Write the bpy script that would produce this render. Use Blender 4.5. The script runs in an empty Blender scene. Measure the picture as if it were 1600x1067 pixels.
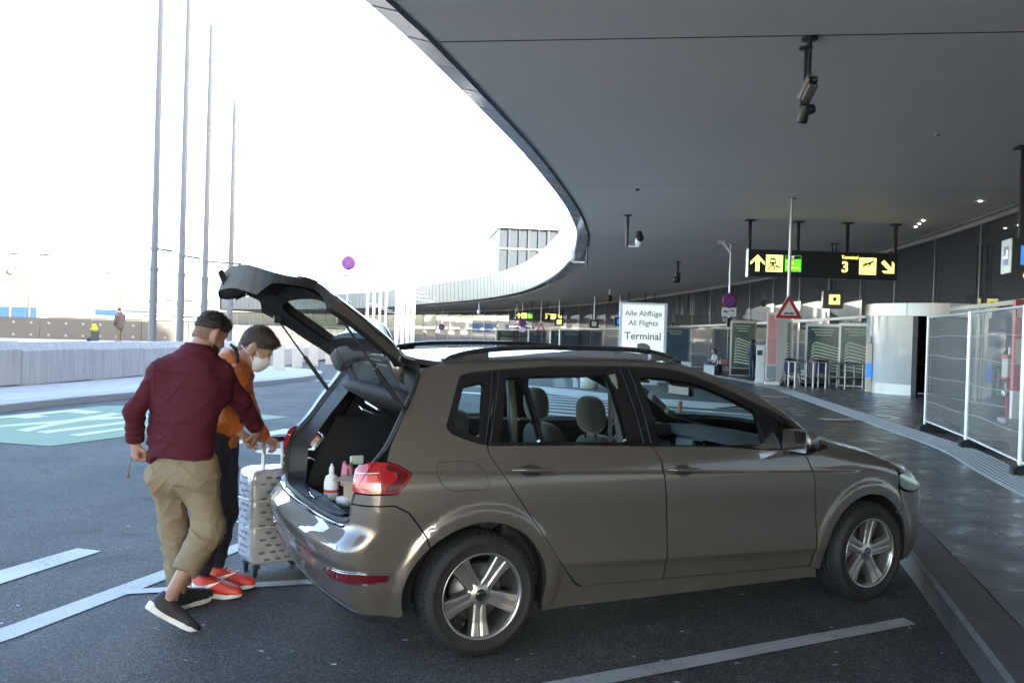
import bpy, bmesh, math, random
import numpy as np
from mathutils import Vector, Matrix, noise
from mathutils.geometry import delaunay_2d_cdt
R = math.radians
S = bpy.context.scene
COL = S.collection
rnd = random.Random(7)

# ---- camera, sky, sun, exposure ------------------------------------------------------------------
cam = bpy.data.cameras.new('camera'); camo = bpy.data.objects.new('camera', cam); COL.objects.link(camo); S.camera = camo
cam.sensor_width = 36.0; cam.lens = 1416.2 / 1600 * 36; cam.clip_start = .05; cam.clip_end = 4000
_p, _r = -.0114, .0309
_f = Vector((0, math.cos(_p), math.sin(_p))); _u = Vector((0, -math.sin(_p), math.cos(_p))); _x = Vector((1, 0, 0))
_xr = _x * math.cos(_r) + _u * math.sin(_r); _ur = _u * math.cos(_r) - _x * math.sin(_r)
camo.matrix_world = Matrix(((_xr.x, _ur.x, -_f.x, 0), (_xr.y, _ur.y, -_f.y, 0), (_xr.z, _ur.z, -_f.z, 1.6488), (0, 0, 0, 1)))

SUN_EL, SUN_AZ = 21.0, 131.0          # degrees; azimuth clockwise from +Y, so the sun stands behind the camera and to the right
world = bpy.data.worlds.new('World'); S.world = world; world.use_nodes = True
_nt = world.node_tree; _nt.nodes.clear()
_sky = _nt.nodes.new('ShaderNodeTexSky'); _sky.sky_type = 'NISHITA'; _sky.sun_disc = False
_sky.sun_elevation = R(SUN_EL); _sky.sun_rotation = R(SUN_AZ); _sky.altitude = 180; _sky.air_density = 1.0; _sky.dust_density = 2.5; _sky.ozone_density = 1.0
_bg = _nt.nodes.new('ShaderNodeBackground'); _bg.inputs['Strength'].default_value = .15
_ow = _nt.nodes.new('ShaderNodeOutputWorld')
_nt.links.new(_sky.outputs[0], _bg.inputs[0]); _nt.links.new(_bg.outputs[0], _ow.inputs[0])
_sl = bpy.data.lights.new('sun', 'SUN'); _sl.energy = 3.3; _sl.angle = R(.53); _sl.color = (1, .90, .76)
_so = bpy.data.objects.new('sun', _sl); COL.objects.link(_so)
_sd = Vector((math.sin(R(SUN_AZ)) * math.cos(R(SUN_EL)), math.cos(R(SUN_AZ)) * math.cos(R(SUN_EL)), math.sin(R(SUN_EL))))
_so.rotation_euler = _sd.to_track_quat('Z', 'Y').to_euler(); _so.location = _sd * 60
S.view_settings.view_transform = 'Standard'; S.view_settings.look = 'None'; S.view_settings.gamma = 1
S.view_settings.use_curve_mapping = False; S.view_settings.exposure = 3.48
S.render.engine = 'CYCLES'; S.cycles.max_bounces = 8; S.cycles.diffuse_bounces = 4; S.cycles.glossy_bounces = 4
S.cycles.transmission_bounces = 6; S.cycles.transparent_max_bounces = 12; S.cycles.caustics_reflective = False; S.cycles.caustics_refractive = False
S.cycles.sample_clamp_indirect = 8; S.cycles.use_denoising = True
S.cycles.use_adaptive_sampling = True; S.cycles.adaptive_threshold = .015

def gz(y):                             # the forecourt falls away gently beyond the car
    return -.011 * max(0., y - 13.)

# ---- materials -----------------------------------------------------------------------------------
def _bsdf(name):
    m = bpy.data.materials.new(name); m.use_nodes = True
    return m, m.node_tree, m.node_tree.nodes['Principled BSDF']
def pm(name, col, rough=.5, metal=0., spec=.5, var=.0, vscale=3., bump=0., bscale=60., coat=0., coatr=.03, emit=None, es=1., rvar=0., stretch=None, dist=.01, ior=None, sheen=0., coatior=None):
    m, nt, b = _bsdf(name)
    b.inputs['Base Color'].default_value = (*col, 1); b.inputs['Roughness'].default_value = rough; b.inputs['Metallic'].default_value = metal
    b.inputs['Specular IOR Level'].default_value = spec; b.inputs['Coat Weight'].default_value = coat; b.inputs['Coat Roughness'].default_value = coatr
    if coatior: b.inputs['Coat IOR'].default_value = coatior
    if ior: b.inputs['IOR'].default_value = ior
    if sheen: b.inputs['Sheen Weight'].default_value = sheen; b.inputs['Sheen Roughness'].default_value = .5
    if emit: b.inputs['Emission Color'].default_value = (*emit, 1); b.inputs['Emission Strength'].default_value = es
    N = nt.nodes.new; L = nt.links.new
    if var or bump or rvar:
        tc = N('ShaderNodeTexCoord'); co = tc.outputs['Object']
        if stretch:
            mp = N('ShaderNodeMapping'); mp.inputs['Scale'].default_value = stretch; L(co, mp.inputs[0]); co = mp.outputs[0]
    if var or rvar:
        n = N('ShaderNodeTexNoise'); n.inputs['Scale'].default_value = vscale; n.inputs['Detail'].default_value = 6; n.inputs['Roughness'].default_value = .65; L(co, n.inputs['Vector'])
        if var:
            mr = N('ShaderNodeMapRange'); mr.inputs[1].default_value = .25; mr.inputs[2].default_value = .75; mr.inputs[3].default_value = 1 - var; mr.inputs[4].default_value = 1 + var
            L(n.outputs['Fac'], mr.inputs[0])
            mx = N('ShaderNodeMix'); mx.data_type = 'RGBA'; mx.blend_type = 'MULTIPLY'; mx.inputs[0].default_value = 1; mx.inputs[6].default_value = (*col, 1)
            L(mr.outputs[0], mx.inputs[7]); L(mx.outputs[2], b.inputs['Base Color'])
        if rvar:
            mr = N('ShaderNodeMapRange'); mr.inputs[1].default_value = .3; mr.inputs[2].default_value = .7; mr.inputs[3].default_value = max(.02, rough - rvar); mr.inputs[4].default_value = min(1, rough + rvar)
            L(n.outputs['Fac'], mr.inputs[0]); L(mr.outputs[0], b.inputs['Roughness'])
    if bump:
        n2 = N('ShaderNodeTexNoise'); n2.inputs['Scale'].default_value = bscale; n2.inputs['Detail'].default_value = 5; L(co, n2.inputs['Vector'])
        bp = N('ShaderNodeBump'); bp.inputs['Strength'].default_value = bump; bp.inputs['Distance'].default_value = dist
        L(n2.outputs['Fac'], bp.inputs['Height']); L(bp.outputs[0], b.inputs['Normal'])
    return m

def glass(name, tint=(.8, .9, .88), k=1.0):
    m = bpy.data.materials.new(name); m.use_nodes = True; nt = m.node_tree; nt.nodes.clear(); N = nt.nodes.new; L = nt.links.new
    o = N('ShaderNodeOutputMaterial'); t = N('ShaderNodeBsdfTransparent'); t.inputs[0].default_value = (*tint, 1)
    g = N('ShaderNodeBsdfGlossy'); g.inputs['Roughness'].default_value = .01; lw = N('ShaderNodeLayerWeight'); lw.inputs[0].default_value = .5
    pw = N('ShaderNodeMath'); pw.operation = 'POWER'; pw.inputs[1].default_value = 5; L(lw.outputs['Facing'], pw.inputs[0])
    mm = N('ShaderNodeMath'); mm.operation = 'MULTIPLY_ADD'; mm.inputs[1].default_value = .96*k; mm.inputs[2].default_value = .045*k; mm.use_clamp = True; L(pw.outputs[0], mm.inputs[0])
    mx = N('ShaderNodeMixShader'); L(mm.outputs[0], mx.inputs[0]); L(t.outputs[0], mx.inputs[1]); L(g.outputs[0], mx.inputs[2]); L(mx.outputs[0], o.inputs[0])
    return m

def asphalt(name, base, speck):
    m, nt, b = _bsdf(name); N = nt.nodes.new; L = nt.links.new
    tc = N('ShaderNodeTexCoord'); co = tc.outputs['Object']
    v = N('ShaderNodeTexVoronoi'); v.inputs['Scale'].default_value = 130; L(co, v.inputs['Vector'])
    n1 = N('ShaderNodeTexNoise'); n1.inputs['Scale'].default_value = .55; n1.inputs['Detail'].default_value = 8; n1.inputs['Roughness'].default_value = .7; L(co, n1.inputs['Vector'])
    n2 = N('ShaderNodeTexNoise'); n2.inputs['Scale'].default_value = 130; n2.inputs['Detail'].default_value = 3; L(co, n2.inputs['Vector'])
    cr = N('ShaderNodeValToRGB'); e = cr.color_ramp.elements
    e[0].position = .25; e[0].color = (*[c * .68 for c in base], 1); e[1].position = .62; e[1].color = (*[c * 1.15 for c in base], 1)
    e2 = cr.color_ramp.elements.new(.80); e2.color = (*speck, 1)
    sh = N('ShaderNodeSeparateColor'); L(v.outputs['Color'], sh.inputs[0])
    ad = N('ShaderNodeMath'); ad.operation = 'MULTIPLY_ADD'; ad.inputs[1].default_value = .38; L(sh.outputs[0], ad.inputs[0])
    mu = N('ShaderNodeMath'); mu.operation = 'MULTIPLY'; mu.inputs[1].default_value = .85; L(n2.outputs['Fac'], mu.inputs[0]); L(mu.outputs[0], ad.inputs[2])
    L(ad.outputs[0], cr.inputs[0])
    mr = N('ShaderNodeMapRange'); mr.inputs[1].default_value = .3; mr.inputs[2].default_value = .7; mr.inputs[3].default_value = .60; mr.inputs[4].default_value = 1.38; L(n1.outputs['Fac'], mr.inputs[0])
    mp = N('ShaderNodeMapping'); mp.inputs['Scale'].default_value = (1.6, .12, 1); mp.inputs['Rotation'].default_value = (0, 0, R(-12)); L(co, mp.inputs[0])
    n3 = N('ShaderNodeTexNoise'); n3.inputs['Scale'].default_value = 1.0; n3.inputs['Detail'].default_value = 3; L(mp.outputs[0], n3.inputs['Vector'])
    mr3 = N('ShaderNodeMapRange'); mr3.inputs[1].default_value = .35; mr3.inputs[2].default_value = .7; mr3.inputs[3].default_value = 1.1; mr3.inputs[4].default_value = .82; L(n3.outputs['Fac'], mr3.inputs[0])
    n4 = N('ShaderNodeTexNoise'); n4.inputs['Scale'].default_value = 2.1; n4.inputs['Detail'].default_value = 4; n4.inputs['Distortion'].default_value = .6; L(co, n4.inputs['Vector'])
    mr4 = N('ShaderNodeMapRange'); mr4.inputs[1].default_value = .60; mr4.inputs[2].default_value = .72; mr4.inputs[3].default_value = 1.0; mr4.inputs[4].default_value = .62; L(n4.outputs['Fac'], mr4.inputs[0])
    m4 = N('ShaderNodeMath'); m4.operation = 'MULTIPLY'; L(mr3.outputs[0], m4.inputs[0]); L(mr4.outputs[0], m4.inputs[1])
    mm = N('ShaderNodeMath'); mm.operation = 'MULTIPLY'; L(mr.outputs[0], mm.inputs[0]); L(m4.outputs[0], mm.inputs[1])
    mx = N('ShaderNodeMix'); mx.data_type = 'RGBA'; mx.blend_type = 'MULTIPLY'; mx.inputs[0].default_value = 1; L(cr.outputs[0], mx.inputs[6]); L(mm.outputs[0], mx.inputs[7])
    L(mx.outputs[2], b.inputs['Base Color']); b.inputs['Roughness'].default_value = .82; b.inputs['Specular IOR Level'].default_value = .35
    bp = N('ShaderNodeBump'); bp.inputs['Strength'].default_value = .65; bp.inputs['Distance'].default_value = .005
    L(v.outputs['Distance'], bp.inputs['Height']); L(bp.outputs[0], b.inputs['Normal'])
    return m

def worn_paint(name, col, under=(.05, .052, .058), wear=.42, rough=.6):
    m, nt, b = _bsdf(name); N = nt.nodes.new; L = nt.links.new
    tc = N('ShaderNodeTexCoord'); co = tc.outputs['Object']
    n = N('ShaderNodeTexNoise'); n.inputs['Scale'].default_value = 38; n.inputs['Detail'].default_value = 8; n.inputs['Roughness'].default_value = .75; L(co, n.inputs['Vector'])
    n0 = N('ShaderNodeTexNoise'); n0.inputs['Scale'].default_value = 2.2; n0.inputs['Detail'].default_value = 5; L(co, n0.inputs['Vector'])
    ad = N('ShaderNodeMath'); ad.operation = 'MULTIPLY_ADD'; ad.inputs[1].default_value = .35; L(n0.outputs['Fac'], ad.inputs[0]); L(n.outputs['Fac'], ad.inputs[2])
    cr = N('ShaderNodeValToRGB'); e = cr.color_ramp.elements; e[0].position = wear; e[0].color = (*under, 1); e[1].position = wear + .16; e[1].color = (*col, 1); L(ad.outputs[0], cr.inputs[0])
    mr = N('ShaderNodeMapRange'); mr.inputs[1].default_value = .3; mr.inputs[2].default_value = .7; mr.inputs[3].default_value = .85; mr.inputs[4].default_value = 1.1; L(n0.outputs['Fac'], mr.inputs[0])
    mx = N('ShaderNodeMix'); mx.data_type = 'RGBA'; mx.blend_type = 'MULTIPLY'; mx.inputs[0].default_value = 1; L(cr.outputs[0], mx.inputs[6]); L(mr.outputs[0], mx.inputs[7]); L(mx.outputs[2], b.inputs['Base Color'])
    b.inputs['Roughness'].default_value = rough
    bp = N('ShaderNodeBump'); bp.inputs['Strength'].default_value = .4; bp.inputs['Distance'].default_value = .004; L(n.outputs['Fac'], bp.inputs['Height']); L(bp.outputs[0], b.inputs['Normal'])
    return m

M = {}
M['asphalt'] = asphalt('asphalt', (.036, .0345, .0345), (.13, .13, .13))
M['white_line'] = worn_paint('white_line', (.37, .37, .37), under=(.035,.035,.036), wear=.46)
M['green_paint'] = worn_paint('green_paint', (.028, .100, .016), under=(.035,.035,.036), wear=.37)
M['conc'] = pm('concrete', (.36, .355, .345), .85, var=.16, vscale=2.2, bump=.35, bscale=45, dist=.004)
M['conc_streak'] = pm('barrier_concrete', (.37, .365, .35), .85, var=.22, vscale=3.0, bump=.35, bscale=30, dist=.004, stretch=(2.2, 2.2, .35))
M['side_paver'] = pm('island_paver', (.36, .345, .335), .85, var=.14, vscale=3, bump=.3, bscale=80, dist=.003)
M['kerb'] = pm('kerb_granite', (.30, .30, .30), .75, var=.25, vscale=30, bump=.3, bscale=90, dist=.003)
M['kerb_edge'] = pm('kerb_edge', (.15, .15, .152), .7, var=.35, vscale=22, bump=.4, bscale=70, dist=.004)
M['kerb_face'] = pm('kerb_face', (.06, .06, .061), .7, var=.35, vscale=22, bump=.4, bscale=70, dist=.004)
M['kerb_dark'] = pm('kerb_dark', (.058, .058, .060), .5, var=.3, vscale=14, bump=.4, bscale=70, dist=.004)
M['dark_paver'] = pm('dark_paver', (.055, .054, .056), .34, spec=.5, var=.3, vscale=2.5, bump=.25, bscale=26, rvar=.14, dist=.004)
M['tactile'] = pm('tactile', (.33, .33, .325), .6, var=.2, vscale=12)
M['steel'] = pm('brushed_steel', (.40, .39, .375), .38, metal=1)
M['galv'] = pm('galvanised', (.62, .64, .66), .42, metal=.85, var=.1, vscale=10)
M['pole_grey'] = pm('pole_grey', (.125, .127, .13), .5, metal=.0, var=.05, vscale=4)
M['black'] = pm('black_metal', (.012, .012, .014), .42)
M['rubber'] = pm('black_rubber', (.012, .012, .0125), .75, var=.2, vscale=20, bump=.2, bscale=120, dist=.002)
M['soffit'] = pm('soffit_panel', (.92, .84, .735), .6, spec=.35, var=.045, vscale=.35, rvar=.08)
M['fascia'] = pm('fascia_panel', (.125, .122, .119), .38, metal=.0, var=.05, vscale=.6)
M['fascia_glass'] = pm('fascia_glass', (.20, .225, .265), .14, spec=.6, ior=1.7, bump=.02, bscale=1.5)
M['facade_glass'] = pm('facade_glass', (.050, .050, .058), .03, ior=2.3, bump=.010, bscale=.5, dist=.05)
M['mullion'] = pm('mullion', (.40, .40, .40), .35, metal=.8)
M['white'] = pm('white_paint', (.75, .75, .74), .4)
M['blind'] = pm('interior_dark', (.02, .02, .022), .8)
def em(name, col, s): return pm(name, col, .5, emit=col, es=s)
M['y_em'] = em('sign_yellow', (.80, .72, .16), .26)
M['g_em'] = em('sign_green', (.08, .45, .02), .18)
M['w_em'] = em('sign_white', (.78, .80, .76), .16)
M['b_em'] = em('sign_blue', (.02, .10, .42), .25)
M['sign_black'] = pm('sign_black', (.010, .014, .018), .3)
M['red'] = pm('sign_red', (.42, .025, .03), .4)
M['blue'] = pm('sign_blue_paint', (.05, .055, .34), .4)
M['ink'] = pm('ink_grey', (.07, .075, .075), .6)

# ---- mesh helpers --------------------------------------------------------------------------------
def T(x, y, z=0.): return Matrix.Translation((x, y, z))
def RZ(a): return Matrix.Rotation(a, 4, 'Z')
def RX(a): return Matrix.Rotation(a, 4, 'X')
def RY(a): return Matrix.Rotation(a, 4, 'Y')
class MB:
    def __init__(s): s.v = []; s.f = []; s.m = []; s.sm = []
    def add(s, vs, fs, mat=0, smooth=False, X=None):
        b = len(s.v)
        for p in vs:
            s.v.append(tuple(X @ Vector(p)) if X is not None else tuple(p))
        for f in fs:
            s.f.append(tuple(b + i for i in f)); s.m.append(mat); s.sm.append(smooth)
        return s
    def box(s, c, d, rz=0., mat=0, X=None, taper=1.):
        x, y, z = d[0] / 2, d[1] / 2, d[2] / 2; t = taper
        vs = [(-x, -y, -z), (x, -y, -z), (x, y, -z), (-x, y, -z), (-x*t, -y*t, z), (x*t, -y*t, z), (x*t, y*t, z), (-x*t, y*t, z)]
        Y = T(*c) @ RZ(rz)
        return s.add(vs, [(0, 3, 2, 1), (4, 5, 6, 7), (0, 1, 5, 4), (1, 2, 6, 5), (2, 3, 7, 6), (3, 0, 4, 7)], mat, False, (X @ Y) if X is not None else Y)
    def tube(s, pts, r, n=10, mat=0, X=None, caps=True, flat=1.):
        pts = [Vector(p) for p in pts]; k = len(pts); rs = r if isinstance(r, (list, tuple)) else [r] * k
        d = (pts[1] - pts[0]).normalized(); a = Vector((0, 0, 1)) if abs(d.z) < .9 else Vector((1, 0, 0)); side = d.cross(a).normalized()
        vs = []
        for i, p in enumerate(pts):
            d = (pts[min(i + 1, k - 1)] - pts[max(i - 1, 0)]).normalized()
            side = (side - d * side.dot(d)).normalized(); up = side.cross(d)
            for j in range(n):
                t = 2 * math.pi * j / n; vs.append(p + (side * math.cos(t) + up * math.sin(t) * flat) * rs[i])
        fs = [(i*n + j, i*n + (j+1) % n, (i+1)*n + (j+1) % n, (i+1)*n + j) for i in range(k-1) for j in range(n)]
        s.add(vs, fs, mat, True, X)
        if caps: s.add(vs[:n], [tuple(range(n))], mat, False, X); s.add(vs[-n:], [tuple(range(n-1, -1, -1))], mat, False, X)
        return s
    def lathe(s, prof, n=24, mat=0, X=None, smooth=True):
        vs = [(r * math.cos(2*math.pi*j/n), r * math.sin(2*math.pi*j/n), z) for r, z in prof for j in range(n)]; k = len(prof)
        fs = [(i*n + j, i*n + (j+1) % n, (i+1)*n + (j+1) % n, (i+1)*n + j) for i in range(k-1) for j in range(n)]
        return s.add(vs, fs, mat, smooth, X)
    def prism(s, poly, z0, z1, mat=0, X=None, side=None):
        n = len(poly); vs = [(x, y, z0) for x, y in poly] + [(x, y, z1) for x, y in poly]
        s.add(vs, [tuple(range(n-1, -1, -1)), tuple(range(n, 2*n))], mat, False, X)
        return s.add(vs, [(i, (i+1) % n, n + (i+1) % n, n + i) for i in range(n)], mat if side is None else side, False, X)
    def sweep(s, prof, path, mat=0, closed=False, smooth=False):
        """prof: (offset to the left of travel, height) ; path: list of (x,y,z)"""
        k = len(path); n = len(prof); vs = []
        for i, p in enumerate(path):
            a = path[max(i-1, 0)]; b = path[min(i+1, k-1)]; dx, dy = b[0]-a[0], b[1]-a[1]; l = math.hypot(dx, dy) or 1; nx, ny = -dy/l, dx/l
            for o, h in prof: vs.append((p[0] + nx*o, p[1] + ny*o, p[2] + h))
        m = n if closed else n - 1
        fs = [(i*n + j, (i+1)*n + j, (i+1)*n + (j+1) % n, i*n + (j+1) % n) for i in range(k-1) for j in range(m)]
        return s.add(vs, fs, mat, smooth)
    def mesh(s, name, mats):
        me = bpy.data.meshes.new(name); me.from_pydata(s.v, [], s.f)
        for m in (mats if isinstance(mats, (list, tuple)) else [mats]): me.materials.append(M[m] if isinstance(m, str) else m)
        me.polygons.foreach_set('material_index', s.m); me.polygons.foreach_set('use_smooth', s.sm); me.update()
        return me
    def build(s, name, mats, parent=None, bevel=0., X=None, seg=2):
        o = link(name, s.mesh(name, mats), parent)
        if X is not None: o.matrix_local = X
        if bevel:
            b = o.modifiers.new('bevel', 'BEVEL'); b.width = bevel; b.segments = seg; b.limit_method = 'ANGLE'; b.angle_limit = R(40)
        return o
def link(name, me, parent=None):
    o = bpy.data.objects.new(name, me); COL.objects.link(o)
    if parent is not None: o.parent = parent
    return o
def tag(o, label=None, cat=None, group=None, kind=None):
    if label: o['label'] = label
    if cat: o['category'] = cat
    if group: o['group'] = group
    if kind: o['kind'] = kind
    return o
def thing(name, label, cat, loc=(0, 0, 0), rz=0., group=None):
    o = bpy.data.objects.new(name, None); COL.objects.link(o); o.location = loc; o.rotation_euler = (0, 0, rz); o.empty_display_size = .1
    return tag(o, label, cat, group)
def struct(o): o['kind'] = 'structure'; return o
def copy_tree(o, parent=None):
    c = o.copy(); COL.objects.link(c)
    if parent is not None: c.parent = parent
    for ch in [q for q in o.children]: copy_tree(ch, c)
    return c
def crom(pts, n=12):
    """Catmull-Rom through 2-D points"""
    P = [np.array(p, float) for p in pts]; P = [2*P[0]-P[1]] + P + [2*P[-1]-P[-2]]; out = []
    for i in range(1, len(P)-2):
        for t in np.linspace(0, 1, n, endpoint=False):
            a, b, c, d = P[i-1], P[i], P[i+1], P[i+2]
            out.append(.5*((2*b) + (c-a)*t + (2*a-5*b+4*c-d)*t*t + (3*b-a-3*c+d)*t**3))
    out.append(P[-2]); return np.array(out)
def along(poly, step=None, n=None):
    d = np.r_[0, np.cumsum(np.hypot(*np.diff(poly, axis=0).T))]
    n = n or max(2, int(round(d[-1]/step))+1)
    q = np.linspace(0, d[-1], n); return np.stack([np.interp(q, d, poly[:, 0]), np.interp(q, d, poly[:, 1])], -1)
def text_mesh(txt, size=1., shear=0., extrude=0., bold=0., spacing=1.):
    cu = bpy.data.curves.new('t', 'FONT'); cu.body = txt; cu.size = size; cu.shear = shear; cu.extrude = extrude; cu.offset = bold; cu.space_character = spacing
    cu.align_x = 'CENTER'; cu.align_y = 'CENTER'; cu.resolution_u = 3
    o = bpy.data.objects.new('t', cu); me = bpy.data.meshes.new_from_object(o)
    vs = [tuple(v.co) for v in me.vertices]; fs = [tuple(p.vertices) for p in me.polygons]
    bpy.data.objects.remove(o); bpy.data.curves.remove(cu); bpy.data.meshes.remove(me)
    return vs, fs
UPRIGHT = RX(math.pi/2)                # xy drawing -> standing in xz, facing -y
# ---- ground: road, forecourt pavement, island ----------------------------------------------------
KERB = crom([(-4.2,-17),(-2.9,-13.5),(-1.4,-8),(1.22,0),(2.37,4.42),(2.95,6.66),(4.35,12.5),(5.5,17.8),(6.8,26),(7.6,34),(8.0,45),(7.3,58),(5.4,75),(1.9,91),(-4.6,107),(-13.5,127),(-30,146),(-50,160)], 8)
g = MB(); ys = [-400, 13, 60, 150, 400, 1500]
g.add([(x, y, gz(y)) for y in ys for x in (-1500, 1500)], [(2*i, 2*i+1, 2*i+3, 2*i+2) for i in range(len(ys)-1)])
struct(g.build('road', 'asphalt'))
_ns = [0]
def sheet(name, poly, mat, dz=.004, parent=None):
    _ns[0] += 1; dz += .0006*(_ns[0] % 6)
    """painted marking: polygon on the road, a few mm above it, split at the change of fall"""
    def half(P, sg):
        out = []
        for p, q in zip(P, P[1:] + P[:1]):
            a, b = sg*(p[1]-13), sg*(q[1]-13)
            if a >= 0: out.append(p)
            if (a >= 0) != (b >= 0): t = a/(a-b); out.append((p[0]+t*(q[0]-p[0]), 13.))
        return out
    m = MB(); P = [tuple(p) for p in poly]
    for P2 in (half(P, 1), half(P, -1)):
        if len(P2) > 2: m.add([(x, y, gz(y) + dz) for x, y in P2], [tuple(range(len(P2)))])
    return m.build(name, mat, parent)
def band(a, b, w):
    a, b = np.array(a, float), np.array(b, float); d = (b-a)/np.linalg.norm(b-a); n = np.array([-d[1], d[0]])*w/2
    return [tuple(a+n), tuple(a-n), tuple(b-n), tuple(b+n)]
mk = struct(thing('road_marking', None, None)); 
for p in ([(-5.2,-.9),(-2.66,4.70),(-1.98,6.82),(.6,12.9),(.78,12.85),(-1.90,6.60),(-2.50,4.62),(-5.0,-1.0)],
          [(-3.27,5.80),(-3.11,5.48),(-2.86,6.40),(-3.06,6.46)],
          [(-2.33,5.39),(-2.32,5.50),(-1.28,5.84),(-1.20,5.75)],
          [(.20,4.24),(.37,4.18),(2.42,5.30),(2.40,5.42)],
          [(-1.9,3.1),(-1.75,3.02),(.37,4.18),(.20,4.24)],
          [(-3.67,13.95),(-3.57,14.42),(-3.12,14.22),(-2.2,13.8),(-2.3,13.3),(-3.05,13.63),(-3.47,13.60),(-3.66,12.3),(-3.85,11.75),(-4.0,11.85),(-3.78,12.4)],
          [(-3.27,11.66),(-3.18,11.98),(-2.89,11.95),(-2.6,11.8),(-2.62,11.5),(-2.79,11.40),(-3.07,11.44),(-3.2,11.54)],
          [(-4.05,18.55),(-3.93,18.5),(-3.78,19.3),(-3.90,19.4)],
          [(-6.5,30.3),(-6.5,29.9),(-5.0,29.5),(-5.0,29.9)]):
    sheet('painted_line', p, 'white_line', parent=mk)
sheet('green_patch', [(-8.9,13.0),(-6.61,11.72),(-5.84,11.50),(-5.23,13.1),(-4.0,16.4),(-6.9,18.3),(-7.9,17.6)], 'green_paint', .004, mk)
for p in ([(-8.36,14.85),(-8.09,16.0),(-7.98,16.61),(-7.29,16.27),(-7.35,15.76),(-7.84,15.94),(-7.97,15.31),(-7.68,15.12),(-7.82,14.65),(-8.09,14.77),(-8.40,14.1)],
          [(-7.9,13.1),(-7.64,13.59),(-7.17,14.65),(-7.12,15.58),(-7.11,16.2),(-6.85,16.02),(-6.84,15.58),(-6.93,13.82),(-6.86,12.88),(-7.1,13.02),(-7.12,14.06),(-7.5,13.34)],
          [(-6.9,14.65),(-6.91,15.24),(-6.0,16.3),(-5.8,16.1)], [(-6.74,12.87),(-6.27,14.68),(-5.8,16.0),(-5.6,15.8),(-5.97,14.93),(-6.5,12.74)],
          [(-6.15,12.64),(-5.87,13.75),(-5.4,15.0),(-5.2,14.9),(-5.59,14.01),(-5.95,12.54)]):
    sheet('lane_symbol', p, 'white_line', .008, mk)
# hatched island beyond the car
for i in range(9):
    y0 = 16.6 + i*1.02; sheet('hatch_stripe', band((.72+.035*i, y0+.5), (2.2+.42*i, y0-.9-.1*i), .34), 'white_line', parent=mk)
for a, b in (((3.1,23.6),(5.9,22.5)), ((3.3,21.9),(5.6,20.5)), ((3.3,20.6),(5.4,19.5)), ((3.3,19.6),(5.2,18.5)), ((3.2,18.6),(5.0,17.6))):
    sheet('hatch_stripe', band(a, b, .32), 'white_line', parent=mk)
sheet('painted_line', band((-1.45,25.8),(.3,24.5),.55), 'white_line', .012, mk); sheet('painted_line', band((-.3,18.4),(.1,20.4),.2), 'white_line', parent=mk)
sheet('painted_line', band((-.3,18.2),(.5,16.2),.2), 'white_line', .012, mk)
for k in range(6): sheet('painted_line', band((1.5+.07*k, 31.4+1.7*k), (1.95+.07*k, 31.5+1.7*k), .7), 'white_line', parent=mk)
c = along(crom([(2.2,30.9),(2.6,36.7),(2.7,41.6),(2.5,60)]), 2.)
for a, b in zip(c[:-1], c[1:]): sheet('painted_line', band(a, b, .18), 'white_line', parent=mk)
m = MB(); m.sweep([(-.9,.004),(-.9,.03),(.9,.03),(.9,.004)], [(x, y, gz(y)) for x, y in ((-1.0,30.6),(1.0,28.6),(3.0,25.0),(5.6,22.9))]); struct(m.build('paver_band', 'side_paver'))
# forecourt pavement under the canopy: bed + slabs + kerb stones
pv = struct(thing('pavement', None, None))
kp = [(x, y, gz(y)) for x, y in along(KERB, 1.0)]
m = MB(); m.sweep([(-.30,.085),(-60,.085)], kp); m.build('paver_bed', M['kerb_dark'], pv)
def kfr(sd):                          # point + tangent on the kerb at arc length sd
    return np.array([np.interp(sd, KD, KERB[:,0]), np.interp(sd, KD, KERB[:,1])])
KD = np.r_[0, np.cumsum(np.hypot(*np.diff(KERB, axis=0).T))]; K0 = float(np.interp(0, KERB[:,1], KD))
def kpt(sd, off, z):
    p = kfr(sd); t = kfr(sd+.05) - kfr(sd-.05); t /= np.linalg.norm(t); q = p + off*np.array([t[1], -t[0]]); return (q[0], q[1], gz(q[1]) + z)
rows = [(.305, .870), (.872, 1.990), (1.992, 3.210), (3.212, 4.610), (4.612, 6.210), (6.212, 8.010), (8.012, 10.2)]
def quadblock(a, b, o0, o1, z0, z1, top=0):
    m = MB(); vs = [kpt(a, o0, z0), kpt(b, o0, z0), kpt(b, o1, z0), kpt(a, o1, z0), kpt(a, o0, z1), kpt(b, o0, z1), kpt(b, o1, z1), kpt(a, o1, z1)]
    return m.add(vs, [(7,6,5,4), (4,5,1,0), (5,6,2,1), (6,7,3,2), (7,4,0,3)])
nslab = 0
for r, (o0, o1) in enumerate(rows):
    ln = 1.06 if r == 0 else (1.2 if r < 3 else 2.0); sd = K0 - 1.5 + (r*.43) % 1
    while sd < K0 + 40:
        L = ln * (1 if sd < K0+16 else 2); g_ = .006
        quadblock(sd + g_, sd + L - g_, o0 + .003, o1 - .003, .05, .130 + rnd.uniform(-.0015, .0015)).build('paver', 'dark_paver', pv); sd += L; nslab += 1
m = MB(); m.sweep([(-.32,.124),(-60,.124)], [(kpt(s_, 0, 0)) for s_ in np.linspace(K0+41, KD[-1], 60)]); tag(m.build('paver_field', 'dark_paver', pv), kind='stuff')
m = MB(); m.sweep([(-.32,.124),(-60,.124)], [(kpt(s_, 0, 0)) for s_ in np.linspace(0, K0-2, 20)]); tag(m.build('paver_field', 'dark_paver', pv), kind='stuff')
m = MB(); m.sweep([(-10.21,.120),(-60,.120)], [(kpt(s_, 0, 0)) for s_ in np.linspace(K0-2, K0+42, 30)]); tag(m.build('paver_field', 'dark_paver', pv), kind='stuff')
kb = struct(thing('kerb', None, None)); sd = .1; i = 0
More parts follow.
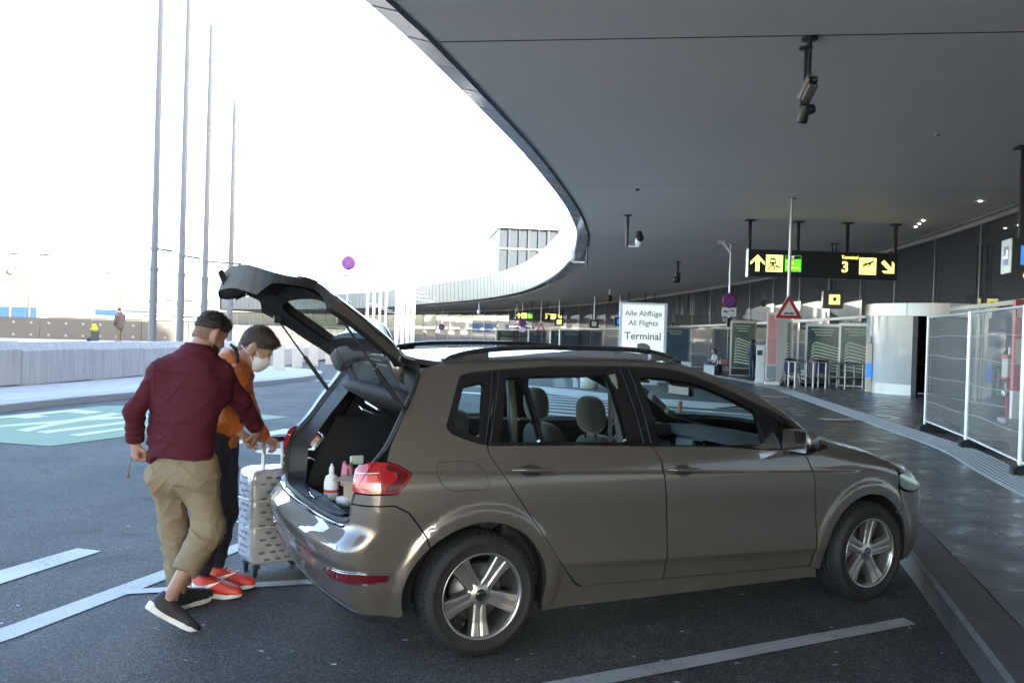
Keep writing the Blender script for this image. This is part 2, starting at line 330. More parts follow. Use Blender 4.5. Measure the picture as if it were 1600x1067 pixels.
while sd < KD[-1] - 2:
    L = 1.0 if sd < K0+30 else 4.0
    m = MB(); o0, o1, z1 = 0., .30, .128
    a, b = sd + .004, sd + L - .004
    vs = [kpt(a, o0-.02, -.02), kpt(b, o0-.02, -.02), kpt(b, o1, -.02), kpt(a, o1, -.02), kpt(a, o0+.012, z1-.012), kpt(b, o0+.012, z1-.012), kpt(b, o0+.045, z1), kpt(a, o0+.045, z1), kpt(b, o1, z1), kpt(a, o1, z1)]
    m.add(vs, [(6,8,9,7), (1,2,8,6,5), (2,3,9,8), (3,0,4,7,9)]); m.add(vs, [(5,6,7,4)], 1); m.add(vs, [(1,5,4,0)], 2)
    m.build('kerb_stone', ['kerb_dark','kerb_edge','kerb_face'], kb); sd += L; i += 1
# tactile guiding strip: ribbed slabs
tp = crom([(4.7,5.5),(5.76,10.2),(6.5,13),(7.0,16),(7.68,20.3),(8.25,24),(8.95,28.5),(9.6,33),(10.0,40),(9.9,50),(9.0,62),(7,76)], 8)
q = along(tp, .6); tr_ = struct(thing('tactile_strip', None, None))
for i, (a, b) in enumerate(zip(q[:-1], q[1:])):
    d = (b-a)/np.linalg.norm(b-a); L = np.linalg.norm(b-a) - .006; Xm = T(*(tuple((a+b)/2) + (gz((a+b)[1]/2) + .131,))) @ RZ(math.atan2(d[1], d[0]))
    m = MB(); m.box((0,0,0), (L,.56,.012), 0, 0)
    if a[1] < 30:
        for k in range(8): m.box((0, -.238+.068*k, .0085), (L, .030, .006), 0, 0)
    m.build('tactile_slab', 'tactile', tr_, X=Xm)
# painted patches on the pavement
sheet('painted_patch', [(6.22,18.35),(7.05,18.55),(7.11,18.2),(6.25,17.9)], 'white_line', .136, mk); sheet('painted_patch', [(6.18,17.82),(7.1,18.13),(7.12,17.98),(6.2,17.68)], pm('red_line', (.35,.05,.06), .6, var=.2, vscale=20), .136, mk)
sheet('painted_patch', [(7.2,26.3),(8.07,26.5),(8.07,26.0),(7.25,25.8)], 'white_line', .136, mk)
# left-hand island with its kerb
ik = crom([(-9.4,8),(-8.95,13),(-8.80,15.9),(-8.62,17.9),(-8.32,19.6),(-7.6,24),(-7.0,27.5),(-6.75,31),(-7.2,34.5),(-8.6,37),(-11,38.5),(-20,40)], 6)
isl = struct(thing('island_pavement', None, None)); ip = [(x, y, gz(y)) for x, y in along(ik, .9)]
m = MB(); m.add([(p[0]-.3 if i < len(ip)-1 else p[0], p[1], gz(p[1])+.135) for i, p in enumerate(ip)] + [(-40, 44, gz(44)+.135), (-40, 8, .135)], [tuple(range(len(ip)+2))]); m.build('bed', 'conc', isl)
ikd = along(ik, .02)
for i in range(len(ikd)//75 - 1):
    seg = ikd[i*75:(i+1)*75+1]; m = MB(); w = [(x, y, gz(y)) for x, y in seg[::5]]
    m.sweep([(-.02,-.02),(.0,.118),(.02,.138),(.32,.138),(.32,0)], w); m.add([(0,0,-9)]*3, []); m.build('kerb_stone', 'kerb', isl)
for i in range(9):
    for j in range(4):
        y0 = 14.5 + 2.05*i; x1 = np.interp(y0+1, ik[:,1], ik[:,0]) - .36 if y0 < 30 else -7.4
        sl = np.array([-.02, 0]); m = MB(); x0a = np.interp(y0, ik[:60,1], ik[:60,0]) - .35 - 1.42*j; x0b = np.interp(y0+2.03, ik[:60,1], ik[:60,0]) - .35 - 1.42*j
        if y0 > 31: continue
        za, zb = gz(y0)+.142, gz(y0+2.03)+.142
        vs = [(x0a-1.40, y0, za), (x0a, y0, za), (x0b, y0+2.03, zb), (x0b-1.40, y0+2.03, zb)]
        m.add(vs + [(x, y, z-.03) for x, y, z in vs], [(0,1,2,3), (0,4,5,1), (1,5,6,2), (2,6,7,3), (3,7,4,0)]); m.build('paver', 'side_paver', isl)
# paint flakes and grit on the asphalt near the kerb
m = MB()
for i in range(260):
    y = rnd.uniform(3.3, 8.2); x = rnd.gauss(.6, 1.3) if i % 3 else rnd.uniform(-3, 2.6)
    if x > np.interp(y, KERB[:,1], KERB[:,0]) - .05: continue
    s_ = rnd.choice([.006,.008,.010,.016,.022]); a = rnd.uniform(0, 6.3); z = .009
    pts = [(x + s_*rnd.uniform(.5,1)*math.cos(a+t), y + .6*s_*rnd.uniform(.5,1)*math.sin(a+t), z + rnd.uniform(0,.003)) for t in (0,1.4,2.9,4.3)]
    m.add(pts, [(0,1,2,3)])
tag(m.build('grit', pm('paint_flake', (.42,.43,.45), .7)), kind='stuff')

# unseen pale ground, added left and behind the camera to bounce sunlight up
lc = pm('bounce_concrete', (.58,.57,.545), .9, var=.08, vscale=.4)
m = MB(); m.add([(-12.6,14,.006),(-160,14,.006),(-160,-24.5,.006),(-14.5,-24.5,.006)], [(0,3,2,1)] if False else [(0,1,2,3)]); struct(m.build('bounce_ground', lc))
m = MB(); m.add([(x, y, gz(y)+.02) for x, y in ((-60,40),(-400,40),(-400,14.2),(-13,14.2))], [(0,1,2,3)]); struct(m.build('bounce_apron', lc))
m = MB(); m.add([(-160,-17.6,.008),(-160,-120,.008),(80,-120,.008),(80,-17.6,.008)], [(0,1,2,3)]); struct(m.build('bounce_ground', pm('bounce_paving', (.70,.68,.64), .9, var=.08, vscale=.4)))
# ---- terminal building: canopy, fascia, curved glass front ---------------------------------------
EDGE = crom([(-10.5,-17),(-7.9,-10),(-4.6,0),(-1.6,10.7),(-1.2,12.2),(0,17.4),(.7,20.7),(1.76,26.5),(2.4,31),(2.85,35.6),(3.2,46),(2.7,60),(.95,76),(-2.9,91.5),(-9.3,107),(-18.2,127),(-33,147),(-53,165)], 8)
FRONT = crom([(4.8,-17),(6.7,-10),(9.0,0),(11.05,10),(12.75,20),(13.6,26),(14.2,32),(14.5,40),(14.0,50),(12.7,64),(10.2,80),(5.4,98),(-1.6,117),(-14,138),(-33,160),(-62,183)], 8)
TOP = 5.5
tb = thing('terminal_building', 'curved airport terminal with dark glass front under a sweeping grey canopy', 'building')
def arc(P): return np.r_[0, np.cumsum(np.hypot(*np.diff(P, axis=0).T))]
EA, FA = arc(EDGE), arc(FRONT)
def ept(s_, off=0., z=0., P=EDGE, A=EA):
    q = np.array([np.interp(s_, A, P[:,0]), np.interp(s_, A, P[:,1])]); a = np.array([np.interp(s_-.3, A, P[:,0]), np.interp(s_-.3, A, P[:,1])]); b = np.array([np.interp(s_+.3, A, P[:,0]), np.interp(s_+.3, A, P[:,1])])
    t = b-a; n_ = np.linalg.norm(t); t = t/(n_ if n_ else 1); q = q + off*np.array([-t[1], t[0]])
    return (q[0], q[1], gz(q[1]) + z)
def fpt(s_, off=0., z=0.): return ept(s_, off, z, FRONT, FA)
e0 = float(np.interp(12.25, EDGE[:,1], EA)); f0 = float(np.interp(10.4, FRONT[:,1], FA))
# soffit panels, 11 m wide with shadow gaps
st = np.arange(-6, 19); es = e0 + 10.9*st; fs_ = f0 + 11.45*st
ok = [i for i in range(len(st)) if es[i] > 0 and fs_[i] > 0 and es[i] < EA[-1]+9 and fs_[i] < FA[-1]+9]
for i in ok[:-1]:
    m = MB(); n = 8; ga, gb = (.02 if st[i] == 0 else .008), (.02 if st[i] == -1 else .008)
    es_ = np.linspace(es[i]+ga, es[i+1]-gb, n+1); fss = np.linspace(fs_[i]+ga, fs_[i+1]-gb, n+1); vs = []
    for a, b in zip(es_, fss):
        p, q = np.array(ept(a, -.05, TOP)), np.array(fpt(b, -.25, TOP)); vs += [tuple(p), tuple(q), tuple(p+[0,0,.05]), tuple(q+[0,0,.05])]
    m.add(vs, [f for k in range(n) for f in ((4*k, 4*k+1, 4*k+5, 4*k+4), (4*k+2, 4*k, 4*k+4, 4*k+6))])
    m.build('soffit_panel', 'soffit', tb)
k0, k1 = ok[0], ok[-1]
m = MB(); n = 90; A_ = np.linspace(es[k0], min(es[k1], EA[-1]), n+1); B_ = np.linspace(fs_[k0], min(fs_[k1], FA[-1]), n+1); vs = []
for a, b in zip(A_, B_):
    vs += [ept(a, .02, TOP+.06), fpt(b, -.5, TOP+.06), ept(a, .45, TOP+2.38), fpt(b, -22, TOP+2.38)]
m.add(vs, [f for k in range(n) for f in ((4*k, 4*k+1, 4*k+5, 4*k+4), (4*k+2, 4*k+6, 4*k+7, 4*k+3))]); m.build('roof', 'blind', tb)
# canopy rim: glazed band underneath, white metal panels outside
m = MB(); n = 150; A_ = np.linspace(EA[0]+1, EA[-1], n+1); vs = []
for a in A_: vs += [ept(a, -.06, TOP-.012), ept(a, -.005, TOP-.015), ept(a, .0, TOP+.03), ept(a, .40, TOP+.13), ept(a, .52, TOP+2.37), ept(a, .30, TOP+2.40)]
m.add(vs, [(6*k+j, 6*k+j+1, 6*k+7+j, 6*k+6+j) for k in range(n) for j in range(5)]); m.build('rim_frame', 'black', tb)
sd = e0 - 45*1.25; mod = 1.25; k = 0
while sd < EA[-1]-.4:
    y = np.interp(sd, EA, EDGE[:,1]); a, b = sd+.022, sd+mod-.022
    if -14 < y < 62:
        m = MB(); tw = rnd.uniform(-.006, .006); vs = [ept(a, .03, TOP+.0+tw), ept(b, .03, TOP+.0-tw), ept(b, .375, TOP+.092-tw), ept(a, .375, TOP+.092+tw)]
        vs += [(x, y_, z+.02) for x, y_, z in vs]
        m.add(vs, [(0,3,2,1), (4,5,6,7), (0,1,5,4), (1,2,6,5), (2,3,7,6), (3,0,4,7)]); m.build('rim_pane', 'fascia_glass', tb)
    gp = .012 if y < 45 else .05; a, b = sd+gp, sd+mod-gp; m = MB(); o = rnd.uniform(0, .006)
    vs = [ept(a, .39, TOP+.10), ept(b, .39, TOP+.10), ept(b, .44+o, TOP+.16), ept(a, .44+o, TOP+.16), ept(b, .56+o, TOP+2.40), ept(a, .56+o, TOP+2.40), ept(b, .34, TOP+2.43), ept(a, .34, TOP+2.43)]
    m.add(vs, [(0,3,2,1), (3,5,4,2), (5,7,6,4), (0,7,5,3), (1,2,4,6)]); m.build('fascia_panel', 'fascia', tb)
    sd += mod; k += 1
# end wall of the canopy
m = MB(); m.add([ept(EA[-1], .5, TOP+.1), fpt(FA[-1], 0, TOP+.1), fpt(FA[-1], 0, TOP+2.4), ept(EA[-1], .55, TOP+2.4)], [(0,1,2,3)]); m.build('fascia_end', 'fascia', tb)
# glass front in bays of 3.75 m : upper and lower panes, mullion, transom
bay = 3.75; ts = 2.95
sF = float(np.interp(30.2, FRONT[:,1], FA)); i0 = -int((sF - 6)//bay); i1 = int((FA[-1]-2-sF)//bay)
DRUM = (14.95, 31.3)
for i in range(i0, i1):
    a, b = sF + i*bay, sF + (i+1)*bay
    mid = fpt((a+b)/2)
    def pane(z0, z1, nm):
        m = MB(); j = [rnd.uniform(-.004, .004) for _ in range(4)]
        vs = [fpt(a+.03, j[0], z0), fpt(b-.03, j[1], z0), fpt(b-.03, j[2], z1), fpt(a+.03, j[3], z1)]
        dv = np.array(fpt((a+b)/2, -.03)) - np.array(fpt((a+b)/2, 0.)); vs += [tuple(np.array(v) + [dv[0], dv[1], 0]) for v in vs]
        m.add(vs, [(0,3,2,1), (0,1,5,4), (1,2,6,5), (2,3,7,6), (3,0,4,7)]); m.build(nm, 'facade_glass', tb)
    pane(ts+.06, TOP-.18, 'upper_pane')
    if math.hypot(mid[0]-DRUM[0], mid[1]-DRUM[1]) > 2.9: pane(.16, ts-.06, 'lower_pane')
    m = MB(); m.sweep([(-.02,.13),(.09,.13),(.09,TOP-.02),(-.02,TOP-.02)], [fpt(a-.028), fpt(a+.028)], closed=True)
    m.build('mullion', 'mullion', tb)
tr = MB(); tp_ = [fpt(s_) for s_ in np.linspace(sF+i0*bay, sF+i1*bay, 120)]
tr.sweep([(-.03,ts-.06),(.07,ts-.06),(.07,ts+.06),(-.03,ts+.06)], tp_, closed=True); tr.build('transom', 'mullion', tb)
tr = MB(); tr.sweep([(-.05,TOP-.17),(.11,TOP-.17),(.11,TOP-.045),(.25,TOP-.03),(.25,TOP+.01)], tp_); tr.build('head_trim', pm('head_trim', (.36,.345,.32), .45, metal=.3), tb)
tr = MB(); tr.sweep([(-.03,0),(.06,0),(.06,.15),(-.03,.15)], tp_, closed=True); tr.build('plinth', 'mullion', tb)
m = MB(); m.sweep([(-1.2,.0),(-1.2,TOP+.05)], tp_); m.build('inner_wall', 'blind', tb)
# unseen block over the canopy, added to shade barrier and flagpoles; far upper block
m = MB(); ub = [ept(s_, 0, 0) for s_ in np.linspace(1, float(np.interp(18.5, EDGE[:,1], EA)), 24)]
m.sweep([(-5,TOP+2.3),(-5,TOP+18.5),(-26,TOP+18.5),(-26,TOP+2.3)], ub, closed=True); n_ = len(ub); m.add([m.v[4*(n_-1)+k] for k in range(4)] + [m.v[k] for k in range(4)], [(0,1,2,3), (7,6,5,4)]); m.build('shade_block', 'facade_glass', tb)
X0 = T(-1.75, 103, 0) @ RZ(R(7)); z0, z1 = 6.2, 13.3; W_ = 16
m = MB(); m.box((W_/2, 6.2, (z0+z1)/2), (W_, 12, z1-z0)); m.build('upper_block', pm('block_core', (.02,.03,.04), .4), tb, X=X0)
for i in range(15):
    for (a, b) in ((z0, 10.9), (11.1, z1)):
        m = MB(); m.box((.56+1.12*i, .17, (a+b)/2), (.96, .05, b-a)); m.build('block_pane', pm('block_glass', (.028,.040,.052), .6, spec=.15) if 'block_glass' not in bpy.data.materials else bpy.data.materials['block_glass'], tb, X=X0)
    m = MB(); m.box((1.12*i, .10, (z0+z1)/2+.1), (.26 if i % 2 else .12, .22, z1-z0)); m.build('block_fin', pm('block_fin', (.010,.018,.028), .4) if 'block_fin' not in bpy.data.materials else bpy.data.materials['block_fin'], tb, X=X0)
m = MB(); m.box((W_/2, .1, 11.0), (W_, .3, .14)); m.box((W_/2, 6, z1+.12), (W_+.3, 12.6, .24)); m.build('block_cornice', 'mullion', tb, X=X0)
m = MB()
for k in range(3): m.tube([(.1, .3+.8*k, z1), (.1, .3+.8*k, z1+1.9)], .05, 6)
m.tube([(-.2, 1.1, z1+.2), (-.2, 1.1, z1+2.4)], .07, 6)
for h in (.7, 1.3, 1.8): m.tube([(-1.0, 1.1, z1+h), (1.2, 1.1, z1+h)], .035, 6)
m.build('roof_antenna', 'galv', tb, X=X0)
# small downlights in the soffit along the glass front
for (x, y) in ((12.2, 27.2), (12.4, 27.9), (12.6, 28.6), (12.0, 23.5)):
    m = MB(); m.lathe([(.0,-.02),(.03,-.02),(.04,0)], 12, X=T(x, y, TOP+gz(y)-.0)); m.build('downlight', em('downlight', (1,.93,.8), 3) if 'downlight' not in bpy.data.materials else bpy.data.materials['downlight'], tb)
# ---- things hanging from the canopy --------------------------------------------------------------
def Z(y, h=TOP): return h + gz(y)
def poly3(m, pts, y, mat=0, th=None):           # flat drawing on a sign face: local (x, z) at depth y
    n = len(pts); m.add([(x, y, z) for x, z in pts], [tuple(range(n))], mat)
def arrow_pts(cx, cz, s_, ang):
    P = [(0,.5),(.42,.08),(.42,-.12),(.12,.16),(.12,-.5),(-.12,-.5),(-.12,.16),(-.42,-.12),(-.42,.08)]
    c, s2 = math.cos(ang), math.sin(ang); return [(cx + s_*(x*c - z*s2), cz + s_*(x*s2 + z*c)) for x, z in P][::-1]
def sign_text(parent, txt, x, z, y, size, mat, name='lettering', bold=0., shear=0.):
    vs, fs = text_mesh(txt, size, bold=bold, shear=shear); m = MB(); m.add(vs, fs, 0, False, T(x, y, z) @ UPRIGHT); return m.build(name, mat, parent)
def hanger(parent, x, y, z0, z1, w=.09, name='hanger'):
    m = MB(); m.box((x, y, (z0+z1)/2), (w, w, z1-z0)); m.box((x, y, z1-.02), (w*3.2, w*3.2, .03)); return m.build(name, 'black', parent)
def direction_sign(loc, rz, label, w=4.70, h=.84, top=1.04):
    t = thing('direction_sign', label, 'sign', loc, rz, 'black overhead direction signs')
    m = MB(); m.box((0,0,h/2), (w,.24,h)); m.build('sign_box', 'sign_black', t, bevel=.01)
    m = MB(); m.box((-w/2-.006,0,h/2), (.02,.26,h+.02)); m.build('end_plate', 'galv', t)
    for x in (-w*.49, -w*.165, w*.165, w*.49): hanger(t, x, 0, h, h+top)
    f = -.126
    m = MB(); poly3(m, arrow_pts(-2.03, .42, .52, 0), f); m.build('arrow', 'y_em', t)
    m = MB(); m.box((-1.51, f, .42), (.52,.012,.52)); p = m.build('train_symbol', 'y_em', t)
    m = MB(); y2 = f-.008
    poly3(m, [(-1.66,.40),(-1.66,.52),(-1.62,.58),(-1.50,.58),(-1.46,.52),(-1.46,.40),(-1.50,.33),(-1.62,.33)][::-1], y2)
    poly3(m, [(-1.47,.38),(-1.30,.30),(-1.30,.27),(-1.47,.31)][::-1], y2); poly3(m, [(-1.63,.33),(-1.73,.21),(-1.70,.20),(-1.59,.32)][::-1], y2); poly3(m, [(-1.51,.33),(-1.55,.20),(-1.51,.20),(-1.47,.32)][::-1], y2)
    m.build('print', 'ink', p)
    m = MB(); poly3(m, [(-1.63,.46),(-1.63,.52),(-1.57,.52),(-1.57,.46)][::-1], f-.010); poly3(m, [(-1.55,.46),(-1.55,.52),(-1.49,.52),(-1.49,.46)][::-1], f-.010)
    for cx in (-1.615, -1.505): poly3(m, [(cx+.022*math.cos(q), .385+.022*math.sin(q)) for q in np.linspace(0, -2*math.pi, 10)[:-1]], f-.010)
    m.build('print', 'y_em', p)
    m = MB(); m.box((-.93, f, .43), (.50,.012,.50)); p = m.build('express_panel', 'g_em', t)
    m = MB(); m.box((-.93, f-.004, .62), (.48,.010,.10)); m.build('print', pm('sign_dkgreen', (.01,.10,.01), .4) if 'sign_dkgreen' not in bpy.data.materials else bpy.data.materials['sign_dkgreen'], p)
    sign_text(p, 'CAT', -.99, .62, f-.012, .085, 'w_em', bold=.004); sign_text(p, 'City', -1.02, .47, f-.009, .14, 'y_em'); sign_text(p, 'Express', -.93, .31, f-.009, .125, 'y_em')
    sign_text(t, 'Terminal', .82, .67, f, .145, 'y_em', bold=.003); sign_text(t, '3', .68, .36, f, .46, 'y_em', bold=.014)
    m = MB(); m.box((1.38, f, .42), (.52,.012,.52)); p = m.build('departure_symbol', 'y_em', t)
    m = MB(); poly3(m, [(1.20,.42),(1.23,.40),(1.33,.44),(1.58,.56),(1.60,.59),(1.56,.60),(1.30,.50),(1.24,.47)], f-.008); poly3(m, [(1.36,.50),(1.26,.55),(1.23,.55),(1.31,.475)], f-.008); poly3(m, [(1.42,.49),(1.36,.37),(1.39,.37),(1.50,.52)], f-.008); poly3(m, [(1.18,.225),(1.40,.225),(1.40,.245),(1.18,.245)], f-.008)
    m.build('print', 'ink', p)
    m = MB(); poly3(m, arrow_pts(2.02, .40, .52, -math.pi*.75), f); m.build('arrow', 'y_em', t)
    return t
direction_sign((9.55, 28.2, Z(28.2) - 1.76), R(0), 'black overhead sign with yellow arrows, train and plane symbols beside the red triangle sign', w=4.62, top=.92)
direction_sign((2.62, 89.5, Z(89.5) - 1.88), R(2), 'small distant black overhead sign above the car roof, left of the white totem', w=4.7)

def sign_round(parent, x, z, y, r):
    m = MB(); m.lathe([(0,0),(r,0),(r,.02),(0,.02)], 28, X=T(x,y,z) @ RX(math.pi/2) ); d = m.build('disc', 'red', parent)
    m = MB(); m.lathe([(0,.001),(r*.80,.001)], 28, X=T(x,y-.021,z) @ RX(math.pi/2)); m.build('disc_face', 'blue', d)
    m = MB()
    for a in (math.pi/4, -math.pi/4): m.box((0,0,0), (r*1.62,.004,r*.17), 0, 0, T(x,y-.026-.002*(a>0),z) @ RY(a))
    m.build('cross', 'red', d)
def plate_tow(parent, x, z, y, w, h):
    m = MB(); m.box((x,y,z), (w,.015,h)); p = m.build('plate', 'white', parent)
    m = MB(); s_ = w; q = lambda P: [(x+s_*a, z+s_*b) for a, b in P][::-1]
    poly3(m, q([(-.38,.0),(-.34,.10),(-.22,.10),(-.14,.02),(-.05,.02),(-.05,-.04),(-.38,-.04)]), y-.012); poly3(m, q([(-.12,.03),(.12,.13),(.14,.11),(-.08,.01)]), y-.012); poly3(m, q([(.08,.10),(.16,.13),(.30,.10),(.40,.0),(.36,-.04),(.28,.03),(.10,.04)]), y-.012)
    poly3(m, q([(-.38,-.15),(.36,-.15),(.36,-.17),(-.38,-.17)]), y-.012)
    m.build('print', 'ink', p)
def nostop_sign(loc, label, H, plate=True, hang=None, r=.27, rz=0.):
    t = thing('no_stopping_sign', label, 'road sign', loc, rz, 'round no stopping signs')
    m = MB(); m.tube([(0,0,0 if hang is None else -1.05), (0,0,H)], .035, 10)
    if hang: m.lathe([(.0,0),(.16,0),(.16,-.03),(0,-.03)], 16, X=T(0,0,H))
    m.build('post', 'galv', t)
    return t
y = 35.; t = nostop_sign((8.33, y, Z(y) - 2.15), 'round blue and red no-stopping sign hanging on a canopy pole right of the totem', 2.15, hang=True)
sign_round(t, 0, -.02, -.05, .29); plate_tow(t, 0, -.46, -.04, .56, .34)
m = MB(); m.box((.0,0,-.86), (.14,.12,.36)); m.build('lamp_box', 'black', t)
y = 24.; t = thing('uneven_road_sign', 'red-bordered triangular uneven road sign hanging on a steel pole from the canopy', 'road sign', (7.28, y, Z(y) - 2.6))
m = MB(); m.tube([(0,0,-.55), (0,0,2.6)], .042, 12); m.lathe([(0,0),(.13,0),(.13,-.02),(0,-.02)], 16, X=T(0,0,2.6)); m.build('pole', 'steel', t)
def tri(s_, zc, rr=.0):
    P = []; r_ = rr
    for k in range(3):
        a = math.pi/2 + k*2*math.pi/3; c0 = (math.cos(a)*(s_/math.sqrt(3)-2*r_), math.sin(a)*(s_/math.sqrt(3)-2*r_))
        for q in np.linspace(-math.pi/3, math.pi/3, 5): P.append((c0[0] + r_*math.cos(a+q), zc + c0[1] + r_*math.sin(a+q)))
    return P
tz = -.36
for s_, mt, yy, nm in ((.76,'white',-.05,'rim'), (.73,'red',-.066,'border'), (.44,'white',-.070,'field')):
    P = tri(s_, tz, .03 if s_ > .5 else .005); m = MB(); n = len(P)
    m.add([(x, yy, z) for x, z in P] + [(x, yy+.014, z) for x, z in P], [tuple(range(n-1,-1,-1)), tuple(range(n, 2*n))] + [(i, (i+1)%n, n+(i+1)%n, n+i) for i in range(n)]); m.build(nm, mt, t)
m = MB(); poly3(m, [(-.15,tz-.10),(-.13,tz-.075),(-.085,tz-.045),(-.045,tz-.045),(0,tz-.07),(.045,tz-.045),(.085,tz-.045),(.13,tz-.075),(.15,tz-.10)][::-1], -.076); m.build('print', 'ink', t)
# box signs
y = 33.6; t = thing('lift_sign', 'small black box sign with a yellow pictogram under the big direction sign', 'sign', (11.82, y, Z(y) - 2.42), R(-14))
m = MB(); m.box((0,0,.32), (.70,.62,.64)); m.build('box', 'sign_black', t); m = MB(); m.box((-.356,0,.32), (.012,.60,.62)); sp = m.build('side_panel', 'galv', t)
m = MB(); m.box((.04,-.313,.32), (.38,.012,.36)); p = m.build('symbol', 'y_em', t); m = MB(); m.box((.05,-.321,.33), (.12,.006,.14)); m.box((-.07,-.321,.30), (.02,.006,.22)); m.box((.04,-.321,.20), (.22,.006,.02)); m.box((.15,-.321,.28), (.02,.006,.16)); m.build('print', 'ink', p)
m = MB(); m.box((-.364,-.02,.28), (.006,.20,.30)); m.build('symbol', 'w_em', sp)
for dx in (-.06,.08): hanger(t, dx, .05, .64, 2.42, .05)
y = 17.2; t = thing('rest_area_sign', 'black box sign with blue bed pictogram hanging by the right picture edge', 'sign', (9.98, y, Z(y) - 2.42), R(-12))
m = MB(); m.box((0,0,.33), (1.2,.6,.66)); m.build('box', 'sign_black', t); m = MB(); m.box((-.607,0,.33), (.014,.58,.64)); sp = m.build('side_panel', 'galv', t)
m = MB(); m.box((-.27,-.305,.33), (.36,.014,.36)); p = m.build('symbol', 'b_em', t); m = MB(); m.box((-.25,-.314,.33), (.24,.006,.035)); m.box((-.35,-.314,.36), (.025,.006,.12)); m.build('print', 'w_em', p)
m = MB(); m.box((-.616,0,.34), (.006,.26,.36)); p = m.build('symbol', pm('pale_blue', (.25,.33,.62), .4), sp); m = MB(); m.box((-.621,0,.31), (.006,.2,.05)); m.box((-.621,-.07,.40), (.006,.05,.09)); m.build('print', 'w_em', p)
for dx in (-.36,.36): hanger(t, dx, 0, .66, 2.42, .10)
m = MB(); m.box((-.12,-.05,-.03), (.30,.3,.05)); m.build('lamp', 'y_em', t)
# cameras
def dome_cam(loc, L, label, arm=0., s_=1., big=False, rz=0.):
    t = thing('security_camera', label, 'security camera', loc, rz, 'security cameras under the canopy')
    m = MB(); m.tube([(0,0,-L), (0,0,0)], .045*s_, 10); m.lathe([(0,-.03),(.13*s_,-.03),(.13*s_,0)], 18); m.build('pole', 'black', t)
    if arm:
        m = MB(); m.box((arm/2, 0, -L+.02), (arm,.05,.05)); m.lathe([(0,0),(.06,0),(.11,.06),(.12,.20),(.10,.26)], 14, X=T(arm,0,-L)); m.build('arm', 'white', t)
        m = MB(); m.lathe([(0,.26),(.10,.26),(.105,.42),(.06,.5),(0,.5)], 14, X=T(arm,0,-L)); m.lathe([(0,0),(.09,.02),(.11,.10),(0,.12)], 14, X=T(arm+.02,-.02,-L+.27) @ RX(R(90))); m.build('head', 'rubber', t)
    return t
dome_cam((3.45, 28., Z(28.)), .98, 'white dome camera on an L-shaped black pole above the totem', arm=.37)
y = 8.45*5.5/5.5; yc = 11.62
t = thing('security_camera', 'large double camera hanging on a thick black pole in front of the plain canopy panel', 'security camera', (3.68, yc, Z(yc)), R(0), 'security cameras under the canopy')
m = MB(); m.lathe([(.0,-.0),(.105,-.0),(.105,-.025),(.03,-.03)], 22); m.tube([(0,0,-.62), (0,0,0)], .034, 12); m.build('pole', 'black', t)
m = MB(); m.lathe([(0,-.115),(.085,-.115),(.085,-.14),(.03,-.14)], 20, X=T(-.045,0,0)); m.tube([(-.045,0,-.62), (-.045,0,-.10)], .017, 10); m.build('cable_pipe', 'black', t)
hs = pm('camera_housing', (.16,.135,.12), .45); Xh = T(.0,-.05,-.70) @ RZ(R(10)) @ RX(R(-38))
m = MB(); m.box((0,-.0,.02), (.13,.27,.125)); m.build('housing', hs, t, bevel=.015, X=Xh)
m = MB(); m.box((0,-.02,.094), (.15,.33,.012)); m.box((-.074,-.02,.05), (.010,.33,.09)); m.build('sunshield', hs, t, X=Xh)
m = MB(); m.lathe([(0,0),(.045,0),(.05,.04)], 16, X=T(0,-.14,.02) @ RX(math.pi/2)); m.build('lens', 'black', t, X=Xh)
m = MB(); m.box((-.01,0,-.82), (.06,.07,.20)); m.box((-.07,.03,-.80), (.035,.05,.12)); m.build('bracket', 'black', t, bevel=.008)
Xg = T(-.055,-.03,-.97) @ RZ(R(8)) @ RX(R(-72))
m = MB(); m.lathe([(0,-.12),(.058,-.12),(.068,-.09),(.068,.09),(.058,.12),(0,.12)], 22, X=RX(math.pi/2)); m.build('lamp_housing', 'black', t, X=Xg); m = MB(); m.lathe([(0,.125),(.055,.125)], 20, X=RX(math.pi/2)); m.build('lamp_glass', 'facade_glass', t, X=Xg)
m = MB(); m.lathe([(0,-.05),(.058,-.05),(.066,0),(.058,.05),(0,.05)], 20, X=RY(R(70))); m.build('motor', 'black', t, X=T(.03,-.02,-.91))
y = 43.; t = dome_cam((7.75, y, Z(y)), .62, 'small dark camera hanging from the canopy between the totem and the pole sign', s_=1.2)
m = MB(); m.box((0,-.02,-.66), (.22,.3,.30)); m.lathe([(0,-.2),(.15,-.15),(.19,0),(.15,.12),(0,.14)], 16, X=T(-.04,-.05,-.82)); m.build('head', 'black', t)
y = 34.; t = thing('security_camera', 'tiny white camera fixed to the canopy just left of the pole sign', 'security camera', (7.72, y, Z(y)), 0, 'security cameras under the canopy')
m = MB(); m.box((0,0,-.06), (.30,.1,.12)); m.build('bracket', 'white', t); m = MB(); m.tube([(.10,0,-.10), (.34,-.06,-.42)], .065, 10); m.build('housing', 'white', t)
y = 36.5; t = thing('security_camera', 'white dome camera on the bright canopy rim where it curves', 'security camera', (2.32, y, Z(y)-.52), 0, 'security cameras under the canopy')
m = MB(); m.lathe([(0,-.22),(.09,-.2),(.13,-.08),(.13,.1),(.06,.2),(0,.22)], 14); m.build('head', 'white', t); m = MB(); m.box((.25,0,-.22), (.5,.06,.06)); m.box((.0,0,.20), (.16,.16,.10)); m.build('arm', 'white', t)
for (x, y, L, lb) in ((2.95, 37., 1.0, 'thin dark rod hanging from the canopy rim'), ):
    t = thing('hanging_rod', lb, 'rod', (x, y, Z(y))); m = MB(); m.tube([(0,0,-L), (0,0,0)], .03, 8); m.lathe([(0,-.02),(.1,-.02),(.1,0)], 12); m.build('rod', 'black', t)
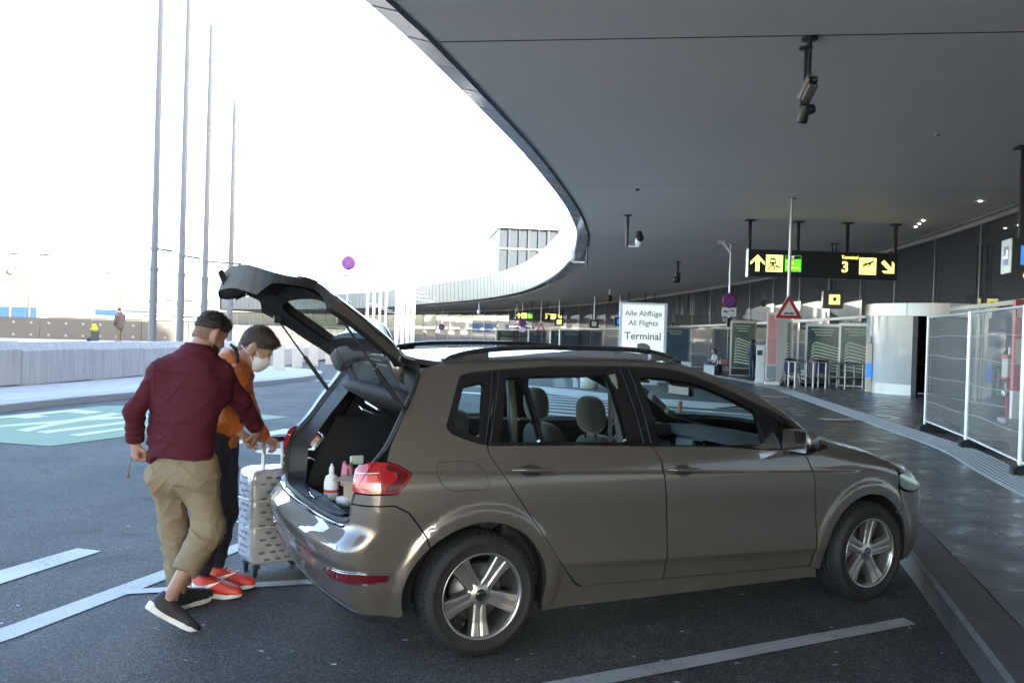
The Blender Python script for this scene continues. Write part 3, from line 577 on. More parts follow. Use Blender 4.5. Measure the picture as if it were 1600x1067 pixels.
# far hangings
def far_hang(x, y, L, lb, kind):
    t = thing('security_camera' if kind != 'box' else 'box_sign', lb, 'security camera' if kind != 'box' else 'sign', (x, y, Z(y)), 0, 'security cameras under the canopy' if kind != 'box' else 'distant box signs')
    m = MB(); m.tube([(0,0,-L), (0,0,0)], .05, 6); m.build('pole', 'galv', t)
    if kind == 'box':
        m = MB(); m.box((0,0,-L-.35), (.8,.5,.7)); m.build('box', 'sign_black', t); m = MB(); m.box((0,-.26,-L-.35), (.42,.02,.42)); m.build('symbol', {'b':'b_em','y':'y_em','w':'galv'}[lb[0] if lb[0] in 'byw' else 'w'], t)
    else:
        m = MB(); m.lathe([(0,-.3),(.16,-.2),(.2,0),(.14,.2),(0,.25)], 10, X=T(0,0,-L-.1)); m.build('head', 'white' if kind == 'w' else 'black', t)
far_hang(-3.6, 96., .9, 'distant white camera above the glass front, left of the far direction sign', 'w')
far_hang(.4, 92., .7, 'small pale camera beside the left hanger of the far direction sign', 'w')
far_hang(7.0, 66., .55, 'dark camera hanging between the far direction sign and the totem', 'd')
far_hang(4.3, 84., 1.75, 'yellow pictogram box sign hanging below the far direction sign', 'box')
far_hang(7.0, 78., 1.95, 'white-symbol grey box sign hanging right of the far direction sign', 'box')
far_hang(8.6, 73., 1.8, 'blue pictogram box sign hanging left of the totem', 'box')
for (x, y, H, lb) in ((1.0, 93., 1.9, 'distant round no-stopping sign left of the far direction sign'), (-9.5, 122., 2.2, 'faint far no-stopping sign in front of the pale glass')):
    t = nostop_sign((x, y, Z(y)-H), lb, H, hang=True); sign_round(t, 0, -.2, -.08, .42); plate_tow(t, 0, -.9, -.06, .6, .4)
y = 88.; t = thing('uneven_road_sign', 'tiny distant red triangle sign below the far direction sign', 'road sign', (2.75, y, Z(y)-2.3)); m = MB(); m.tube([(0,0,-.5),(0,0,2.3)], .04, 6); m.build('pole', 'steel', t)
for s_, mt, yy, nm in ((.9,'red',-.06,'border'), (.5,'white',-.08,'field')):
    P = tri(s_, -.35, .02); m = MB(); m.add([(x, yy, z) for x, z in P], [tuple(range(len(P)-1,-1,-1))]); m.build(nm, mt, t)
# wide dark banner sign right of the far ones
y = 70.; t = thing('check_in_sign', 'dark overhead board half hidden behind the white totem', 'sign', (9.9, y, Z(y)-2.3)); m = MB(); m.box((0,0,.35), (2.6,.2,.8)); m.build('board', 'sign_black', t)
for dx in (-1,.3,1): hanger(t, dx, 0, .75, 2.3, .07)

for (x, y, lb) in ((3.1, 23.3, 'small dark round sensor on the plain canopy ceiling'), (7.6, 16.5, 'small round ceiling sensor near the first canopy joint'), (2.2, 9.4, 'small ceiling sensor near the canopy rim')):
    t = thing('ceiling_sensor', lb, 'sensor', (x, y, Z(y)), 0, 'small ceiling sensors'); m = MB(); m.lathe([(0,-.05),(.035,-.045),(.055,-.02),(.06,0)], 14); m.build('housing', 'black' if y > 20 else 'mullion', t)
# ---- forecourt furniture on the right ------------------------------------------------------------
PZ = .13
M['wire_galv'] = pm('wire_galv', (.55,.56,.57), .5, metal=.6)
def pz(y): return gz(y) + PZ
M['frost'] = pm('frosted_glass', (.52, .53, .525), .12, spec=.6, var=.10, vscale=.9, coat=.5)
M['dkgreen'] = pm('poster_green', (.04, .085, .07), .2, var=.5, vscale=1.2)
M['lime'] = pm('poster_lime', (.55, .62, .48), .4)
# revolving door drum
cx, cy = DRUM; t = thing('revolving_door', 'round revolving door drum with white curved panel and steel band on top', 'door', (cx, cy, pz(cy)))
RD, HD = 2.55, 2.62
def arcw(a0, a1, r0, r1, z0, z1, n=14):
    P = [(r0*math.cos(a), r0*math.sin(a)) for a in np.linspace(R(a0), R(a1), n)] + [(r1*math.cos(a), r1*math.sin(a)) for a in np.linspace(R(a1), R(a0), n)]
    return P
def arcpart(name, a0, a1, r0, r1, z0, z1, mat, par=t, n=14):
    m = MB(); P = arcw(a0, a1, r0, r1, z0, z1, n); k = len(P)
    vs = [(x,y,z0) for x,y in P] + [(x,y,z1) for x,y in P]; fs = [(i, (i+1)%k, k+(i+1)%k, k+i) for i in range(k)]
    fs += [(i, k-1-i, k-2-i, i+1) for i in range(n-1)] + [(k+i, k+i+1, 2*k-2-i, 2*k-1-i) for i in range(n-1)]
    m.add(vs, fs, 0, False); return m.build(name, mat, par)
for q in range(5): arcpart('top_band', 118+q*50+.2, 118+(q+1)*50-.2, RD-.3, RD+.06, HD, HD+.42, 'steel')
m = MB(); m.lathe([(0,HD+.38),(RD-.2,HD+.38)], 32); m.build('top_plate', 'black', t)
arcpart('base_ring', 150, 224, RD-.10, RD+.03, 0, .36, 'steel'); arcpart('curved_panel', 152, 224, RD-.06, RD, .36, HD, 'frost', n=24)
arcpart('base_ring', 318, 372, RD-.10, RD+.03, 0, .36, 'steel'); arcpart('curved_panel', 320, 372, RD-.06, RD, .36, HD, 'frost', n=18)
for a in (224.6, 317.5): 
    m = MB(); m.box(((RD-.02)*math.cos(R(a)), (RD-.02)*math.sin(R(a)), HD/2), (.16,.16,HD), R(a)); m.build('jamb', 'black', t)
for a in (200, 290, 20, 110):
    m = MB(); Xw = RZ(R(a)); m.box((1.2, 0, 1.3), (2.3,.03,2.5), 0, 0, Xw); w = m.build('door_wing', 'facade_glass', t)
    m = MB(); 
    for h in (1.0, 1.75): m.tube([(.3,-.06,h),(1.5,-.06,h),(2.1,-.06,h-.35)], .022, 8, 0, Xw)
    m.build('push_bar', 'steel', w)
m = MB(); m.tube([(0,0,0),(0,0,HD)], .09, 12); m.build('centre_post', 'black', t)
m = MB(); m.lathe([(0,.012),(RD+.25,.012),(RD+.28,.0)], 40); m.build('floor_plate', 'mullion', t)
m = MB(); Xn = RZ(R(262)); m.box((RD+.0,0,2.0),(.02,.5,.16),0,0,Xn); m.build('notice', pm('notice_blue', (.05,.08,.2), .4), t); m = MB(); m.box((RD+.015,.02,2.0),(.02,.30,.11),0,0,Xn); m.box((RD+.015,-.36,2.05),(.02,.14,.2),0,0,Xn); m.build('notice', 'y_em', t)
# site fence
FP = [(8.30, 19.0), (7.42, 16.20), (6.80, 13.48), (6.06, 10.72), (5.3, 8.0)]
def fence_panel(a, b, label):
    a = np.array(a); b = np.array(b); L = float(np.linalg.norm(b-a)); d = (b-a)/L
    t = thing('site_fence', label, 'fence panel', (a[0], a[1], pz(a[1])), math.atan2(d[1], d[0]), 'mobile site fence panels')
    dz = pz(b[1]) - pz(a[1]); z0, z1 = .16, 2.02
    for x in (.03, L-.03):
        m = MB(); m.tube([(x,0,.04),(x,0,z1)], .023, 10); m.build('post', 'galv', t)
    for z in (z0, z1-.02):
        m = MB(); m.tube([(.03,0,z),(L-.03,0,z)], .019, 8); m.build('rail', 'galv', t)
    n = int((L-.1)/.05)
    wire = [(.06 + (L-.12)*i/n) for i in range(n+1)]
    me = None
    for x in wire:
        if me is None:
            m = MB(); m.tube([(0,0,z0),(0,.012,.6),(0,0,1.1),(0,.012,1.6),(0,0,z1-.02)], .0015, 4, caps=False); me = m.mesh('wire', 'wire_galv')
        o = link('wire', me, t); o.location = (x, 0, 0)
    for z in (.50, .95, 1.32, 1.66):
        m = MB(); pts = [(x, -.006, z + .012*math.sin(x*2.2+z*7)) for x in np.linspace(.03, L-.03, 12)]; m.tube(pts, .004, 5, caps=False); m.build('cross_wire', 'galv', t)
    return t
for i, lb in ((1, 'site fence panel of thin wires in front of the dark revolving door'), (2, 'site fence panel by the right picture edge, in front of the red post'), (3, 'nearest site fence panel just beyond the right picture edge')):
    fence_panel(FP[i+1], FP[i], lb)
for i, lb in ((1, 'black rubber foot under the left end of the wire fence'), (2, 'black rubber foot between the two fence panels'), (3, 'black rubber foot by the right picture edge under the fence')):
    x, y = FP[i]; d = math.atan2(FP[i][1]-FP[i+1][1], FP[i][0]-FP[i+1][0])
    t = thing('fence_foot', lb, 'fence foot', (x, y, pz(y)+.006), d + math.pi/2, 'black fence feet')
    m = MB(); m.prism([(-.57,0),(.09,0),(.09,.08),(.04,.115),(-.52,.115),(-.57,.08)], -.10, .10, 0, UPRIGHT); m.build('block', 'rubber', t, bevel=.012)
    m = MB(); m.box((.092,0,.055), (.012,.11,.06)); m.build('socket', 'blind', t)
t = thing('cable_coil', 'white cable coil hanging on the fence post at the right edge', 'cable', (6.1, 10.7, pz(10.7)+.42)); m = MB(); m.tube([(.02*k, -.05+.12*math.sin(a), .26*math.cos(a)) for k, a in enumerate(np.linspace(0, 12.6, 26))], .011, 6); m.build('coil', 'white', t)
# red standpipe post, red board
y = 20.2; t = thing('hydrant_post', 'red standpipe post with cream cabinet behind the wire fence', 'hydrant', (11.13, y, pz(y)))
m = MB(); m.lathe([(0,0),(.15,0),(.15,.02),(.085,.04),(.085,.9),(0,.9)], 18); m.build('post', 'red', t); m = MB(); m.box((0,0,1.12), (.28,.26,.42)); m.build('cabinet', pm('cream', (.50,.47,.40), .5), t, bevel=.02)
m = MB(); m.box((0,0,1.37), (.30,.28,.09)); m.box((0,0,.89),(.30,.28,.05)); m.build('band', 'red', t, bevel=.01); m = MB(); m.lathe([(.03,0),(.075,0),(.075,.05),(.03,.05)], 14, X=T(-.13,-.05,.55) @ RY(-math.pi/2)); m.tube([(-.1,-.04,.55),(-.13,-.04,.8)], .02, 6); m.build('valve', 'galv', t)
m = MB(); m.box((0,0,1.5),(.10,.06,.16)); m.build('tag', 'white', t)
y = 18.9; t = thing('info_board', 'tall red poster board on a grey base at the right picture edge', 'poster board', (10.95, y, pz(y)), R(-8)); m = MB(); m.box((0,0,1.62), (.95,.14,1.9)); m.build('poster', pm('poster_red', (.50,.09,.10), .35, var=.2, vscale=2), t); m = MB(); m.box((0,0,.33), (.95,.14,.66)); m.build('base', 'galv', t); m = MB(); m.box((-.2,-.075,1.5),(.5,.01,.5)); m.build('print', pm('poster_pale', (.6,.5,.35), .5), t); m = MB(); m.box((-.35,-.076,2.3),(.18,.012,.22)); m.build('print', bpy.data.materials['poster_pale'], t)
m = MB(); m.box((0,0,.04),(1.3,.4,.08)); m.build('foot', 'conc', t)
# white totem
y = 34.6; t = thing('flight_totem', 'white totem reading Alle Abfluege All Flights Terminal behind the car roof', 'sign', (4.98, y, gz(y)), R(-6))
m = MB(); m.box((0,0,1.62), (1.80,.26,3.0)); m.box((0,0,.06), (1.2,.3,.12)); m.build('frame', pm('totem_frame', (.52,.55,.57), .4), t, bevel=.015)
m = MB(); m.box((0,-.134,1.62), (1.58,.02,2.84)); p = m.build('panel', pm('totem_panel', (.72,.735,.68), .4, emit=(.7,.74,.66), es=.06), t)
tm = pm('totem_ink', (.13,.135,.125), .6)
for tx, z, sz, b in (('Alle Abflüge', 2.70, .285, .003), ('All Flights', 2.34, .285, .003), ('Terminal', 1.84, .385, .006), ('3', 1.05, 1.25, .05)): sign_text(p, tx, 0 if tx != '3' else .06, z, -.148, sz, tm, bold=b)
# bollards right
y = 30.4; t = thing('concrete_bollard', 'white rounded concrete bollard seen through the car windows', 'bollard', (2.63, y, gz(y))); m = MB(); m.lathe([(0,0),(.30,0),(.30,.5),(.27,.62),(.18,.68),(0,.70)], 20); m.build('body', pm('white_conc', (.62,.61,.57), .8, var=.12, vscale=4), t)
# luggage trolleys in a rail
def trolley(loc, rz, lb):
    t = thing('luggage_trolley', lb, 'luggage trolley', loc, rz, 'luggage trolleys parked in the rails')
    m = MB()
    for sx in (-.28,.28): m.tube([(sx,.42,.12),(sx,-.38,.12),(sx,-.46,.4),(sx,-.50,.98)], .017, 8)
    m.tube([(-.28,-.50,.98),(.28,-.50,.98)], .022, 8); m.tube([(-.28,.42,.12),(.28,.42,.12)], .017, 8)
    m.build('frame', 'steel', t)
    m = MB()
    for q in range(5): m.tube([(-.28,-.3+.16*q,.13),(.28,-.3+.16*q,.13)], .008, 6)
    for z in (.5,.62): m.tube([(-.28,-.47,z),(.28,-.47,z)], .010, 6)
    m.build('rack', 'steel', t)
    m = MB(); m.box((0,-.50,.72), (.5,.02,.34)); m.build('board', pm('trolley_board', (.10,.14,.30), .4) if 'trolley_board' not in bpy.data.materials else bpy.data.materials['trolley_board'], t)
    m = MB(); m.tube([(-.2,-.5,1.0),(.2,-.5,1.0)], .028, 8); m.build('handle', 'black', t)
    for x, y in ((-.25,.4),(.25,.4),(-.26,-.34),(.26,-.34)):
        m = MB(); m.lathe([(0,-.025),(.10,-.025),(.10,.025),(0,.025)], 12, X=T(x,y,.10) @ RY(math.pi/2)); m.build('wheel', 'rubber', t)
    return t
tr0 = trolley((10.62, 35.2, pz(35.2)), R(10), 'luggage trolley first in the left rail lane')
for k in range(1, 5):
    c_ = copy_tree(tr0); c_.location = (10.62+.05*k, 35.2+.33*k, pz(35.2)); c_['label'] = f'luggage trolley in the left rail lane, {["","second","third","fourth","rearmost"][k]} from the front'
for k in range(5):
    c_ = copy_tree(tr0); c_.location = (11.72+.05*k, 34.9+.33*k, pz(35.2)); c_['label'] = f'luggage trolley in the middle rail lane, {["first","second","third","fourth","rearmost"][k]} from the front'
t = thing('trolley_rail', 'low steel railing lanes holding the luggage trolleys', 'railing', (0,0,0))
for k, x in enumerate((10.35, 11.05, 11.55, 12.30, 13.0)):
    y0 = 33.0 + .12*k
    for j in range(3):
        y = y0 + 1.1*j; m = MB(); m.tube([(x+.1*j, y, pz(y)), (x+.1*j, y, pz(y)+.92)], .038, 10); m.build('post', 'steel', t)
    m = MB()
    for h in (.38, .93): m.tube([(x, y0, pz(y0)+h), (x+.2, y0+2.2, pz(y0+2.2)+h)], .022, 8)
    m.build('rail', 'steel', t)
m = MB()
for h in (.38, .93): m.tube([(11.55, 33.24, pz(33.2)+h), (13.0, 33.48, pz(33.4)+h)], .024, 8)
m.build('rail', 'steel', t)
# poster cases, kiosk, banner column, benches
def poster_case(x, y, rz, w, h, lb, kind):
    t = thing('poster_case', lb, 'poster', (x, y, pz(y)), rz, 'poster cases along the glass front')
    m = MB(); m.box((0,0,h/2), (w,.18,h)); m.build('case', 'mullion', t, bevel=.01)
    m = MB(); m.box((0,-.10,h*.55), (w*.88,.03,h*.80)); p = m.build('poster', {'g':'dkgreen','k':pm('poster_blue',(.06,.11,.16),.3,var=.4,vscale=1.2) if 'poster_blue' not in bpy.data.materials else bpy.data.materials['poster_blue'],'o':pm('poster_ochre',(.22,.20,.10),.3,var=.4,vscale=1.4) if 'poster_ochre' not in bpy.data.materials else bpy.data.materials['poster_ochre']}[kind], t)
    m = MB()
    for k in range(9):
        z0 = h*.24 + k*h*.042; x0, x1, xm = -w*.36 + .006*k, w*.40, -w*.08
        if kind == 'g':
            xm = -w*.24; m.add([(x0,-.118,z0+.01*k), (xm,-.118,z0+.03*k), (xm,-.118,z0+.03*k+.075), (x0,-.118,z0+.01*k+.06)], [(0,1,2,3)]); m.add([(xm+.01,-.118,z0+.03*k), (x1,-.118,z0-.10+.012*k), (x1,-.118,z0-.05+.012*k), (xm+.01,-.118,z0+.03*k+.075)], [(0,1,2,3)])
    for k, (a, b) in enumerate(((.18,.9),(.12,.7),(.3,.8))): m.box((-.06*w+.02*k, -.118, h*(.90-.045*k)), (w*(b-a)*.8, .006, h*.016))
    m.build('print', 'lime', p)
    m = MB(); m.box((0,-.10,h*.08), (w*.88,.03,h*.11)); m.build('foot_panel', 'black', t); return t
poster_case(11.45, 44.9, R(-10), 1.25, 2.75, 'green poster case behind the standing man', 'g'); poster_case(12.55, 42.6, R(-14), 1.15, 2.8, 'green poster case behind the white ticket kiosk', 'g')
poster_case(13.0, 37.6, R(-30), 1.6, 2.5, 'wide green poster case behind the luggage trolleys', 'g'); poster_case(13.55, 35.4, R(-30), 1.5, 2.5, 'dark green poster case left of the revolving door', 'g')
for (x, y, w, kd, lb) in ((-.6, 113, 3.2, 'g', 'distant pale poster case left of the far signs'), (3.0, 106, 2.6, 'k', 'distant blue poster case below the far no-stopping sign'), (5.0, 97, 2.2, 'k', 'narrow blue poster case below the far direction sign'), (6.2, 93, 3.2, 'k', 'wide blue poster case below the far direction sign'), (10.3, 76, 2.4, 'o', 'ochre poster case left of the white totem'), (11.2, 62, 1.9, 'k', 'blue poster case right of the white totem')):
    poster_case(x, y, R(28 if y > 90 else 12 if y > 70 else 4), w, 2.7, lb, kd)
y = 36.6; t = thing('ticket_kiosk', 'white and grey ticket kiosk left of the pink banner column', 'kiosk', (10.18, y, pz(y)), R(-15)); m = MB(); m.box((-.12,0,.78), (.34,.5,1.5)); m.box((-.12,0,.06),(.40,.6,.12)); m.build('body', 'white', t, bevel=.02); m = MB(); m.box((.18,0,.80), (.24,.48,1.6)); m.build('side_body', 'mullion', t, bevel=.02)
m = MB(); m.box((-.16,-.255,1.22), (.2,.02,.2)); m.build('screen', 'black', t); m = MB(); m.lathe([(0,0),(.11,0),(.11,.03),(0,.03)], 16, X=T(.24,-.27,1.55) @ RX(math.pi/2)); m.build('badge', 'red', t)
y = 35.4; t = thing('banner_column', 'pink and white advertising column between the kiosk and the trolleys', 'advertising column', (10.25, y, pz(y)), R(-12))
m = MB(); m.box((.27,.05,1.42), (.36,.5,2.84)); m.build('column', pm('column_grey', (.50,.49,.47), .5), t); m = MB(); m.box((-.10,0,1.5), (.40,.42,2.6)); m.build('case', 'mullion', t); m = MB(); m.box((-.10,-.22,1.75), (.34,.02,1.95)); p = m.build('banner', pm('banner_pink', (.60,.30,.30), .4, var=.25, vscale=2.5), t); m = MB(); m.box((-.10,-.22,.48), (.34,.02,.5)); m.build('banner_foot', pm('banner_grey', (.25,.30,.36), .4), t); m = MB(); m.box((-.05,0,.05), (.55,.6,.10)); m.build('foot', 'galv', t)
t = thing('info_pillar', 'slim blue and steel information pillar left of the revolving door', 'information pillar', (12.35, 31.3, pz(31.3)), R(-20)); m = MB(); m.box((0,0,.85), (.20,.3,1.7)); m.build('body', 'steel', t, bevel=.02); m = MB(); m.box((.13,0,.95), (.10,.28,1.2)); m.build('side_body', 'black', t); m = MB(); m.box((.0,-.16,.75),(.18,.02,.5)); m.build('label_panel', 'b_em', t); m = MB(); m.box((-.02,0,1.82),(.12,.14,.22)); m.build('head', 'white', t)
def bench(x, y, rz, lb):
    t = thing('bench', lb, 'bench', (x, y, pz(y)), rz, 'white benches along the glass front')
    m = MB(); m.box((0,0,.46), (2.6,.55,.07)); m.build('seat', 'white', t, bevel=.02)
    for sx in (-1.2, 1.2): m = MB(); m.box((sx,0,.22), (.07,.5,.44)); m.build('leg', 'white', t)
    m = MB(); m.box((0,.24,.22), (2.3,.03,.36)); m.build('back_panel', 'galv', t); return t
bench(10.1, 46.0, R(75), 'white bench under the seated woman'); bench(9.75, 50.5, R(80), 'white bench just left of the seated woman'); bench(9.0, 55.0, R(84), 'white bench seen over the car bonnet, farthest left'); bench(11.5, 41.0, R(70), 'white bench behind the standing man')
# ---- left side: barrier, flagpoles, wall, lamps, far buildings ------------------------------------
bl = crom([(-13.6,6),(-12.3,14.2),(-11.45,20.0),(-11.1,24),(-11.0,28.2),(-10.95,35.5)], 8); qd = along(bl, 2.98)
t = thing('concrete_barrier', 'long grey concrete barrier wall on the island behind the two men', 'barrier')
for a, b in zip(qd[:-1], qd[1:]):
    d = b-a; L = np.linalg.norm(d); m = MB(); z = gz(a[1]) + .135
    m.prism([(-.22,0),(.22,0),(.22,.80),(.10,1.0),(-.10,1.0),(-.22,.80)], .006, L-.006, 0, T(a[0], a[1], z) @ RZ(math.atan2(d[1], d[0])) @ Matrix(((0,0,1,0),(1,0,0,0),(0,1,0,0),(0,0,0,1)))); m.build('block', 'conc_streak', t, bevel=.02)
def flagpole(x, y, H, arm, la, lb):
    t = thing('flagpole', lb, 'flagpole', (x, y, 0), 0, 'four tall grey flagpoles')
    m = MB(); hb = 1.95 + 1.649*.0; m.tube([(0,0,0),(0,0,3.25)], .125, 14); m.tube([(0,0,3.25),(0,0,3.36)], .14, 14); m.tube([(0,0,3.3),(0,0,H*.7),(0,0,H)], [.11,.095,.07], 14); m.build('pole', 'pole_grey', t)
    m = MB(); m.tube([(0,0,3.92),(0,0,4.02)], .13, 12); m.tube([(0,0,3.97),(arm*math.cos(la), arm*math.sin(la), 3.90)], [.032,.045], 8); m.build('arm', 'pole_grey', t)
    m = MB(); m.lathe([(.0,H+.12),(.10,H+.08),(.10,H),(.0,H-.02)], 10); m.build('cap', 'galv', t)
    m = MB(); m.box((-.13,0,2.25),(.05,.06,.12)); m.build('cleat', 'pole_grey', t)
flagpole(-11.71, 29.5, 13.7, .62, R(-10), 'leftmost tall grey flagpole behind the barrier'); flagpole(-11.84, 32.3, 13.7, .62, R(20), 'second tall flagpole from the left'); flagpole(-11.92, 35.0, 13.55, 1.5, R(-12), 'third tall flagpole, with the longest arm'); flagpole(-11.84, 37.9, 13.9, .6, R(-40), 'rightmost tall flagpole above the raised tailgate')
# raised walkway, pierced wall and the person on it
m = MB(); m.box((-36, 56, .05), (50, 30, .78)); struct(m.build('raised_walkway', 'conc'))
wl = crom([(-60,40),(-40,45.0),(-27.5,48.6),(-19,52.5),(-14.0,58),(-11.0,66),(-9.6,78)], 6); wq = along(wl, 2.5)
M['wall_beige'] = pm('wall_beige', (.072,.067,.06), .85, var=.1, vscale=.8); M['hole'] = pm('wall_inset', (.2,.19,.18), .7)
t = thing('pierced_wall', 'long low beige wall with two rows of pale holes along the walkway', 'wall')
for a, b in zip(wq[:-1], wq[1:]):
    d = b-a; L = np.linalg.norm(d); Xw = T(a[0], a[1], 0) @ RZ(math.atan2(d[1], d[0])); zb = .44 if a[1] < 58 else .1
    z1 = np.interp((a[1]+b[1])/2, [40,48,60,78], [1.62,1.60,1.45,1.05])
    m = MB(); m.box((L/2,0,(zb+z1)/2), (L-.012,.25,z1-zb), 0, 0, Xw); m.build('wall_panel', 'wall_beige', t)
    m = MB()
    for k in range(3):
        for z in (z1-.27, zb+.22): m.lathe([(0,0),(.07,0)], 8, X=Xw @ T(L*(k+.5)/3, -.128, z) @ RX(math.pi/2))
    m.build('hole_row', 'hole', t)
# bollards and posts behind the kerb end
for i, (x, y) in enumerate(((-8.95,34.9),(-8.85,37.5),(-8.80,40.3),(-8.65,43.2),(-8.6,46.2))):
    t = thing('square_bollard', ['cream square bollard nearest the masked man', 'second cream bollard from the masked man', 'third cream bollard, partly behind the gas strut', 'fourth cream bollard seen beside the tailgate', 'fifth and farthest cream bollard'][i], 'bollard', (x, y, gz(y)+.13), .2, 'cream square bollards')
    m = MB(); m.box((0,0,.5), (.42,.42,1.0)); m.build('body', pm('cream_conc', (.52,.48,.40), .85, var=.1, vscale=5) if 'cream_conc' not in bpy.data.materials else bpy.data.materials['cream_conc'], t, bevel=.02)
m = MB(); m.sweep([(-.3,0),(-.3,1.0),(.3,1.0),(.3,0)], [(-9.9,60,-.4),(-12,68,-.45),(-16,80,-.55),(-26,96,-.7),(-50,120,-1.0)]); o = m.build('low_wall', pm('low_wall', (.46,.42,.35), .85, var=.12, vscale=1)); tag(o, 'low sunlit cream wall beyond the bollards', 'wall')
m = MB(); m.sweep([(-.3,0),(-.3,.55),(.3,.55),(.3,0)], [(x, y, gz(y)) for x, y in ((-9,72),(-12,84),(-20,100),(-34,122),(-50,140))]); o = m.build('low_wall', 'low_wall' if 'low_wall' in M else bpy.data.materials['low_wall']); tag(o, 'second low cream wall in front of the far glass front', 'wall')
# no-stopping sign on a post, far left of the tailgate
y = 40.; t = nostop_sign((-7.3, y, gz(y)+.1), 'round no-stopping sign on a post above the raised tailgate', 4.6); sign_round(t, 0, 4.62, -.04, .31); plate_tow(t, 0, 4.06, -.04, .46, .40)
# street lamps
def lamp(x, y, H, arm, lb, rz=0., z0=0.):
    t = thing('street_lamp', lb, 'street lamp', (x, y, z0), rz, 'distant twin-arm street lamps')
    m = MB(); m.tube([(0,0,0),(0,0,H)], [.16,.10], 8); m.build('post', 'lamp_post', t); m = MB(); m.tube([(-arm,0,H+.12),(0,0,H-.05),(arm,0,H+.12)], .07, 6); m.build('arm', 'lamp_post', t)
    for s_ in (-1,1): m = MB(); m.lathe([(0,-.14),(.40,-.05),(.5,.06),(.2,.16),(0,.17)], 10, X=T(s_*(arm+.35),0,H+.12) @ Matrix.Diagonal((1.5,.6,1,1))); m.build('lamp_head', 'lamp_head', t)
M['lamp_post'] = pm('lamp_post', (.035,.035,.03), .6); M['lamp_head'] = pm('lamp_head', (.055,.053,.05), .6)
for (x, y, H, arm, lb) in ((-50.7, 95, 8.0, 1.3, 'largest twin-arm street lamp at the far left'), (-55.4, 128, 8.0, 1.5, 'twin-arm street lamp behind the man in the coat'), (-66, 160, 8.0, 2.9, 'slim twin-arm lamp right of the man in the coat'), (-125, 257, 8.0, 3.6, 'tiny twin-arm lamp above the blue building'), (-82, 190, 8.2, 2.6, 'small twin-arm lamp just left of the man in the coat'), (-44, 120, 4.2, 1.0, 'low lamp right of the rightmost flagpole')): lamp(x, y, H, arm, lb)
t = thing('camera_mast', 'slim mast with cameras on top at the far left', 'mast', (-70, 126, 0)); m = MB(); m.tube([(0,0,0),(0,0,7.8)], .10, 6); m.build('post', 'lamp_post', t); m = MB(); m.lathe([(0,7.2),(.5,7.4),(.6,7.8),(.3,8.3),(0,8.4)], 8); m.box((-.7,0,6.6),(.9,.3,.25)); m.box((.8,0,8.2),(.3,.3,.4)); m.build('cameras', 'lamp_head', t)
# pole clusters seen against the far front
def cluster(x, y, n, dx, H, z0, lb):
    for k in range(n):
        t = thing('flagpole', f'{["leftmost","second","third","rightmost"][k]} pole of the {lb}', 'flagpole', (x+dx*k, y+1.1*k, z0), 0, 'distant white flagpoles'); m = MB(); m.tube([(0,0,0),(0,0,H*.5),(0,0,H)], [.19,.15,.09], 8); m.build('pole', 'white', t)
        m = MB(); m.lathe([(0,H+.12),(.14,H+.06),(.14,H-.02),(0,H-.04)], 8); m.build('cap', 'lamp_head', t)
        if n == 4 and H > 12: m = MB(); m.tube([(0,0,5.6-.3*k),(1.7,-.4,5.45-.3*k)], .05, 6); m.build('arm', 'galv', t)
cluster(-9.2, 72, 4, .30, 13.4, -.65, 'white pole group beside the tailgate'); cluster(-18.0, 112, 4, .62, 12.6, -1.1, 'pole group behind the tailgate')
# far buildings
def hall(x, y, w, d, h, mat, lb, z0=-1., win=None, rz=0., roof=None):
    t = thing('airport_building', lb, 'building', (x, y, z0), rz, 'distant airport buildings')
    m = MB(); m.box((0,0,h/2), (w,d,h)); m.build('wall', mat, t); m = MB(); m.box((0,0,h+.2), (w+.8,d+.8,.4)); m.build('roof', roof or 'white', t)
    if win:
        for k in range(win[0]):
            m = MB(); m.box((-w/2+(k+.5)*w/win[0], -d/2-.05, h*.5), (w/win[0]*.9,.12,h*.62)); m.build('window', win[1][k % len(win[1])], t)
M['wblue'] = pm('hall_blue', (.012,.04,.12), .5); M['wgrey'] = pm('hall_grey', (.16,.16,.165), .7); M['wwarm'] = pm('hall_warm', (.17,.155,.135), .8)
hall(-101, 215, 38, 20, 4.0, 'wgrey', 'low white hall with blue window bands far left', .4, (6, ['wblue','wblue','wgrey','wgrey','wblue','wblue']))
hall(-150, 230, 70, 22, 5.2, 'white', 'pale low building at the left picture edge', .2, (9, ['wgrey']))
hall(-62, 150, 26, 8, 1.2, 'wwarm', 'flat canopy roof behind the pierced wall', .5); hall(-72, 190, 16, 10, 2.6, 'wwarm', 'small warm-lit shed right of the second flagpole', .0, (3, ['wgrey']))
hall(-130, 330, 120, 20, 7.0, 'wwarm', 'long far building along the horizon', .0, (22, ['wgrey','wwarm'])); hall(-320, 420, 260, 30, 10, 'wgrey', 'far terminal pier on the horizon', .0, (30, ['wwarm','wgrey']))
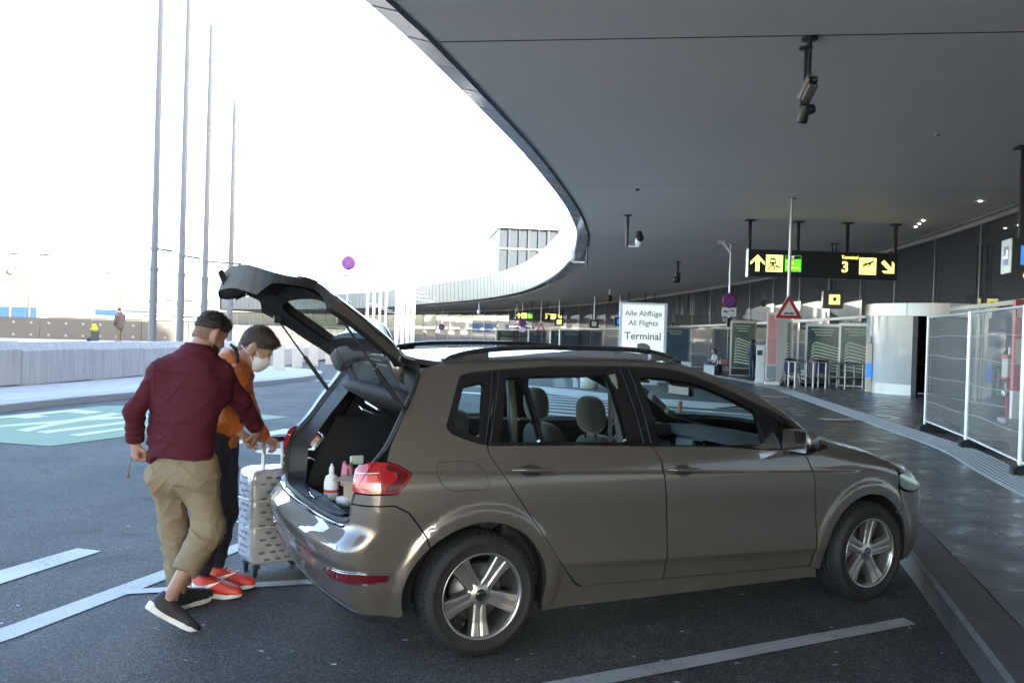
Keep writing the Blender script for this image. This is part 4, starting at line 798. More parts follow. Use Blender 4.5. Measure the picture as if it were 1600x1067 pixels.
# ---- car body as one smooth implicit surface; every panel is cut from it -------------------------
def _tab(zs, ys, lo, hi, sg, n=2400):
    g = np.linspace(lo, hi, n); v = np.interp(g, zs, ys)
    s = max(1, int(sg / (hi - lo) * n)); k = np.exp(-.5 * (np.arange(-3*s, 3*s+1) / s) ** 2); k /= k.sum()
    v = np.convolve(np.pad(v, 3*s, mode='edge'), k, mode='valid')
    return lambda q: np.interp(q, g, v)
_W = _tab([.1,.2,.3,.38,.45,.6,.75,.87,.95,1.03,1.2,1.4,1.52,1.7], [.81,.83,.862,.884,.892,.897,.898,.892,.876,.852,.795,.70,.635,.54], .05, 1.75, .02)
_XR = _tab([.1,.2,.3,.42,.475,.51,.57,.60,.66,.69,.73,.9,.98,1.03,1.2,1.4,1.5,1.56,1.7], [-.58,-.63,-.71,-.765,-.770,-.792,-.798,-.785,-.735,-.726,-.724,-.715,-.69,-.655,-.55,-.42,-.35,-.28,0], .05, 1.75, .008)
_XF = _tab([.1,.2,.3,.45,.6,.7,.76,.84,.95,1.1], [3.44,3.50,3.54,3.56,3.56,3.535,3.49,3.40,3.25,3.05], .05, 1.15, .02)
_ZC = _tab([-.8,-.4,-.2,0,.3,.6,.9,1.15,1.35,1.5,1.7,1.9,2.1,2.3,2.43,2.5,2.8,3.05,3.2,3.4,3.6],
           [1.42,1.485,1.51,1.528,1.543,1.550,1.551,1.548,1.54,1.52,1.475,1.41,1.325,1.215,1.12,1.075,1.005,.945,.90,.82,.70], -.9, 3.7, .04)
def _ss(a, b, x):
    t = np.clip((x - a) / (b - a), 0, 1); return t * t * (3 - 2 * t)
def _smax(a, b, k):
    h = np.maximum(k - np.abs(a - b), 0) / k
    return np.maximum(a, b) + h * h * k * .25
def _Ys(x, z):
    y = _W(z)
    y = y - .030 * np.clip((x - 1.35) / 1.9, -1.2, 1.2) ** 2 * _ss(.1, .5, np.abs(x - 1.35))
    y = y - .05 * _ss(2.5, 3.5, x)
    zc = .932 - .036 * x
    d = z - zc
    y = y + .009 * (_ss(.006, -.012, d)) * _ss(-.30, -.05, d) * _ss(-.55, -.2, x) * _ss(2.75, 2.3, x)
    zl = .452 - .033 * x
    d = z - zl
    y = y + (.010 * np.exp(-np.maximum(d, 0) / .07) * (d > 0) + .010 * np.exp(-(d / .03) ** 2) * (d <= 0) - .008 * _ss(0, -.05, d)) * _ss(.38, .55, x) * _ss(2.45, 2.2, x)
    for xw, zw in ((0., .312), (2.70, .312)):
        r = np.hypot(x - xw, z - zw)
        y = y + .014 * _ss(.475, .425, r) * _ss(.95, .7, z)
    return y
def carF(P):
    x, y, z = P[..., 0], P[..., 1], P[..., 2]
    ay = np.sqrt(y * y + 1e-4)
    side = (ay - _Ys(x, z)) * .96
    rear = _XR(z) + .10 * (ay / .9) ** 2.6 - x
    front = (x - _XF(z) + .30 * (ay / .9) ** 2.4) * .9
    xx = x + .17 * (ay / .75) ** 2 * _ss(1.2, 1.7, x)
    top = (z - _ZC(xx) + (.115 - .05 * _ss(1.5, 2.2, x)) * y * y) * .9
    a = _smax(side, rear, .11)
    a = _smax(a, front, .18)
    return _smax(a, top, .075)
def carN(P, e=2e-3):
    g = np.stack([carF(P + d) - carF(P - d) for d in np.eye(3) * e], -1)
    return g / np.linalg.norm(g, axis=-1, keepdims=True)
def _march(O, D, t0, t1):
    lo = np.full(O.shape[:-1], float(t0)); hi = np.full(O.shape[:-1], float(t1))   # F(lo)<0 inside, F(hi)>0 outside
    for _ in range(36):
        m = .5 * (lo + hi); ins = carF(O + D * m[..., None]) < 0
        lo = np.where(ins, m, lo); hi = np.where(ins, hi, m)
    return O + D * ((lo + hi) * .5)[..., None]
UR, UF, PV, RC = -.15, 2.95, .30, .5
def mapU(UV):
    """(u, z): u = x along the car's side, running on round the corners to its middle line (right side, y<0)"""
    UV = np.asarray(UV, float); u, z = UV[:, 0], UV[:, 1]
    Lc = RC * math.pi / 2
    ar = np.clip((UR - u) / RC, 0, math.pi / 2); af = np.clip((u - UF) / RC, 0, math.pi / 2)
    ox = np.where(u < UR, UR, np.where(u > UF, UF, u))
    oy = -PV + np.maximum(0, np.maximum(UR - Lc - u, u - UF - Lc))
    O = np.stack([ox, oy, z], -1)
    D = np.stack([-np.sin(ar) + np.sin(af), -np.cos(ar) * np.cos(af), 0 * z], -1)
    D /= np.linalg.norm(D, axis=-1, keepdims=True)
    return _march(O, D, 0, 1.3)
def mapT(XY):
    """(x, y) from above"""
    XY = np.asarray(XY, float)
    O = np.stack([XY[:, 0], XY[:, 1], np.full(len(XY), .5)], -1)
    return _march(O, np.array([0., 0, 1.]) + 0 * O, 0, 1.4)
# ---- the car -------------------------------------------------------------------------------------
M['paint'] = pm('car_paint', (.104, .091, .081), .42, metal=.35, coat=1.0, coatr=.01, spec=.4, coatior=1.75)
def road_dust(mat, col):
    nt = mat.node_tree; b = nt.nodes['Principled BSDF']; N = nt.nodes.new; L = nt.links.new
    tc = N('ShaderNodeTexCoord'); sp = N('ShaderNodeSeparateXYZ'); L(tc.outputs['Object'], sp.inputs[0])
    mr = N('ShaderNodeMapRange'); mr.inputs[1].default_value = .62; mr.inputs[2].default_value = .18; mr.inputs[3].default_value = .06; mr.inputs[4].default_value = .75; mr.interpolation_type = 'SMOOTHSTEP'; L(sp.outputs['Z'], mr.inputs[0])
    n = N('ShaderNodeTexNoise'); n.inputs['Scale'].default_value = 9; n.inputs['Detail'].default_value = 8; n.inputs['Roughness'].default_value = .7; L(tc.outputs['Object'], n.inputs['Vector'])
    m2 = N('ShaderNodeMapRange'); m2.inputs[1].default_value = .35; m2.inputs[2].default_value = .75; L(n.outputs['Fac'], m2.inputs[0])
    mu = N('ShaderNodeMath'); mu.operation = 'MULTIPLY'; L(mr.outputs[0], mu.inputs[0]); L(m2.outputs[0], mu.inputs[1])
    mx = N('ShaderNodeMix'); mx.data_type = 'RGBA'; mx.inputs[6].default_value = b.inputs['Base Color'].default_value; mx.inputs[7].default_value = (*col, 1); L(mu.outputs[0], mx.inputs[0]); L(mx.outputs[2], b.inputs['Base Color'])
    iv = N('ShaderNodeMath'); iv.operation = 'SUBTRACT'; iv.inputs[0].default_value = 1.0; L(mu.outputs[0], iv.inputs[1]); L(iv.outputs[0], b.inputs['Coat Weight'])
    ro = N('ShaderNodeMath'); ro.operation = 'MULTIPLY_ADD'; ro.inputs[1].default_value = .25; ro.inputs[2].default_value = .008; L(mu.outputs[0], ro.inputs[0]); L(ro.outputs[0], b.inputs['Coat Roughness'])
road_dust(M['paint'], (.13, .122, .112))
M['gloss_black'] = pm('gloss_black', (.008, .008, .010), .12, coat=.6)
M['trim'] = pm('dark_trim', (.014, .0145, .016), .7, spec=.25, bump=.15, bscale=220, dist=.002)
M['trim_grey'] = pm('trim_grey', (.035, .040, .048), .5)
M['seal'] = pm('door_seal', (.010, .010, .011), .55)
M['fabric'] = pm('seat_fabric', (.022, .022, .024), .9, var=.2, vscale=60, bump=.3, bscale=300, dist=.002, sheen=.3)
M['headliner'] = pm('headliner', (.16, .15, .14), .9)
M['chrome'] = pm('chrome', (.75, .75, .76), .08, metal=1)
M['alloy'] = pm('alloy', (.46, .445, .43), .30, metal=.9, coat=.4)
M['alloy_dark'] = pm('alloy_dark', (.16, .155, .15), .4, metal=.8)
M['tail_red'] = pm('tail_red', (.33, .006, .010), .10, coat=1, spec=.6)
M['tail_dark'] = pm('tail_dark', (.09, .003, .006), .10, coat=1)
M['tail_bright'] = pm('tail_bright', (.62, .10, .085), .12, coat=1)
M['cglass'] = glass('car_glass', (.87, .95, .92), .8); M['rglass'] = glass('rear_glass', (.78, .88, .85), 1.0)
M['plastic_dk'] = pm('plastic_dark', (.02, .02, .022), .45)
CAR_A = .4587
car = thing('parked_car', 'grey-brown compact family car with its tailgate raised, parked nose to the kerb', 'car', (-.5047, 5.3505, 0), CAR_A)
UC = UR - RC*math.pi/2 - PV; UFC = UF + RC*math.pi/2 + PV
def mapU2(UV):
    UV = np.asarray(UV, float).copy(); fl = (UV[:,0] < UC) | (UV[:,0] > UFC)
    UV[:,0] = np.where(UV[:,0] < UC, 2*UC - UV[:,0], np.where(UV[:,0] > UFC, 2*UFC - UV[:,0], UV[:,0]))
    P = mapU(UV); P[:,1] = np.where(fl, -P[:,1], P[:,1]); return P
def dens(poly, h):
    out = []
    for a, b in zip(poly, poly[1:] + poly[:1]):
        n = max(1, int(math.ceil(math.hypot(b[0]-a[0], b[1]-a[1])/h)))
        for k in range(n): out.append((a[0]+(b[0]-a[0])*k/n, a[1]+(b[1]-a[1])*k/n))
    return out
def rnd_poly(poly, r, idx=None):
    """round the corners of a polygon"""
    out = []; n = len(poly)
    for i, p in enumerate(poly):
        if idx is not None and i not in idx: out.append(p); continue
        a, b = np.array(poly[i-1]), np.array(poly[(i+1) % n]); p = np.array(p); la, lb = np.linalg.norm(a-p), np.linalg.norm(b-p); q = min(r, la*.45, lb*.45)
        s_, e = p + (a-p)/la*q, p + (b-p)/lb*q
        for t in (0,.25,.5,.75,1): out.append(tuple((1-t)**2*s_ + 2*t*(1-t)*p + t*t*e))
    return out
def area(P): return .5*sum(a[0]*b[1]-b[0]*a[1] for a, b in zip(P, P[1:]+P[:1]))
def inside(px, py, poly):
    c = np.zeros(px.shape, bool); n = len(poly)
    for i in range(n):
        x0, y0 = poly[i]; x1, y1 = poly[(i+1) % n]
        if y0 == y1: continue
        c ^= ((y0 > py) != (y1 > py)) & (px < (x1-x0)*(py-y0)/(y1-y0)+x0)
    return c
def shrink(P, g):
    s_ = 1 if area(P) > 0 else -1; n = len(P); out = []
    for i in range(n):
        a, b = P[i-1], P[(i+1) % n]; dx, dy = b[0]-a[0], b[1]-a[1]; l = math.hypot(dx, dy) or 1; out.append((P[i][0] - s_*dy/l*g, P[i][1] + s_*dx/l*g))
    return out
def panel(poly, holes=(), h=.03, mapf=mapU2, gap=.0022, lift=0., fold=.014, thick=0., mats=('paint','trim'), xf=None, sides=(1,-1), hole_gap=None, rim=None):
    """cut a panel out of the body surface; returns a mesh per side: outer skin, folded edge, optional inner skin"""
    P = dens(shrink(dens([tuple(p) for p in poly], h), gap), h*2); H = [dens(shrink(dens([tuple(p) for p in q], h), -(gap if hole_gap is None else hole_gap)), h*2) for q in holes]
    A = np.array(P); x0, y0 = A.min(0); x1, y1 = A.max(0)
    gx, gy = np.meshgrid(np.arange(x0, x1+h, h), np.arange(y0, y1+h, h*.87)); gx = gx + (np.arange(gx.shape[0]) % 2)[:,None]*h*.5; gx, gy = gx.ravel(), gy.ravel()
    k = inside(gx, gy, P)
    for q in H: k &= ~inside(gx, gy, q)
    B = np.array([p for L in [P]+H for p in L]); gx, gy = gx[k], gy[k]
    if len(gx):
        d = np.sqrt(((gx[:,None]-B[None,:,0])**2 + (gy[:,None]-B[None,:,1])**2).min(1)); gx, gy = gx[d > h*.45], gy[d > h*.45]
    if mapf is mapU2 and h < .03:        # rows of points along the two pressed lines in the flanks
        cx_ = np.arange(max(x0, -.5), min(x1, 2.6), h*.8); xr_, yr_ = [], []
        for ln, offs in ((.932-.036*cx_, (.014,.006,.001,-.004,-.009,-.014,-.022)), (.452-.033*cx_, (.02,.006,0,-.008,-.018,-.03,-.045))):
            lo_, hi_ = ln + offs[-1] - .006, ln + offs[0] + .006
            kk = ~((gx > cx_[0]-.01) & (gx < cx_[-1]+.01) & (gy > np.interp(gx, cx_, lo_)) & (gy < np.interp(gx, cx_, hi_))) if len(cx_) > 1 else np.ones(len(gx), bool)
            gx, gy = gx[kk], gy[kk]
            for o_ in offs: xr_.append(cx_); yr_.append(ln + o_)
        ax, ay_ = np.concatenate(xr_), np.concatenate(yr_); kk = inside(ax, ay_, P)
        for q in H: kk &= ~inside(ax, ay_, q)
        ax, ay_ = ax[kk], ay_[kk]
        if len(ax):
            d = np.sqrt(((ax[:,None]-B[None,:,0])**2 + (ay_[:,None]-B[None,:,1])**2).min(1)); ax, ay_ = ax[d > .006], ay_[d > .006]; gx, gy = np.r_[gx, ax], np.r_[gy, ay_]
    V2 = [Vector(p) for p in B] + [Vector((a, b)) for a, b in zip(gx, gy)]
    E = []; o = 0; loops = []
    for L in [P]+H: n = len(L); E += [(o+i, o+(i+1) % n) for i in range(n)]; loops.append(list(range(o, o+n))); o += n
    vv, ee, ff, ov, oe, of = delaunay_2d_cdt(V2, E, [], 0, 1e-6)
    Q = np.array([tuple(v) for v in vv]); F = np.array([f for f in ff if len(f) == 3]); c = Q[F].mean(1)
    k = inside(c[:,0], c[:,1], P)
    for q in H: k &= ~inside(c[:,0], c[:,1], q)
    F = F[k]; a2 = (Q[F[:,1],0]-Q[F[:,0],0])*(Q[F[:,2],1]-Q[F[:,0],1]) - (Q[F[:,1],1]-Q[F[:,0],1])*(Q[F[:,2],0]-Q[F[:,0],0])
    F = F[np.abs(a2) > 1e-10]
    mp = {}
    for i, ol in enumerate(ov):
        for j in ol: mp[j] = i
    loops = [[mp[j] for j in L if j in mp] for L in loops]
    W3 = mapf(Q); N = carN(W3); W3 = W3 + N*(lift(Q)[:, None] if callable(lift) else lift)
    fn = np.cross(W3[F[:,1]]-W3[F[:,0]], W3[F[:,2]]-W3[F[:,0]]); bad = (fn*N[F[:,0]]).sum(1) < 0; F[bad] = F[bad][:, ::-1]
    vs = [W3]; ns = [N]; fs = [tuple(f) for f in F]; mi = [0]*len(fs); nb = len(W3)
    tk = thick(Q) if callable(thick) else np.full(len(Q), float(thick)); tdv = np.maximum(tk, fold)[:, None]
    for L in loops:
        L = [i for i in L]; n = len(L); p = W3[L]; nn = N[L]; tg = np.roll(p, -1, 0) - np.roll(p, 1, 0); tg /= np.linalg.norm(tg, axis=1, keepdims=True) + 1e-12
        out = np.cross(tg, nn); ctr = None
        # orientation of the rim: find a face on this edge
        i0, i1 = L[0], L[1 % n]; hit = F[(F == i0).any(1) & (F == i1).any(1)]
        if len(hit):
            third = [q for q in hit[0] if q not in (i0, i1)]
            if third and (out[0]*(W3[third[0]]-W3[i0])).sum() > 0: out = -out
        vs += [p, p - nn*tdv[L]]; ns += [out, out]; b0 = nb; nb += 2*n
        for i in range(n):
            j = (i+1) % n; q = (b0+i, b0+j, b0+n+j, b0+n+i)
            fnv = np.cross(p[j]-p[i], -nn[i]);  q = q if (fnv*out[i]).sum() > 0 else q[::-1]
            fs.append(q); mi.append(rim(Q[L[i]]) if rim else 0)
    if callable(thick) or thick:
        vs.append(W3 - N*tk[:, None]); ns.append(-N); fs += [tuple(nb+i for i in f[::-1]) for f in F]; mi += [1]*len(F)
    vs = np.concatenate(vs); ns = np.concatenate(ns); res = []
    for sd in sides:
        v = vs*[1, sd, 1]; nr = ns*[1, sd, 1]; f = fs if sd > 0 else [q[::-1] for q in fs]
        if xf is not None: v = xf(v); nr = xf(nr, True)
        me = bpy.data.meshes.new('panel'); me.from_pydata(v.tolist(), [], f)
        for mt in mats: me.materials.append(M[mt])
        me.polygons.foreach_set('material_index', mi); me.polygons.foreach_set('use_smooth', [True]*len(f)); me.update()
        me.normals_split_custom_set_from_vertices([tuple(x/ (np.linalg.norm(x)+1e-9)) for x in nr]); res.append(me)
    return res
def cpart(name, poly, parent=None, label=None, **k):
    out = [link(name, me, parent[i] if isinstance(parent, list) else (parent or car)) for i, me in enumerate(panel(poly, **k))]
    return out
def ysm(x): return np.interp(x, [-1,1.15,2.35,3.1], [.60,.60,.70,.68])
def seam(xs, dy=0.):
    P = mapT([(x, -(ysm(x)+dy)) for x in xs]); return [(x, float(p[2])) for x, p in zip(xs, P)]
WH = [(0., .312), (2.70, .312)]; RA = .372
def arch(k, a0, a1, n=18, r=RA): return [(WH[k][0]+r*math.cos(R(a)), WH[k][1]+r*math.sin(R(a))) for a in np.linspace(a0, a1, n)]
ftop = [(.143,1.440),(.5,1.464),(.889,1.470),(1.10,1.468),(1.26,1.456),(1.42,1.425),(1.64,1.345),(1.92,1.232),(2.12,1.140),(2.26,1.065),(2.305,1.028)]
# one-piece body side: rear wing, rail over the doors, windscreen pillar
sm_ = seam(list(np.linspace(2.40, -.29, 26)))
side = ([(-.313,1.447),(-.353,1.331),(-.40,1.211),(-.437,1.085),(-.445,1.003),(-.44,.998),(-.40,.980),(-.349,.942),(-.352,.925),(-.393,.842),(-.560,.844),(-.568,.794),(-.405,.790),(-.352,.752),(-.279,.627)]
        + arch(0, 135, -10, 18) + [(.372,.236),(.45,.245),(.594,.290),(.56,.312),(.494,.390),(.428,.473),(.326,.61),(.257,.706),(.16,.836),(.08,.957),(.045,1.005),(.033,1.04),(.030,1.066)]
        + [(.003,1.068),(-.075,1.092),(-.152,1.121),(-.176,1.145),(-.180,1.165),(-.125,1.29),(-.080,1.39),(-.060,1.412),(.0,1.425)] + ftop + [(2.335,1.0),(2.40,.995)] + sm_)
fuel = rnd_poly([(-.247,.955),(-.235,.988),(-.082,.992),(-.031,.975),(.012,.925),(.028,.868),(.005,.846),(-.172,.848),(-.215,.875)], .03)
cpart('body_side', side, holes=[fuel], h=.026, thick=.055, hole_gap=.001)
cpart('fuel_flap', fuel, h=.025, gap=.0012, fold=.01, sides=(1,))
cpart('side_patch', fuel, h=.03, gap=0, fold=.01, sides=(-1,))
# doors
rd = [(.034,1.062),(.04,1.013),(.08,.957),(.16,.836),(.257,.706),(.326,.61),(.428,.473),(.494,.390),(.56,.318),(.600,.293),(1.137,.284),(1.126,.417),(1.118,.571),(1.108,.68),(1.09,.849),(1.08,.945),(1.045,1.015),(1.022,1.034),(.6,1.049)]
fd = [(1.028,1.034),(1.052,1.012),(1.086,.945),(1.096,.849),(1.114,.68),(1.124,.571),(1.132,.417),(1.143,.284),(2.247,.256),(2.249,.432),(2.219,.683),(2.199,.848),(2.160,.929),(2.12,.978),(2.05,.983),(1.81,.990),(1.577,1.014)]
rdo = cpart('rear_door', rnd_poly(rd, .02, [9,10]), h=.026, thick=.06); fdo = cpart('front_door', rnd_poly(fd, .02, [7,8]), h=.026, thick=.06)
fen = [(2.128,.980),(2.166,.931),(2.205,.850),(2.225,.684),(2.255,.433),(2.253,.250),(2.318,.230)] + arch(1, 190, 41, 18) + [(3.018,.563),(3.005,.62),(2.985,.70),(2.982,.79)] + [(x, z) for x, z in seam(list(np.linspace(2.95, 2.41, 9)))] + [(2.36,.985),(2.25,.968)]
cpart('front_wing', fen, h=.026, thick=.03)
sill = [(.385,.170),(2.33,.170),(2.318,.225),(2.253,.246),(1.14,.276),(.60,.286),(.45,.242),(.378,.232)]
cpart('sill', sill, h=.04, lift=-.012, thick=.05)
# rear bumper, rear lamps
bl = [(-.70,.662),(-.60,.668),(-.572,.70),(-.571,.7905),(-.406,.7875),(-.3535,.7495),(-.2805,.6255)] + arch(0, 135.5, 190, 9) + [(-.372,.232),(-.55,.225),(-.75,.245),(-1.0,.262)]
full = lambda half: half + [(2*UC-u, z) for u, z in half[::-1]]
refl = [(-.705,.437),(-.640,.462),(-.513,.472),(-.415,.456),(-.425,.424),(-.513,.418),(-.640,.419)]
cpart('rear_bumper', full(bl), h=.024, thick=.03, sides=(1,))
for nm, g_, lf, mt in (('reflector_rim', -.006, .003, 'chrome'), ('reflector', .002, .006, 'tail_dark')): cpart(nm, refl, h=.02, gap=g_, lift=lf, fold=.008, mats=(mt,'trim'))
cpart('lower_valance', full([(-.9,.268),(-.6,.262),(-.45,.250),(-.38,.232),(-.40,.205),(-.7,.215),(-1.0,.225)]), h=.03, lift=.004, mats=('plastic_dk','trim'), sides=(1,), thick=.02)
for u, z in ((-.60,.585),(-1.0,.59)):
    for nm_, r_, lf in (('parking_sensor', .011, .002),): cpart(nm_, [(u+r_*math.cos(a), z+r_*math.sin(a)) for a in np.linspace(0, 6.28, 13)[:-1]], h=.01, lift=lf, fold=.004, gap=0, mats=('paint','trim'))
cpart('tow_cover', [(-.745+.026*math.cos(a), .425+.026*math.sin(a)) for a in np.linspace(0, 6.28, 17)[:-1]], h=.015, lift=.0012, fold=.004, gap=0, sides=(1,))
tl = [(-.560,.960),(-.535,.978),(-.49,.999),(-.44,.996),(-.40,.978),(-.351,.940),(-.355,.915),(-.395,.846),(-.558,.849)]
tlo = cpart('tail_lamp', rnd_poly(tl, .012), h=.02, lift=.006, fold=.03, mats=('tail_red','trim'))
cpart('lamp_segment', [(-.545,.895),(-.54,.935),(-.47,.938),(-.452,.875),(-.46,.868),(-.54,.872)], parent=tlo, h=.02, lift=.0085, fold=.003, mats=('tail_bright','trim'))
cpart('lamp_segment', [(-.545,.944),(-.50,.946),(-.466,.950),(-.462,.943),(-.52,.936),(-.545,.934)], parent=tlo, h=.02, lift=.0095, fold=.003, mats=(('white'),'trim'))
cpart('lamp_segment', [(-.44,.990),(-.40,.972),(-.36,.938),(-.365,.915),(-.40,.853),(-.445,.853),(-.44,.88),(-.405,.915),(-.41,.94),(-.45,.962)], parent=tlo, h=.02, lift=.0085, fold=.003, mats=('tail_dark','trim'))
# roof, bonnet, windscreen
hb = lambda y: -.30 + .16*(abs(y)/.6)**2
ra = [(hb(y), y) for y in np.linspace(-.597, .597, 15)]; hdr = lambda y: 1.37 - .17*(abs(y)/.75)**2
rf = ra + [(x, ysm(x)-.003) for x in np.linspace(-.1, 1.22, 10)[1:]] + [(hdr(y), y) for y in np.linspace(.598, -.598, 15)][1:-1] + [(x, -ysm(x)+.003) for x in np.linspace(1.22, -.1, 10)[:-1]]
rf = [(hb(.597) if False else p[0], p[1]) for p in rf]
o = cpart('roof', rf, h=.045, mapf=mapT, gap=.001, thick=.03, mats=('paint','headliner'), sides=(1,))
ws = [(hdr(y)+.004, y) for y in np.linspace(-.6, .6, 15)] + [(x, ysm(x)-.004) for x in np.linspace(1.23, 2.30, 12)] + [(2.45-.17*(abs(y)/.75)**2, y) for y in np.linspace(.69, -.69, 13)] + [(x, -ysm(x)+.004) for x in np.linspace(2.30, 1.23, 12)]
cpart('windscreen', ws, h=.05, mapf=mapT, lift=-.004, gap=.002, fold=.005, mats=('cglass','trim'), sides=(1,))
cw = [(2.46-.17*(abs(y)/.75)**2, y) for y in np.linspace(-.69, .69, 13)] + [(2.52-.17*(abs(y)/.75)**2, y) for y in np.linspace(.69, -.69, 13)]
cpart('cowl', cw, h=.05, mapf=mapT, lift=-.008, fold=.02, mats=('plastic_dk','trim'), sides=(1,))
fl = mapU2([(u, .797) for u in np.linspace(3.02, UFC, 16)])[:, :2]; fl = [(float(x), float(y)) for x, y in fl]
bn = [(2.525-.17*(abs(y)/.75)**2, y) for y in np.linspace(-.69, .69, 13)] + [(x, ysm(x)-.003) for x in np.linspace(2.41, 2.93, 8)] + [(x, -y) for x, y in fl] + fl[::-1][1:] + [(x, -ysm(x)+.003) for x in np.linspace(2.93, 2.41, 8)]
cpart('bonnet', bn, h=.04, mapf=mapT, thick=.02, sides=(1,))
fb = [(3.04,.60),(3.05,.52),(3.07,.42),(3.075,.30),(3.085,.215),(3.4,.19),(3.75,.18)]; fb = fb + [(2*UFC-u, z) for u, z in fb[::-1]] + [(2*UFC-u, z) for u, z in ((3.46,.70),(3.13,.665),(3.03,.672))][::-1] + [(3.46,.70),(3.13,.665),(3.03,.672)][::-1]
fb = [(3.010,.62),(3.024,.566)] + arch(1, 39, -14, 12) + [(3.085,.205),(3.4,.19),(3.75,.18)]; top = [(3.75,.705),(3.46,.70),(3.13,.664),(3.04,.680),(3.0,.700)]
ff2 = lambda half: [(2*UFC-u, z) for u, z in half[::-1]]
cpart('front_bumper', fb + ff2(fb) + ff2(top) + top, h=.03, thick=.03, sides=(1,))
cpart('grille', [(3.47,.712),(3.75,.717)] + ff2([(3.47,.712),(3.75,.717)]) + ff2([(3.75,.785),(3.47,.785)])+ [(3.75,.785),(3.47,.785)], h=.03, lift=-.01, mats=('gloss_black','trim'), sides=(1,))
cpart('lower_grille', [(3.36,.27),(3.75,.25)] + ff2([(3.36,.27),(3.75,.25)]) + ff2([(3.75,.43),(3.40,.42)]) + [(3.75,.43),(3.40,.42)], h=.03, lift=.003, mats=('plastic_dk','trim'), sides=(1,))
hl = [(2.990,.788),(3.03,.797),(3.15,.797),(3.455,.787),(3.46,.715),(3.13,.672),(3.04,.690),(2.995,.722)]
hlo = cpart('headlamp', rnd_poly(hl, .015), h=.025, lift=.003, fold=.03, mats=('alloy','trim')); cpart('headlamp_glass', hl, parent=hlo, h=.03, lift=.012, fold=.008, mats=('cglass','trim'))
# window frames (black) and panes
def win(frame, holes, name='window_frame'):
    fr = cpart(name, frame, holes=holes, h=.028, lift=-.003, gap=.0015, thick=.035, mats=('gloss_black','trim'), hole_gap=0)
    for q in holes: cpart('window_pane', q, parent=fr, h=.05, lift=-.012, gap=-.006, fold=.004, mats=('cglass','trim'))
    return fr
qg = rnd_poly([(-.056,1.357),(.062,1.378),(-.008,1.107),(-.03,1.105),(-.14,1.166)], .02)
win([(.003,1.069),(-.075,1.093),(-.152,1.122),(-.176,1.146),(-.179,1.166),(-.124,1.29),(-.079,1.389),(-.060,1.411),(.0,1.424),(.140,1.438),(.026,1.066)], [qg])
rg1 = [(.104,1.075),(.193,1.398),(.290,1.408),(.338,1.073)]; rg2 = rnd_poly([(.362,1.073),(.313,1.410),(.825,1.424),(.842,1.365),(.877,1.058)], .03)
win([(.033,1.068),(.147,1.439),(.5,1.463),(.889,1.469),(.925,1.469),(.965,1.20),(.985,1.042),(.6,1.055)], [rg1, rg2])
fg = rnd_poly([(1.036,1.410),(1.116,1.411),(1.384,1.385),(1.50,1.352),(1.63,1.302),(1.806,1.222),(1.828,1.205),(1.845,1.054),(1.853,1.018),(1.60,1.023),(1.101,1.038)], .012); fq = rnd_poly([(1.975,1.150),(2.232,1.028),(2.238,1.012),(2.05,1.012)], .008)
win([(.990,1.041),(.970,1.20),(.931,1.469),(1.10,1.467),(1.26,1.455),(1.42,1.424),(1.64,1.344),(1.92,1.231),(2.12,1.139),(2.26,1.064),(2.304,1.027),(2.333,.999),(2.245,.970),(2.125,.984),(2.05,.988),(1.81,.995),(1.577,1.019),(1.03,1.039)], [fg, fq])
for sd in (-1, 1):                    # bright thin pillar strips beside the shut lines
    for (u0, z0, u1, z1) in ((.925,1.46,.982,1.05),(.982,1.46,1.03,1.05),(.118,1.425,.022,1.072),(.158,1.425,.048,1.072)):
        P = mapU([(u0+(u1-u0)*t, z0+(z1-z0)*t) for t in np.linspace(0, 1, 7)]); N = carN(P); P = P + N*.001; m = MB(); m.tube([(p[0], -sd*p[1] if sd < 0 else p[1], p[2]) for p in P] if sd > 0 else [(p[0], -p[1], p[2]) for p in P], .0022, 5); m.build('pillar_trim', 'trim_grey', car)
# mirrors, handles
for sd, i in ((1, 0), (-1, 1)):
    for nm, ux, zz in (('rear', .276, .930), ('front', 1.232, .896)):
        par = (rdo if nm == 'rear' else fdo)[i]
        us = np.linspace(ux-.122, ux+.112, 11); P = mapU(np.stack([us, np.full(11, zz)+.0-.05*(us-ux)], -1)); N = carN(P); arcv = .030*(1-np.abs(np.linspace(-1,1,11))**4)+.006
        P = P + N*arcv[:,None]; P[:,1] *= sd; m = MB(); m.tube([tuple(p) for p in P], [.008,.013,.015,.016,.016,.016,.016,.016,.015,.013,.008], 10, flat=.8); m.build('handle', 'paint', par)
        q = np.linspace(0, 2*math.pi, 21)[:-1]; me = panel([(ux-.01+.062*math.cos(a), zz+.032*math.sin(a)) for a in q], h=.02, lift=.0015, gap=0, fold=.003, mats=('plastic_dk','trim'), sides=(sd,))[0]; link('handle_recess', me, par)
    Xm = T(2.0, -sd*.96, 1.045) @ (Matrix.Identity(4) if sd > 0 else Matrix.Diagonal((1,-1,1,1)))
    bm = bmesh.new(); bmesh.ops.create_uvsphere(bm, u_segments=24, v_segments=14, radius=1)
    for v in bm.verts:
        x, y, z = v.co; e = lambda a: math.copysign(abs(a)**.62, a); v.co = (.095*e(x) if x > 0 else .028*e(x), .115*e(y), .075*e(z))
    me = bpy.data.meshes.new('mirror'); bm.to_mesh(me); bm.free(); me.materials.append(M['paint']); me.materials.append(M['gloss_black'])
    for p in me.polygons: p.use_smooth = True; p.material_index = 1 if p.center.z < -.012 else 0
    mo = link('wing_mirror', me, car); mo.matrix_local = Xm
    m = MB(); m.box((.02, .09, -.06), (.08,.12,.04)); m.build('mirror_foot', 'gloss_black', mo, bevel=.01)
    m = MB(); m.box((-.026,0,.006), (.006,.195,.125)); m.build('mirror_glass', 'chrome', mo, bevel=.002)
